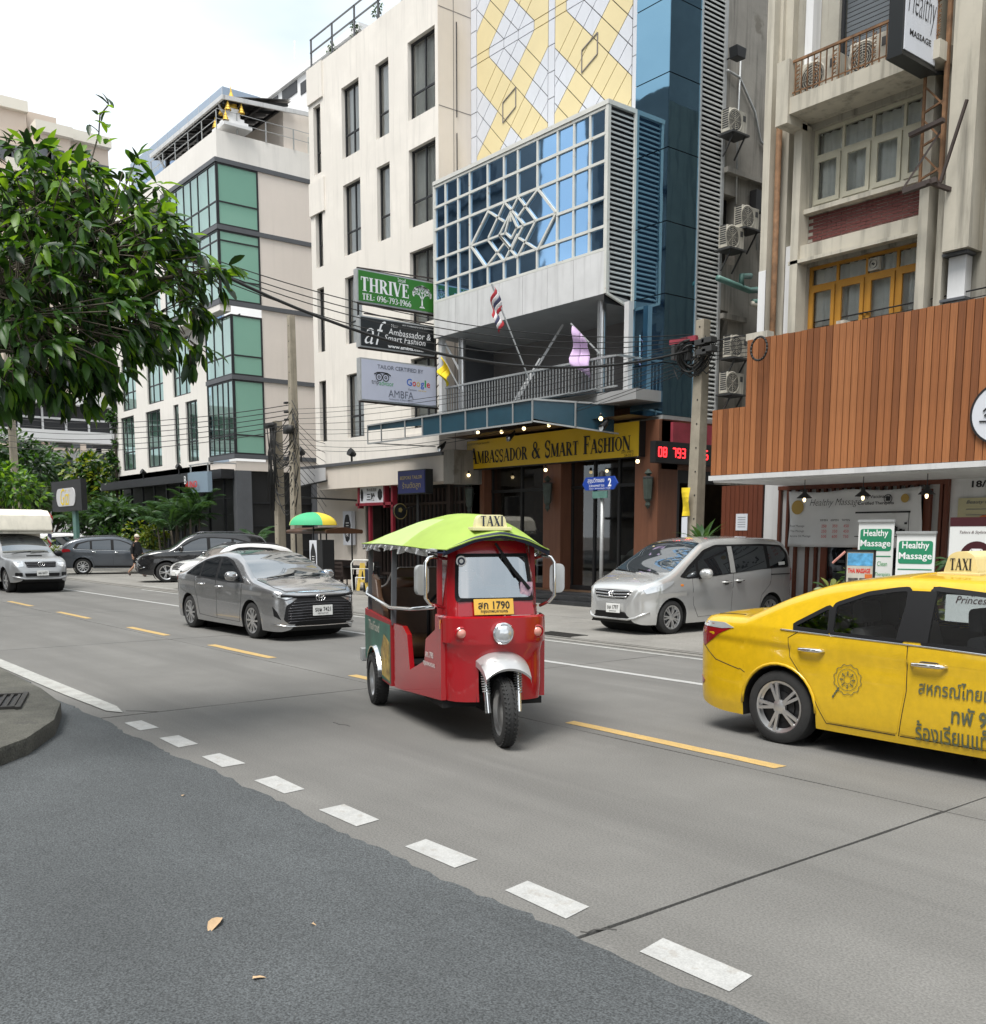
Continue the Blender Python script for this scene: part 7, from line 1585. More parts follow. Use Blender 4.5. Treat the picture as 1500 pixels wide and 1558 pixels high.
t = thing('street_cart', 'dark food cart with brown cloth roof parked by the left utility pole', 'cart', (-28.3,15.5,.02)); b = MB(); b.box(-29.3,-27.3,15.2,16.1,.35,.95); b.build('counter', 'rusty_frame', t); b = MB(); b.prism(rnd([(15.0,1.78),(15.0,1.9),(15.6,1.98),(16.3,1.9),(16.3,1.78)],.06), 'X', -29.6, -26.95); b.build('cloth_roof', 'brown_vinyl', t, bevel=.02)
for x in (-29.3,-27.3):
    for y in (15.2,16.1): MB().bar((x,y,.02),(x,y,1.8),.035,.035).build('post', 'black', t)
t = thing('market_umbrella', 'green and yellow striped umbrella open behind the left utility pole', 'umbrella', (-27.75,15.0,.02)); b = MB(); b.tube([(-27.75,15,.02),(-27.75,15,2.4)], .025, 8); b.build('pole', 'black', t)
mat('umb_green', (.06,.42,.2), .7); mat('umb_yellow', (.72,.55,.05), .7); mat('umb_lime', (.4,.5,.12), .7)
for i, m in enumerate(('umb_green','umb_yellow','umb_yellow','umb_lime','umb_green','umb_yellow','umb_lime','umb_green')):
    b = MB(); b.grid(lambda u, v: V((-27.75,15,2.44))+V((.76*sin(v*pi/2)*cos((i+u)*pi/4-.9)*(1-.03*sin(u*pi)),.76*sin(v*pi/2)*sin((i+u)*pi/4-.9)*(1-.03*sin(u*pi)),-.4*(1-cos(v*pi/2)))), 3, 6); b.build('gore', m, t, recalc=False, smooth=True)
# barrier frame with a yellow A, wheel stop
t = thing('barrier_frame', 'white tube barrier frame with a yellow letter A standing behind the tuk tuk', 'barrier', (-19.2,11.9,.02)); p = PG(552,905,.02); s_ = 1.0; b = MB(); o = V((p.x,p.y,.02)); X_ = RT
def lp(x, z): return o+X_*x+V((0,0,z))
b.tube([lp(-.3,.0),lp(-.3,.15),lp(-.32,.9),lp(-.25,1.0),lp(.25,1.0),lp(.32,.9),lp(.3,.7)], .022, 8); b.tube([lp(-.2,.1),lp(-.2,.5),lp(.22,.5),lp(.24,.1)], .018, 8); b.tube([lp(-.31,.75),lp(.31,.75)], .015, 6); b.bar(lp(-.3,.02), lp(-.5,.02), .05,.03); b.build('tube_frame', 'white_metal', t, smooth=True)
mat('yellow_board', (.6,.42,.08), .6); b = MB(); b.bar(lp(-.14,.12), lp(-.02,.92), .09, .02, up=FH); b.bar(lp(.14,.12), lp(.02,.92), .09, .02, up=FH); b.bar(lp(-.1,.4), lp(.1,.4), .08, .02, up=FH); b.build('letter_board', 'yellow_board', t); b = MB(); b.lathe([(0,-.03),(.2,-.03),(.2,.03),(0,.03)], lp(.1,.55), 'Y', 16); b.build('disc', 'navy', t)
t = thing('wheel_stop', 'yellow and white wheel stop lying on the forecourt behind the tuk tuk', 'wheel stop', PG(835,920)); p = PG(838,919); b = MB(); b.box(p.x-.6,p.x+.35,p.y-.08,p.y+.08,.02,.12); b.build('bar', 'yellow_board', t, bevel=.02); b = MB(); b.box(p.x-.5,p.x-.1,p.y+.15,p.y+.6,.02,.2); b.build('block', 'white_fascia', t, bevel=.02)
mat('lantern_green', (.045,.06,.05), .6, var=.3, vs=8)
for px, s_ in ((714,'green grey wall lantern on the left brown pillar'),(833,'green grey wall lantern on the middle brown pillar'),(986,'green grey wall lantern on the right brown pillar')):
    q = PY(px,738,17.75); q.z = 2.35; t = thing('wall_lantern', s_, 'lantern', q); b = MB(); b.lathe([(.02,.95),(.1,.85),(.04,.8),(.13,.72),(.1,.25),(.05,.18),(.07,.1),(0,0)], q, 'Z', 6); b.build('cage', 'lantern_green', t); b = MB(); b.lathe([(.135,.73),(.135,.76),(0,.8)], q, 'Z', 6); b.bar(q+V((0,0,.5)), q+V((0,.2,.6)), .03, .03); b.build('cap', 'grille_dark', t)
q = PY(1046,765,16.8); t = thing('paper_tag', 'yellow paper tag with a white strip tied to the right concrete pole', 'tag', q); b = MB(); b.grid(lambda u, v: (q.x-.1+.2*u, 16.74+.03*sin(v*5+u*2), q.z-.28+.6*v), 4, 6); b.build('yellow_sheet', 'flag_yellow', t, recalc=False, solid=.003); b = MB(); b.box(q.x-.12,q.x+.04,16.76,16.765,q.z-.95,q.z-.3); b.build('white_sheet', 'panel_white', t)
# mannequins in the tailor's window
for x, m, s_ in ((-21.9,'trim_black','dark suit dummy left in the tailor window'),(-21.3,'seat_dark','grey suit dummy right of the dark one in the tailor window'),(-22.5,'navy','navy suit dummy by the left shop pillar')):
    t = thing('suit_dummy', s_, 'mannequin', (x,19.1,.3)); b = MB(); b.lathe([(.16,.9),(.2,1.1),(.24,1.38),(.21,1.5),(.07,1.55),(.05,1.62)], (x,19.1,.3), 'Z', 14); b.build('jacket', m, t, smooth=True); b = MB(); b.face((x-.05,18.86,1.3),(x+.05,18.86,1.3),(x+.06,18.9,1.84),(x-.06,18.9,1.84)); b.build('shirt_front', 'panel_white', t, recalc=False); b = MB(); b.lathe([(.03,.02),(.03,.9)], (x,19.1,.3), 'Z', 8); b.lathe([(.2,0),(.2,.03),(0,.04)], (x,19.1,.3), 'Z', 14); b.build('stand', 'steel', t)
t = thing('display_table', 'table with a white cloth inside the tailor shop', 'table', (-18.2,20,.3)); b = MB(); b.box(-19.0,-17.3,19.6,20.6,.3,1.2); b.build('table', 'rusty_frame', t); b = MB(); b.prism([(-19.1,1.2),(-17.2,1.2),(-17.1,.7),(-17.6,1.35),(-18.2,1.55),(-18.7,1.3),(-19.15,.8)], 'Y', 19.55, 20.6); b.build('cloth', 'slat', t)
for i, (x, y, z) in enumerate(((-22.4,20.5,3.6),(-21,21,3.6),(-18.8,20.5,3.6),(-17.8,21,3.6),(-18.2,22,3.3))): spot((x,y,z), 'warm ceiling lamp inside the tailor shop, '+('left by the suit dummies','left at the back','above the display table','right of the display table','low at the back')[i], r=.05)['group'] = 'lamps inside the tailor shop'

# ------------------------------------------------------------------ massage parlour things
t = thing('hanging_sign', 'black framed light box lettered MASSAGE hanging high on the shophouse', 'sign', (-8.7,15.2,8.95)); b = MB(); b.box(-8.86,-8.62,14.68,15.66,8.92,11.4); b.build('case', 'sign_black', t, bevel=.01); b = MB(); b.box(-8.62,-8.605,14.72,15.62,8.97,11.36); b.build('face', 'panel_white', t)
letter(t, 'MASSAGE', (-8.605,14.85,9.2), YD, ZD, 'ink_black', .09, .62, bold=.02); letter(t, 'Healthy', (-8.605,14.78,9.36), YD, ZD, 'ink_black', .6, .8, shear=.3, bold=-.012); b = MB(); b.box(-8.86,-8.6,14.66,15.68,8.88,8.92); b.bar((-8.74,15.6,8.9),(-8.5,16.2,9.0),.05,.05); b.bar((-8.74,15.6,11),(-8.5,16.2,11.1),.05,.05); b.build('bracket', 'sign_black', t)
t = thing('sign_ladder', 'rusty lattice bracket left empty below the hanging massage sign', 'sign bracket', (-8.5,15.9,7)); b = MB(); b.bar((-8.85,15.8,7.3),(-8.85,15.8,9.0),.04,.04); b.bar((-8.5,15.8,7.3),(-8.5,15.8,11.4),.06,.06)
for z in (7.4,7.9,8.4): b.bar((-8.85,15.8,z),(-8.5,15.8,z+.1),.03,.03); b.bar((-8.85,15.8,z+.4),(-8.5,15.8,z),.025,.025)
b.build('lattice', 'rust', t); b = MB(); b.bar((-8.95,15.6,8.05),(-8.4,15.6,8.12),.09,.06); b.bar((-8.9,15.4,7.15),(-8.4,15.5,7.22),.1,.08); b.bar((-8.5,15.4,7.2),(-8.2,16.2,7.05),.06,.06); b.bar((-8.4,15.6,7.2),(-8.05,15.6,8.3),.04,.04); b.bar((-8.9,15.4,7.2),(-8.5,15.7,8),.03,.03); b.build('arms', 'rusty_frame', t)
t = thing('round_sign', 'white round logo sign with black rim on the wooden plank canopy', 'sign', (-6.1,14.9,3.6)); b = MB(); b.lathe([(0,14.93),(.42,14.93),(.42,14.98)], (-6.93,0,3.52), 'Y', 36); b.build('disc', 'panel_white', t, recalc=False); b = MB(); b.lathe([(.42,14.925),(.45,14.925),(.45,14.98)], (-6.93,0,3.52), 'Y', 36); b.build('rim', 'ink_black', t, recalc=False); b = MB(); b.tube([(-7.18,14.92,3.56),(-7.12,14.92,3.62),(-7.08,14.92,3.56),(-7.16,14.92,3.5),(-7.08,14.92,3.45),(-6.98,14.92,3.52)], .012, 5); b.tube([(-7.23,14.92,3.42),(-6.93,14.92,3.4)], .01, 5); b.build('flower_mark', 'ink_black', t)
mat('vinyl', (.66,.66,.66), .6, var=.06, vs=1.5, bump=.25, bs=2); mat('logo_gold', (.4,.26,.06), .5); mat('panel_green', (.02,.22,.11), .5); mat('vinyl_white', (.7,.71,.7), .5)
t = thing('vinyl_banner', 'wrinkled white vinyl banner listing Healthy Massage prices on the slatted screen', 'banner', (-10.7,17.3,1.5)); a, c = (-12.12,1.52), (-9.32,2.62)
b = MB(); b.grid(lambda u, v: (a[0]+(c[0]-a[0])*u+.02*sin(v*5), 17.3+.03*sin(u*9+v*4)*sin(v*3.1)+.02*sin(u*23-v*6), a[1]+(c[1]-a[1])*v-.05*sin(u*pi)*v*(1-v)-.04*sin(u*2*pi)**2*v), 40, 14); b.build('sheet', 'vinyl', t, smooth=True, recalc=False, solid=.002)
def bl_(s_, x, z, h, w_=None, m='ink_black', **k): letter(t, s_, (x,17.24,z), XD, ZD, m, h, w_, **k)
bl_('Healthy Massage', -11.6, 2.28, .17, 1.1, shear=.35, bold=-.012)
for i, s_ in enumerate(('Foot Massage','Thai Massage','Aroma Oil Massage')):
    bl_(s_, -12.03, 1.9-i*.1, .055, None)
    for j, v in enumerate((('250','350','450'),('250','350','450'),('500','600','750'))[i]): bl_(v, -11.32+j*.24, 1.9-i*.1, .055, m='ink_red')
for j, v in enumerate(('30MIN','60MIN','90MIN')): bl_(v, -11.36+j*.24, 2.02, .04, .17)
b = MB(); b.lathe([(0,17.238),(.14,17.238)], (-11.88,0,2.3), 'Y', 22); b.lathe([(0,17.238),(.08,17.238)], (-9.62,0,2.42), 'Y', 18); b.build('gold_logo', 'logo_gold', t, recalc=False)
bl_('Fully Vaccinated', -10.5, 2.42, .075, .6, bold=.02); bl_('Certified Therapists', -10.55, 2.3, .075, .72, bold=.02)
b = MB(); b.lathe([(.07,17.238),(.085,17.238)], (-9.95,0,2.42), 'Y', 18); b.box(-9.99,-9.91,17.235,17.24,2.38,2.46); b.box(-10.6,-9.5,17.235,17.24,2.16,2.19); b.box(-10.6,-9.55,17.235,17.24,1.72,1.735); b.box(-9.53,-9.52,17.235,17.24,1.72,2.19); r9 = random.Random(9)
for i in range(26): x, z = r9.uniform(-10.55,-9.6), r9.uniform(1.78,1.95); b.box(x,x+.05,17.235,17.24,z,z+r9.uniform(.03,.1))
b.build('print_marks', 'ink_black', t, recalc=False)
def rollup(name, label, x, y, z1, w_, rz, seed):
    t = thing(name, label, 'banner stand', (x,y,.02), rad(rz)); b = MB(); b.box(-w_/2,w_/2,-.006,.006,.1,z1); b.build('sheet', 'vinyl_white', t, local=True); b = MB(); b.box(-w_/2-.01,w_/2+.01,-.03,.03,z1,z1+.035); b.box(-w_/2,w_/2,-.12,.12,0,.09); b.build('rail', 'galv', t, local=True)
    b = MB(); b.prism(rnd([(-w_/2+.03,z1-.42),(w_/2-.03,z1-.42),(w_/2-.03,z1-.1),(-w_/2+.03,z1-.1)],.04), 'Y', -.0095, -.0065); b.box(-w_/2+.03,w_/2-.03,-.0095,-.0065,z1-.505,z1-.49); b.build('green_panel', 'panel_green', t, local=True)
    for s_, z, h, ww, m in (('Healthy',z1-.235,.125,w_*.7,'ink_white'),('Massage',z1-.385,.125,w_*.86,'ink_white'),('• Safe & Clean',z1-.64,.07,w_*.72,'ink_green'),('• Certified Therapists',z1-.8,.07,w_*.9,'ink_green'),('• Good Service',z1-.97,.07,w_*.66,'ink_green')):
        me = text_mesh(s_, h, ww, bold=.014 if m == 'ink_white' else .0, align='C'); me.materials.clear(); me.materials.append(m_(m)); inst(me, 'lettering', t, frame((0,-.0105,z), XD, ZD), local=True)
    return t
rollup('rollup_banner', 'taller green and white Healthy Massage banner stand behind the picture board', -7.98, 13.55, 1.93, .54, 4, 1); rollup('rollup_banner', 'shorter green and white Healthy Massage banner stand beside the winged lamp pot', -7.25, 13.35, 1.76, .52, 12, 2)['label'] = 'shorter green and white Healthy Massage banner stand right of the taller one'
t = thing('picture_board', 'framed board of colourful massage pictures with a pink ribbon', 'board', (-8.0,13.2,.02), rad(6)); b = MB(); b.box(-.2,.2,-.01,.01,.5,1.5); b.build('print', 'ac_white', t, local=True); b = MB(); b.box(-.22,.22,-.02,.02,1.5,1.53); b.box(-.22,-.2,-.02,.02,.02,1.53); b.box(.2,.22,-.02,.02,.02,1.53); b.build('frame', 'black', t, local=True)
mat('pic_blue', (.1,.35,.6), .5, var=.5, vs=12); mat('pic_dark', (.1,.09,.08), .5, var=.9, vs=25); mat('pic_orange', (.6,.15,.03), .5, var=.3)
for nm, m, rc in (('sky_picture','pic_blue',((-.19,.19,1.3,1.48),)),('photo','pic_dark',((-.17,-.02,.92,1.12),(.0,.1,.92,1.12),(-.17,.05,.72,.88))),('orange_patch','pic_orange',((.08,.19,1.08,1.18),(.05,.19,.8,.92)))):
    b = MB(); [b.box(r[0],r[1],-.0125,-.0105,r[2],r[3]) for r in rc]; b.build(nm, m, t, local=True)
letter(t, 'THAI MASSAGE', (0,0,0), XD, ZD, 'ink_red', .07, .34, bold=.04).matrix_basis = frame((-.18,-.0125,1.19), XD, ZD); b = MB(); b.tube([(-.22,-.03,1.5),(-.3,-.05,1.42),(-.4,-.05,1.33)], .018, 5); b.build('ribbon', 'lamp_pink', t, local=True)
t = thing('jewel_banner', 'white banner stand with a maroon disc of a hand holding a diamond', 'banner stand', (-6.42,13.4,.02)); mat('maroon', (.05,.008,.012), .5); b = MB(); b.box(-.38,.38,-.006,.006,.1,1.98); b.build('sheet', 'vinyl_white', t, local=True); b = MB(); b.box(-.38,.38,-.0095,-.0065,1.86,1.98); b.build('top_band', 'maroon', t, local=True)
b = MB(); b.lathe([(0,-.0105),(.23,-.0105)], (0,0,1.43), 'Y', 32); b.build('disc', 'maroon', t, local=True, recalc=False); b = MB(); b.face((-.12,-.013,1.5),(0,-.013,1.38),(.12,-.013,1.5),(.07,-.013,1.56),(-.07,-.013,1.56)); b.face((-.17,-.013,1.38),(-.05,-.013,1.3),(.1,-.013,1.3),(.17,-.013,1.4),(.08,-.013,1.34),(-.04,-.013,1.34)); b.build('diamond_mark', 'ink_white', t, local=True, recalc=False)
b = MB()
for p, q in (((-.12,1.5),(.12,1.5)),((-.04,1.5),(0,1.38)),((.04,1.5),(0,1.38)),((-.04,1.5),(-.07,1.56)),((.04,1.5),(.07,1.56))): b.bar((p[0],-.014,p[1]), (q[0],-.014,q[1]), .008, .002)
b.build('facet_line', 'maroon', t, local=True)
for s_, z, h in (('Winston',1.02,.13),('&',.92,.07),('Princess',.82,.1),('Tailors & Stylists since',1.75,.05)): me = text_mesh(s_, h, None, shear=.3, align='C'); me.materials.clear(); me.materials.append(m_('maroon')); inst(me, 'lettering', t, frame((0,-.0105,z), XD, ZD), local=True)
t = thing('notice_board', 'yellowish notice board with an orange disc on the white parlour wall', 'board', (-8.3,17.45,1.6)); mat('notice', (.5,.46,.28), .6); b = MB(); b.box(-8.75,-7.6,17.47,17.51,1.35,2.4); b.build('board', 'notice', t); b = MB(); b.lathe([(0,17.465),(.16,17.465)], (-8.25,0,1.95), 'Y', 20); b.build('orange_disc', 'pic_orange', t, recalc=False); b = MB()
for i in range(9): b.box(-8.65,-8.0+.2*(i%2),17.464,17.468,1.45+i*.045,1.47+i*.045)
b.box(-8.6,-7.8,17.464,17.468,2.2,2.21); b.box(-8.6,-7.8,17.464,17.468,2.1,2.11); b.build('print_lines', 'ink_grey', t); letter(t, 'Beauty treatments', (-8.6,17.465,2.28), XD, ZD, 'ink_grey', .08, .8, shear=.3)
t = thing('house_number', 'black house number 18/25-26 on the white parlour wall', 'lettering', (-8.5,17.5,2.6)); letter(t, '18/25-26', (-8.55,17.518,2.58), XD, ZD, 'ink_black', .12, .75, bold=.03)
t = thing('paper_notice', 'small white paper notice on the brown plank wall', 'notice', (-13.45,17.45,2)); b = MB(); b.box(-13.55,-13.25,17.452,17.458,1.85,2.2); b.build('sheet', 'panel_white', t); b = MB()
for i in range(5): b.box(-13.5,-13.3,17.449,17.452,1.92+i*.05,1.93+i*.05)
b.build('print_lines', 'ink_grey', t)
for px, s_ in ((1224,'left of the three black pendant lamps under the plank canopy'),(1313,'middle one of the three black pendant lamps under the plank canopy'),(1410,'right of the three black pendant lamps under the plank canopy')):
    p = PY(px,750,15.6); p.z = 2.42; t = thing('pendant_lamp', s_, 'lamp', p, 0, 'pendant lamps under the plank canopy'); b = MB(); b.tube([p+V((0,0,.1)), V((p.x,p.y,2.74))], .008, 5); b.build('cord', 'black', t); b = MB(); b.lathe([(.03,.14),(.04,.08),(.13,.0),(.135,-.01)], p, 'Z', 16); b.build('shade', 'black', t, smooth=True); b = MB(); b.lathe([(0,-.08),(.02,-.065),(.028,-.03),(.015,0)], p, 'Z', 12); b.build('bulb', 'warm_bulb', t, smooth=True)
# air conditioners
def ac(label, loc, rz, w_=.62, h=.5, d=.26, br=True):
    t = thing('air_conditioner', label, 'air conditioner', loc, rad(rz), 'outdoor air conditioner units'); b = MB(); b.box(-w_/2,w_/2,-d/2,d/2,0,h); b.build('case', 'ac_white', t, local=True, bevel=.012)
    b = MB(); cx_ = -.12; b.lathe([(.23,-d/2-.004),(.25,-d/2-.012),(.27,-d/2-.004)], (cx_,0,h/2), 'Y', 24)
    for r_q in (.06,.1,.14,.18,.22): b.lathe([(r_q-.006,-d/2-.009),(r_q+.006,-d/2-.009)], (cx_,0,h/2), 'Y', 20)
    for i in range(8): b.bar((cx_,-d/2-.007,h/2), (cx_+.25*cos(i*pi/4),-d/2-.007,h/2+.25*sin(i*pi/4)), .008, .006)
    b.build('fan_guard', 'ac_white', t, local=True, recalc=False); b = MB(); b.lathe([(0,-d/2-.003),(.24,-d/2-.003)], (cx_,0,h/2), 'Y', 24); b.box(w_/2-.14,w_/2-.04,-d/2-.004,-d/2,h*.6,h*.85); b.build('fan_opening', 'grille_dark', t, local=True, recalc=False)
    b = MB()
    for i in range(9): b.box(-w_/2-.004,-w_/2,-d/2+.04,d/2-.04,.08+i*h*.1,.11+i*h*.1)
    
    if br: b.box(-w_/2,w_/2,-d/2-.1,d/2+.1,-.05,-.01); b.bar((-w_/2+.1,d/2,-.5),(-w_/2+.1,-d/2-.05,-.04),.03,.03); b.bar((w_/2-.1,d/2,-.5),(w_/2-.1,-d/2-.05,-.04),.03,.03); b.build('bracket', 'grille_dark', t, local=True); return t
XA = -15.9
for (px, py), s_ in zip(((1116,205),(1135,350),(1112,380),(1112,600),(1118,545)), ('air conditioner high on the alley wall under a dark window','middle air conditioner on the alley wall beside a black box','air conditioner half hidden by the tower edge','lowest air conditioner on a bracket beside the plank canopy','dusty air conditioner just above the lowest one in the alley')): p = PX(px,py,XA); ac(s_, (XA,p.y,p.z), 90)
for (px, py), s_ in zip(((1253,118),(1330,90)), ('left air conditioner behind the rusty balcony rail','right air conditioner behind the rusty balcony rail')): p = PY(px,py,15.95); ac(s_, (p.x,15.95,9.34), 0, .72, .55, .32, False)
t = thing('floodlight', 'black floodlight on an arm on the alley wall', 'lamp', PX(1120,84,-15.9)); p = PX(1120,84,-15.9); b = MB(); b.bar(p+V((-.3,0,0)), p, .03,.03); b.prism([(p.y-.18,p.z+.14),(p.y+.18,p.z+.14),(p.y+.14,p.z-.1),(p.y-.14,p.z-.1)], 'X', p.x-.08, p.x+.16); b.build('housing', 'black', t, bevel=.02)
t = thing('drain_pipes', 'green painted drain pipes bending along the alley wall', 'pipe', PX(1130,430,-15.9)); b = MB(); q = lambda x, y: PX(x, y, -15.85)
b.tube([q(1092,423),q(1140,442),q(1165,440),q(1166,458),q(1145,460)], .075, 8); b.tube([q(1128,435),q(1128,420),q(1142,420)], .07, 8); b.build('green_pipe', 'green_pipe', t, smooth=True); b = MB(); b.tube([q(1143,462),q(1190,475)], .07, 8); b.build('pale_pipe', 'ac_white', t, smooth=True)
t = thing('wall_cables', 'loose grey cables and thin conduits hanging on the alley wall', 'cable', PX(1150,200,-16.1)); b = MB(); q = lambda x, y: PX(x, y, -16.14)
for P, r in ((((1107,107),(1125,118),(1148,170),(1157,215),(1185,243)),.03),(((1127,85),(1122,200),(1120,310)),.025),(((1172,0),(1175,105),(1180,95),(1177,40)),.02),(((1160,312),(1160,385),(1178,393),(1172,318)),.025),(((1150,290),(1152,380)),.03)): b.tube([q(*p) for p in P], r, 6)
b.build('cable', 'galv', t, smooth=True); b = MB(); p = q(1146,309); b.box(p.x,p.x+.2,p.y-.15,p.y+.15,p.z-.25,p.z+.25); b.build('meter_box', 'black', t)
# ------------------------------------------------------------------ poles and wires
def pole(name, label, x, y, z, w0, w1, m='post', lean=0):
    t = thing(name, label, 'utility pole', (x,y,0)); b = MB(); b.p_ = None; V0 = [(-w0,-w0),(w0,-w0),(w0,w0),(-w0,w0)]
    A = [b.p((x+lean+a*.5,y+c*.5,0)) for a, c in V0]; B_ = [b.p((x+a*.5*w1/w0,y+c*.5*w1/w0,z)) for a, c in V0]; b.f.append(B_)
    for i in range(4): b.f.append([A[i],A[(i+1)%4],B_[(i+1)%4],B_[i]])
    b.build('shaft', m, t, bevel=.015); b = MB()
    for i in range(int(z/.5)): b.lathe([(0,-.006),(.018,-.006),(.018,.0)], (x,y-.5*(w0+(w1-w0)*(i*.5+.6)/z)-.002,i*.5+.6), 'Y', 8)
    b.build('bolt_hole', 'black', t, recalc=False); return t
PR = PY(1056,700,17); pr_ = pole('utility_pole', 'square concrete utility pole hung with black cable coils before the alley', PY(1070,487,17).x, 17, PY(1070,487,17).z, .3, .22, lean=-.12)
plp = pole('utility_pole', 'tall square concrete utility pole behind the grey saloon', -30.8, 16, 8.93, .32, .2); pl2 = pole('cable_pole', 'short round pole smothered in old cables beside the tall concrete pole', -32.6, 16.3, 5.7, .3, .26)
pl3 = pole('utility_pole', 'pale utility pole at the far left edge beyond the pickup', PX(18,650,-60).x, PX(18,650,-60).y, 13, .4, .3)
prx, pz = PY(1065,540,17).x, PY(1065,540,17).z
cl = thing('cable_coils', 'black cable coils and junction boxes bunched on the pole before the alley', 'cable coil', (prx,16.9,pz)); b = MB(); rr = random.Random(4)
for i in range(9):
    r_q = .28+rr.uniform(-.05,.06); c = V((prx+rr.uniform(-.1,.06),16.8+rr.uniform(-.06,.06),pz-.05+rr.uniform(-.08,.08))); e = rr.uniform(.75,1); a0 = rr.uniform(-.5,.5)
    b.tube([c+V((r_q*e*cos(k_*pi/12),.06*sin(k_*pi/6+a0)+.12*cos(k_*pi/12+a0),r_q*sin(k_*pi/12))) for k_ in range(25)], .017, 5)
for i in range(14):
    a = V((prx+rr.uniform(-.55,.55),16.85,pz+rr.uniform(0,.35))); e = V((prx+rr.uniform(-.6,.7),16.8,pz+rr.uniform(-.35,.2))); b.tube([a, a.lerp(e,.3)+V((0,0,-.25)), a.lerp(e,.7)+V((0,0,-.3)), e], .013, 5)
b.build('coil', 'wire', cl, smooth=True); b = MB()
for x, z in ((-.5,.05),(-.38,.02),(-.26,.04),(-.14,.0)): b.box(prx+x-.045,prx+x+.045,16.7,16.85,pz+z-.12,pz+z+.2)
for x, z in ((.3,.18),(.48,.2),(.35,-.02),(.5,.02)): b.box(prx+x-.13,prx+x+.13,16.6,16.8,pz+z-.06,pz+z+.05)
b.build('junction_box', 'grille_dark', cl, bevel=.01); b = MB(); b.box(prx-.62,prx+.1,16.72,16.8,pz+.26,pz+.36); b.build('red_tape', 'poster_pink', cl)
def wire(name, label, P, r=.012, sag=.3, n=26, cat='cable', group='overhead cables', m='wire'):
    b = MB()
    for a, c, s_, rr_ in P:
        a, c = V(a), V(c); b.tube([a.lerp(c, i/n)-V((0,0,s_*4*(i/n)*(1-i/n))) for i in range(n+1)], rr_, 5)
    o = b.build(name, m, None, smooth=True); return tag(o, label, cat, group)
def AT(px, py, d): return CAM+_ray(px, py)*d
E1 = V((prx-.1,16.85,pz+.12))
wire('thick_cable', 'thick black cable crossing the street from behind the tree to the right pole', [(AT(250,372,15),E1+V((0,0,-.02)),.95,.026)])
for i, (py, s_, w_) in enumerate(((392,.55,'highest'),(400,.62,'second'),(405,.7,'third'),(412,.8,'lowest'))): wire('thin_cable', w_+' thin cable running with the thick one across the street', [(AT(240,py-28,16),E1+V((0,0,.3-.06*i)),s_,.009)])
for i in range(9):
    za, zb = 5.9-.16*i, pz+.25-.07*i; wire('thin_cable', ('highest','second','third','fourth','fifth','sixth','seventh','eighth','lowest')[i]+' of the slack service cables strung between the two concrete poles', [((-30.7,15.9,za),(prx-.1,16.85,zb),.25+.05*i+R.uniform(-.05,.1),.007)])
for i in range(6): wire('thin_cable', ('highest','second','third','fourth','fifth','lowest')[i]+' cable leaving the right pole along the top of the plank canopy', [((prx+.1,16.85,pz+.2-.07*i),(6,14.2+.1*i,5.9-.09*i),.25+.04*i,.008 if i else .013)])
for i in range(6): wire('thin_cable', ('highest','second','third','fourth','fifth','lowest')[i]+' cable leaving the tall left pole past the green glass windows', [((-30.9,15.9,6.05-.16*i),PX(-10,632+i*9,-62),.5,.014)])
wire('coil_cable', 'black cable coil hanging at the corner of the plank canopy', [((PY(1153,520,14.8)+V((.17*cos(k_*pi/10)+.03,0,.2*sin(k_*pi/10)-.12))),(PY(1153,520,14.8)+V((.17*cos((k_+1)*pi/10)+.03,0,.2*sin((k_+1)*pi/10)-.12))),0,.02) for k_ in range(20)], n=1, cat='cable coil')
b = MB(); rr = random.Random(8)
for i in range(26):
    z = rr.uniform(3.2,5.7); a = V((-32.6+rr.uniform(-.2,.2),16.1,z)); e = V((-30.75+rr.uniform(-.1,.3),15.85,z+rr.uniform(-.8,.7))); s_ = rr.uniform(.1,.7)
    b.tube([a.lerp(e,k_/10)-V((0,0,s_*4*(k_/10)*(1-k_/10))) for k_ in range(11)], .014, 5)
for i in range(16):
    x = -32.6+rr.uniform(-.28,.28); z0 = rr.uniform(2.2,3.6); b.tube([(x,16.1+rr.uniform(-.15,.1),5.6),(x+rr.uniform(-.25,.25),16.0,4.6),(x+rr.uniform(-.25,.25),16.05,z0)], .02, 5)
for i in range(12):
    z = rr.uniform(3.4,6.2); b.tube([(-30.6,15.85,z),(-30.3+rr.uniform(-.1,.25),15.8,z-.5),(-30.55,15.85,z-rr.uniform(.7,1.3))], .013, 5)
for i in range(9):
    z = 5.6-.22*i; a = V((-30.7,15.9,z)); b.tube([a, a.lerp(V((-31.5,18,z-.9-.05*i)),.5)-V((0,0,.2)), V((-32.3,18,z-.6-.1*i))], .01, 4)
for z in (5.3,5.55,5.8,6.1): b.box(-31.1,-30.9,15.8,15.9,z,z+.06)
b.box(-32.9,-32.3,15.95,16.1,5.45,5.6); b.box(-31.0,-30.5,15.7,15.85,5.1,5.35)
tag(b.build('cable_tangle', 'wire', smooth=True), 'tangle of black cables strung between the short pole and the tall left pole', 'cable')
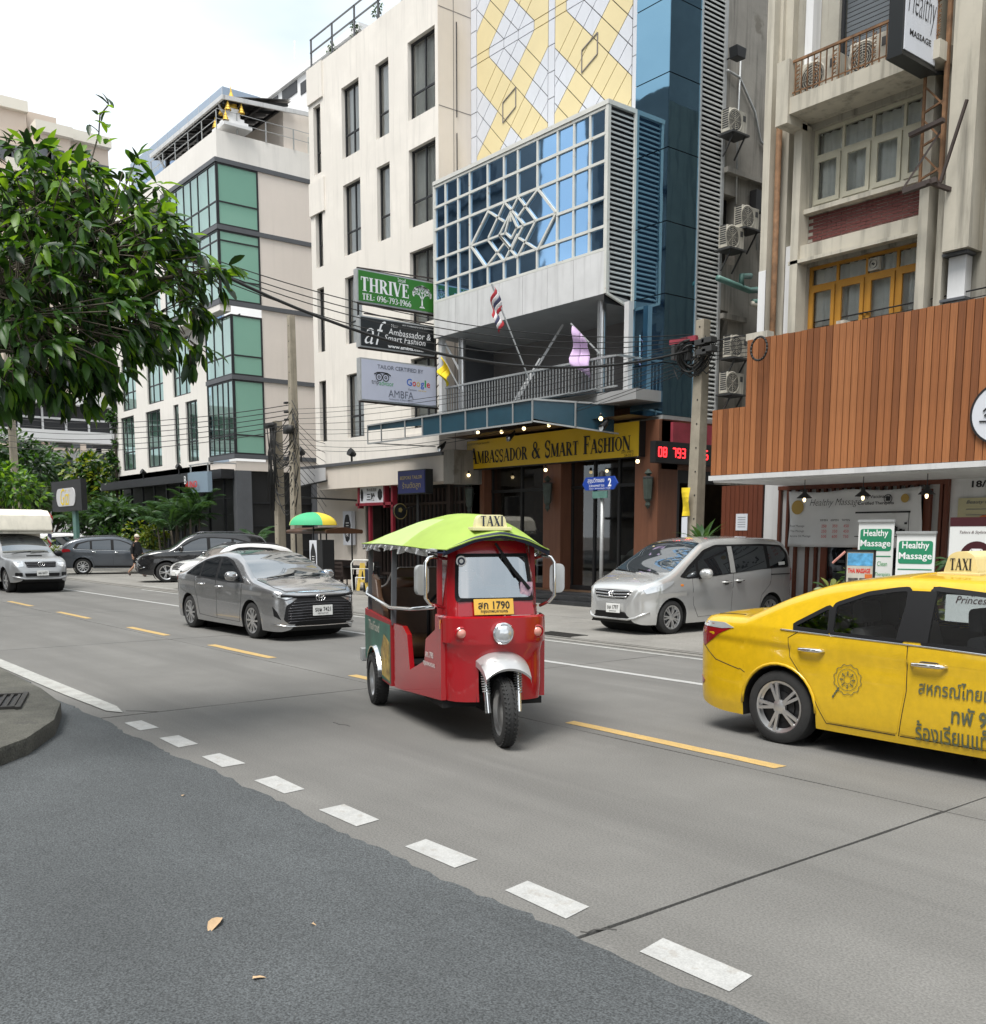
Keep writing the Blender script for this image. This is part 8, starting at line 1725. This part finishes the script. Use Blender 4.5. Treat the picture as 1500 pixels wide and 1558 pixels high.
# ------------------------------------------------------------------ plants
def leaf_mat(name, col, tr=.35, rough=.42, var=.25):
    m = mat(name, col, rough, var=var, vs=1.3); t = m.node_tree; N = t.nodes; P = N['Principled BSDF']; o = N['Material Output']
    tl = N.new('ShaderNodeBsdfTranslucent'); tl.inputs[0].default_value = (min(1,col[0]*2.2), min(1,col[1]*1.9), col[2]*.8, 1); mx = N.new('ShaderNodeMixShader'); mx.inputs[0].default_value = tr
    t.links.new(P.outputs[0], mx.inputs[1]); t.links.new(tl.outputs[0], mx.inputs[2]); t.links.new(mx.outputs[0], o.inputs[0]); return m
leaf_mat('leaf_deep_shade', (.012,.036,.008), .18); leaf_mat('leaf_mid', (.035,.1,.012), .3); leaf_mat('leaf_fresh', (.13,.26,.022), .4); leaf_mat('leaf_palm', (.035,.085,.028)); leaf_mat('leaf_grey', (.075,.115,.06)); leaf_mat('leaf_bush', (.16,.21,.025)); leaf_mat('leaf_variegated', (.2,.24,.07)); mat('bark', (.09,.075,.055), .9, var=.4, vs=6, bump=.8, bs=20); mat('leaf_dry', (.45,.31,.18), .8, var=.2, vs=20)  # the darkest green holds the near black shade of the crown in its colour
def leaf_pts(l, w_, droop=.25, fold=.18):
    """pointed leaf along +X: stalk, two halves folded on the midrib"""
    T = [0,.08,.3,.55,.8,1]; W = [0,.012/w_ if w_ else 0,.42,.5,.3,0]; mid = [V((l*t,0,-droop*l*t*t)) for t in T]
    L_ = [m+V((0,w_*a,fold*w_*a)) for m, a in zip(mid, W)]; R_ = [m+V((0,-w_*a,fold*w_*a)) for m, a in zip(mid, W)]
    return mid, L_, R_
def leaf_into(b, M, l, w_, droop=.25, fold=.35):
    mid, A, C = leaf_pts(l, w_, droop, fold); mi_ = [b.p(M @ q) for q in mid]; ai = [b.p(M @ q) for q in A[1:-1]]; ci = [b.p(M @ q) for q in C[1:-1]]; n = len(mid)
    a = [mi_[0]]+ai+[mi_[-1]]; c = [mi_[0]]+ci+[mi_[-1]]
    for i in range(n-1):
        for s_, fl in ((a,0),(c,1)):
            f = [mi_[i],mi_[i+1],s_[i+1],s_[i]]; f = [q for k_, q in enumerate(f) if q not in f[:k_]]; b.f.append(f[::-1] if fl else f)
def rot_to(d, roll=0):
    d = V(d).normalized(); return d.to_track_quat('X','Z').to_matrix().to_4x4() @ MX.Rotation(roll, 4, 'X')
rr = random.Random(21)
def rv(): 
    while True:
        v = V((rr.uniform(-1,1),rr.uniform(-1,1),rr.uniform(-1,1)))
        if .05 < v.length < 1: return v
# ---- the tree over the corner
TB = V((-10.9,.5,.15)); tree_ = thing('tree', 'broad leaved tree hanging its dark glossy branches in from the upper left', 'tree', TB)
clumps = [(20,320,8.2,.55),(72,305,8.0,.5),(130,330,8.3,.5),(30,262,8.6,.33),(115,275,8.4,.33),(60,390,7.7,.75),(150,385,8.0,.7),(215,400,8.2,.58),(262,420,8.3,.42),(312,412,8.5,.2),(20,480,7.2,.75),(90,480,7.5,.7),(170,475,7.9,.62),(232,480,8.2,.36),(285,515,8.4,.2),(20,535,7.0,.4),(70,522,7.4,.4),(130,518,7.8,.38),(-30,420,7.5,.8),(180,340,8.4,.42),(225,350,8.6,.3),(120,572,7.9,.22),(125,605,8.0,.14),(105,590,7.8,.16),(190,520,8.2,.28),(-40,530,7,.5),(150,345,8,.5)]
b = MB(); fork = TB+V((.7,.5,2.6)); b.tube([TB+V((0,0,-.1)), TB+V((.05,.1,1.2)), fork], [.17,.14,.11], 10); trunk = b.build('trunk', 'bark', tree_, smooth=True)
leaves = []; b = MB()
for ci, (px, py, d, rad_) in enumerate(clumps):
    c = AT(px, py, d); k1 = fork.lerp(c, .45)+V((0,0,.35)); b.tube([fork, k1, c.lerp(k1,.2), c], [.05,.03,.018,.008], 6)
    n = int(23*(rad_/.5)**2)+4
    for i in range(n):
        v = rv(); v = v.normalized()*v.length**.5*rr.choice((.8,1,1,1.25)); tip = c+V((v.x*rad_,v.y*rad_,v.z*rad_*.85))
        d_ = (tip-c).normalized()*.7+V((0,0,-.25)); b.tube([c.lerp(tip,.25), tip], .005, 4)
        for k_ in range(rr.randint(6,10)):
            dv = (d_+rv()*.85+V((0,0,-.2))).normalized(); l = rr.uniform(.1,.2)
            leaves.append((tip+rv()*.05, dv, rr.uniform(-.7,.7), l, l*rr.uniform(.3,.38), py+rr.uniform(-60,60)))
for P in (((150,210),(152,175),(165,160)),((120,300),(140,240),(150,205))):        # the shoot standing up above the crown
    q = [AT(x, y, 8.3) for x, y in P]; b.tube(q, .006, 4)
for x, y in ((150,205),(155,185),(148,175),(165,160),(172,165),(135,190),(165,195),(160,220)):
    for k_ in range(2): leaves.append((AT(x,y,8.3), (rv()+V((0,0,.1))).normalized(), 0, .12, .045, 0))
b.build('branch', 'bark', tree_, smooth=True)
def seen(p):
    q = p-CAM; z = q.dot(FW)
    return z > 0 and -10 < CX+FPX*q.dot(RT)/z < 360
leaves.sort(key=lambda q: ((0 if seen(q[0]) else 1), (q[0]-CAM).length/q[3]))
lm = []
for m in ('leaf_deep_shade','leaf_mid','leaf_fresh'):
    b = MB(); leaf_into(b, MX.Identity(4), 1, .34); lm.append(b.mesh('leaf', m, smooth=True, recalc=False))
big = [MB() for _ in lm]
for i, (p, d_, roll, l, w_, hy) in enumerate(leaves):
    q = rr.random(); k_ = 2 if q < (.34 if hy < 420 else .12) else (1 if q < .62 else 0); M = T3(p) @ rot_to(d_, roll)  # more fresh leaves high up, which also paints in the crown's lit top
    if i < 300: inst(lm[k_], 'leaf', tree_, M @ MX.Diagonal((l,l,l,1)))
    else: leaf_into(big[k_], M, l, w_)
for b, m in zip(big, ('leaf_deep_shade','leaf_mid','leaf_fresh')):
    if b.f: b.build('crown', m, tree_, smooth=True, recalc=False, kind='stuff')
# ---- palms, bushes, trees by kind
def frond_mesh(l, m, n=22, w_=.3, droop=.75, name='frond', lw=.035):
    b = MB(); P = [V((l*t*(1-.18*t), 0, l*(.75*t-droop*t*t))) for t in [i/10 for i in range(11)]]; b.tube(P, [.012*(1-.08*i) for i in range(11)], 4)
    for i in range(n):
        t = .15+.83*i/n; k_ = min(9, int(t*10)); p = P[k_].lerp(P[k_+1], t*10-k_); s_ = w_*math.sin(pi*min(1,t*.85+.15))**.6+.05
        for sg in (-1,1): dv = V((.55,sg*.8,-.2+rr.uniform(-.12,.12))); M = T3(p) @ rot_to(dv); q = M @ V((s_,0,-.25*s_)); u = M @ V((s_*.45,lw,0)); v = M @ V((s_*.45,-lw,0)); b.face(p, v, q, u)
    return b.mesh(name, m, recalc=False)
FR = {k_: frond_mesh(*a) for k_, a in dict(areca=(1.7,'leaf_palm'),fan=(1.3,'leaf_grey',34,.5,.2,'frond',.03),big=(2.4,'leaf_palm',30,.5,.8)).items()}
def palm(label, x, y, stems, h, kind='areca', nf=9, sc=1, tilt=.9):
    t = thing('palm', label, 'palm', (x,y,.02)); b = MB(); tops = []
    for i in range(stems):
        a = 2.4*i; q = V((x+.35*cos(a)*(stems > 1), y+.35*sin(a)*(stems > 1), .02)); e = q+V((.3*cos(a),.3*sin(a),h*rr.uniform(.8,1.1))); b.tube([q, q.lerp(e,.5)+V((.05*cos(a),.05*sin(a),0)), e], [.06,.05,.04] if kind == 'areca' else [.14,.12,.11], 7); tops.append(e)
    b.build('stem', 'bark', t, smooth=True)
    for e in tops:
        for i in range(nf): a = 2*pi*i/nf+rr.uniform(-.3,.3); inst(FR[kind], 'frond', t, T3(e) @ MX.Rotation(a,4,'Z') @ MX.Rotation(-rr.uniform(.1,tilt),4,'Y') @ MX.Scale(sc*rr.uniform(.8,1.1),4))
    return t
def bush(name, label, cat, x, y, z0, z1, r, n, l, ms, kinds=None, trunk=None, seed=1):
    rr.seed(seed); t = thing(name, label, cat, (x,y,z0)); b = MB(); top = V((x,y,(z0+z1)/2)); cl = [(V((x+rr.uniform(-r,r)*.7,y+rr.uniform(-r,r)*.7,rr.uniform(z0+(trunk or 0)+(z1-z0)*.12,z1-(z1-z0)*.1))), r*rr.uniform(.35,.6)) for _ in range(max(4,int(n/90)))]
    for c, _ in cl: b.tube([(x,y,z0-.02), V((x,y,z0)).lerp(c,.4)+V((0,0,.1)), c], [.02+.03*r,.012+.02*r,.006], 5)
    b.build('trunk' if trunk else 'stem', 'bark', t, smooth=True); B_ = [MB() for _ in ms]
    for i in range(n):
        c, q = rr.choice(cl); v = rv(); v = v.normalized()*v.length**.4; p = c+v*q; dv = (v+rv()*.7+V((0,0,-.1))).normalized(); leaf_into(B_[rr.randrange(len(ms))], T3(p) @ rot_to(dv, rr.uniform(-1,1)), l*rr.uniform(.7,1.2), l*.42, .3)
    for b, m in zip(B_, ms): b.build('crown' if trunk else 'foliage', m, t, smooth=True, recalc=False, kind='stuff')
    return t
for i, (x, y, s_, h, sc, lb) in enumerate(((-42.2,16.6,5,2.3,1.1,'feathery palm clump right under the grey bar sign'),(-44.6,16.9,5,2.2,1.1,'feathery palm clump behind the yellow green bush'),(-38.0,17.6,3,1.0,.9,'low palm clump beside the tangled cable pole'),(-55.5,16.6,4,2.2,1.2,'dark palm clump below the lozenge sign'))): palm(lb, x, y, s_, h, 'areca', 9, sc)
palm('tall dark palm with upright fronds at the left end of the green glass hotel', -54.0, 17.3, 2, 2.2, 'big', 11, 1.0, 1.25); palm('grey green fan palm with a bushy head beyond the pickup', PX(60,760,-60).x, PX(52,760,-60).y, 1, 3.6, 'fan', 30, 1.3, 1.5)
palm('second grey green fan palm behind the lozenge sign', -62, PX(112,760,-62).y, 1, 3.2, 'fan', 26, 1.2, 1.5)
bush('bush', 'yellow green bush behind the walking man', 'bush', -46.5, 16.2, .02, 2.6, 1.0, 900, .24, ('leaf_bush','leaf_bush','leaf_mid'), seed=2)
bush('bush', 'pale weedy bush half hiding the white people carrier', 'bush', -49.8, 13.2, .02, 1.35, .7, 300, .2, ('leaf_bush','leaf_mid'), seed=3)
for i, (px, d, z0, z1, r, n, lb) in enumerate(((20,66,0,8.6,2.4,2600,'dark leafy tree at the far left edge before the white low building'),(70,70,0,7.6,2.6,2600,'dark round tree before the white low building'),(150,64,0,7.4,1.7,2000,'leafy creeper grown tree against the end of the green glass hotel'),(150,60,0,3.4,2.0,1500,'dark shrub mass below the lozenge sign'),(185,52,0,3.2,1.5,1200,'dark shrub mass behind the slate grey crossover'))):
    p = AT(px, 812, d); bush('tree', lb, 'tree', p.x, p.y, z0, z1, r, n, .5 if d > 60 else .36, ('leaf_deep_shade','leaf_mid','leaf_deep_shade') if i != 2 else ('leaf_mid','leaf_bush','leaf_deep_shade'), trunk=.8 if i > 2 else 2.2, seed=10+i)
p = AT(5, 730, 40); bush('tree', 'bright green twiggy tree top at the far left edge above the pickup', 'tree', p.x, p.y, 0, 5.2, 1.2, 900, .3, ('leaf_mid','leaf_mid','leaf_fresh'), trunk=2.6, seed=31)
bush('creeper', 'green creeper climbing the left corner of the green glass hotel', 'creeper', -56.35, 18.4, 3.5, 12.6, .45, 1500, .26, ('leaf_mid','leaf_deep_shade'), seed=33)
# potted and terrace plants
def spiky(label, loc, n, l, w_, m, pot=True, sc=1, up=.9):
    t = thing('potted_plant', label, 'potted plant', loc); b = MB()
    for i in range(n): a = 2.4*i; e = rr.uniform(.05,up); leaf_into(b, T3(V(loc)+V((0,0,.35+.25*rr.random()))) @ rot_to((cos(a)*cos(e*1.5),sin(a)*cos(e*1.5),sin(e*1.5))), l*rr.uniform(.7,1.1), w_, .45, .2)
    b.build('foliage', m, t, smooth=True, recalc=False)
    if pot: b = MB(); b.lathe([(.13,0),(.2,.36),(.17,.36),(.15,.3),(0,.3)], loc, 'Z', 16); b.build('pot', 'brown_vinyl', t, smooth=40)
p = PY(1068,830,15.9); spiky('spiky green potted plant at the foot of the right concrete pole', (p.x,p.y,p.z-.5), 46, .62, .1, 'leaf_palm')
b = MB(); b.box(p.x-.25,p.x+.25,p.y-.2,p.y+.2,.02,p.z-.5); tag(b.build('plant_stand', 'black'), 'black stand under the spiky potted plant', 'plant stand')
p = PY(1128,818,17.0); bush('shrub', 'small yellow green shrub behind the roof of the silver minivan', 'shrub', p.x, p.y, .2, p.z+.1, .35, 160, .14, ('leaf_variegated','leaf_bush'), seed=41)
bush('shrub', 'variegated leafy shrub left of the picture board', 'shrub', -8.5, 13.7, .02, 1.35, .3, 260, .2, ('leaf_variegated','leaf_palm'), seed=42); bush('shrub', 'dark green shrub between the two Healthy Massage banners', 'shrub', -7.5, 14.0, .02, 1.35, .3, 200, .18, ('leaf_deep_shade','leaf_variegated'), seed=43); bush('shrub', 'dark green shrub right of the shorter Healthy Massage banner', 'shrub', -6.95, 14.2, .02, 1.5, .3, 200, .18, ('leaf_deep_shade','leaf_palm'), seed=44)
for i, lb in enumerate(('first','second','third','fourth')): x = -31.6+1.45*i; bush('planter_shrub', lb+' round shrub from the left along the rail on the cream hotel roof', 'shrub', x, 18.25, 17.8, 18.35, .2, 110, .09, ('leaf_deep_shade','leaf_mid'), seed=50+i)
bush('terrace_shrub', 'bright green ferny shrub on the roof terrace beside the cream hotel', 'shrub', -40.7, 23.2, 18.3, 19.3, .5, 260, .2, ('leaf_bush','leaf_fresh'), seed=60)
# spirit house on the terrace corner
mat('gold', (.65,.42,.07), .35, .6); t = thing('spirit_house', 'white and gold spirit house shrine on the terrace corner', 'shrine', (-41.4,18.9,18.3)); b = MB()
for i in range(4): s_ = .62-.12*i; b.box(-41.4-s_,-41.4+s_,19.0-s_,19.0+s_,18.5+.16*i,18.62+.16*i)
b.box(-41.65,-41.15,18.75,19.25,19.0,19.35); b.build('base', 'far_white', t); b = MB()
for x, y, z, k_ in ((-41.4,19,19.35,1.0),(-41.7,18.7,19.2,.5),(-41.1,18.7,19.2,.5),(-41.1,19.3,19.2,.5),(-41.95,18.5,18.7,.45),(-40.9,18.5,18.7,.45)): b.lathe([(.3*k_,0),(.22*k_,.18*k_),(.24*k_,.2*k_),(.13*k_,.42*k_),(.15*k_,.44*k_),(.05*k_,.7*k_),(0,1.0*k_)], (x,y,z), 'Z', 8)
b.build('gold_spire', 'gold', t)
# ---- signs of the bars, rooftop lamps, fallen leaves
t = thing('bar_sign', 'black square sign with a gold script word in a pale lozenge on a teal post', 'sign', (-52,14,0)); xa, xb = -52.5, -47.7
b = MB(); b.box(xa,xb,13.95,14.2,2.85,4.28); b.build('board', 'black', t); b = MB(); b.prism([(-50.1+1.1+.42*cos(a), 3.5+.42*sin(a)) for a in [pi*(-.5+i/10) for i in range(11)]]+[(-50.1-1.1+.42*cos(a), 3.5+.42*sin(a)) for a in [pi*(.5+i/10) for i in range(11)]], 'Y', 13.92, 13.95); b.build('lozenge', 'far_grey', t)
letter(t, 'Gizi', (-50.9,13.915,3.12), XD, ZD, 'flag_yellow', .8, 1.5, shear=.3, bold=.0); b = MB(); b.box(-49.6,-49.1,14.05,14.2,0,2.85); b.build('post', 'green_pipe', t)
t = thing('hanging_bar_sign', 'grey barrel shaped sign with red letters hanging before the green glass bay', 'sign', (-42.3,17.4,3.6)); b = MB(); b.prism([(-43.45+2.2*i/10, 17.3-.25*sin(pi*i/10)) for i in range(11)]+[(-41.25,17.5),(-43.45,17.5)], 'Z', 3.55, 4.42); mat('sign_slate', (.22,.29,.36), .5); b.build('drum', 'sign_slate', t, smooth=30); letter(t, 'cUNO', (-43.0,17.02,3.75), XD, ZD, 'ink_red', .3, 1.3, bold=.03); letter(t, 'B', (-43.3,17.08,3.95), XD, ZD, 'far_white', .35); b = MB(); b.box(-43.4,-41.0,17.35,17.4,4.75,4.8); b.bar((-43.3,17.4,4.4),(-43.3,17.4,4.8),.05,.05); b.bar((-41.4,17.4,4.4),(-41.4,17.4,4.8),.05,.05); b.bar((-41.0,17.4,4.78),(-41.0,18.5,4.78),.05,.05); b.build('hanger', 'galv', t)
for px, py, Yv, s_ in ((218,720,17.9,'left lamp on the canopy of the green glass hotel'),(272,712,17.9,'right lamp on the canopy of the green glass hotel'),(458,690,17.0,'black floodlight left on the cream canopy edge'),(535,692,17.0,'black floodlight right on the cream canopy edge')):
    p = PY(px, py, Yv); t = thing('floodlight', s_, 'lamp', p); b = MB(); b.bar(p-V((0,0,.3)), p, .05,.05); b.tube([p+V((0,.12,.0)), p+V((.02,.0,.05)), p+V((.03,-.1,.1))], [.07,.12,.14], 8); b.build('housing', 'black', t)
t = thing('vinyl_awning', 'grey clear vinyl side awning on a bar in front of the tall left pole', 'awning', (-31.5,17,3.5)); b = MB(); b.grid(lambda u, v: (-32.9+2.6*u, 16.9+.02*sin(u*12), 3.38+.16*u+(.66-.2*u)*v), 12, 2); b.build('sheet', 'far_grey', t, recalc=False, solid=.004); b = MB(); b.tube([(-33,16.88,3.38),(-30.2,16.88,3.56)], .03, 6); b.tube([(-33,17.0,3.1),(-29.5,17.6,2.9)], .03, 6); b.build('bar', 'black', t)
for i, (px, py, l, s_) in enumerate(((336,1396,.16,'long curled dry leaf on the dark asphalt'),(474,1405,.03,'tiny dry leaf scrap right of the long leaf on the asphalt'),(384,1489,.055,'small ragged dry leaf lowest on the asphalt'),(277,1211,.04,'tiny pale leaf scrap below the short white dashes'))):
    p = PG(px, py, .012); b = MB(); M = T3(p) @ MX.Rotation(-.75+i,4,'Z') @ MX.Rotation(-.12,4,'Y'); leaf_into(b, M, l, l*.36, .2, .5); tag(b.build('fallen_leaf', 'leaf_dry', recalc=False, smooth=True), s_, 'leaf')
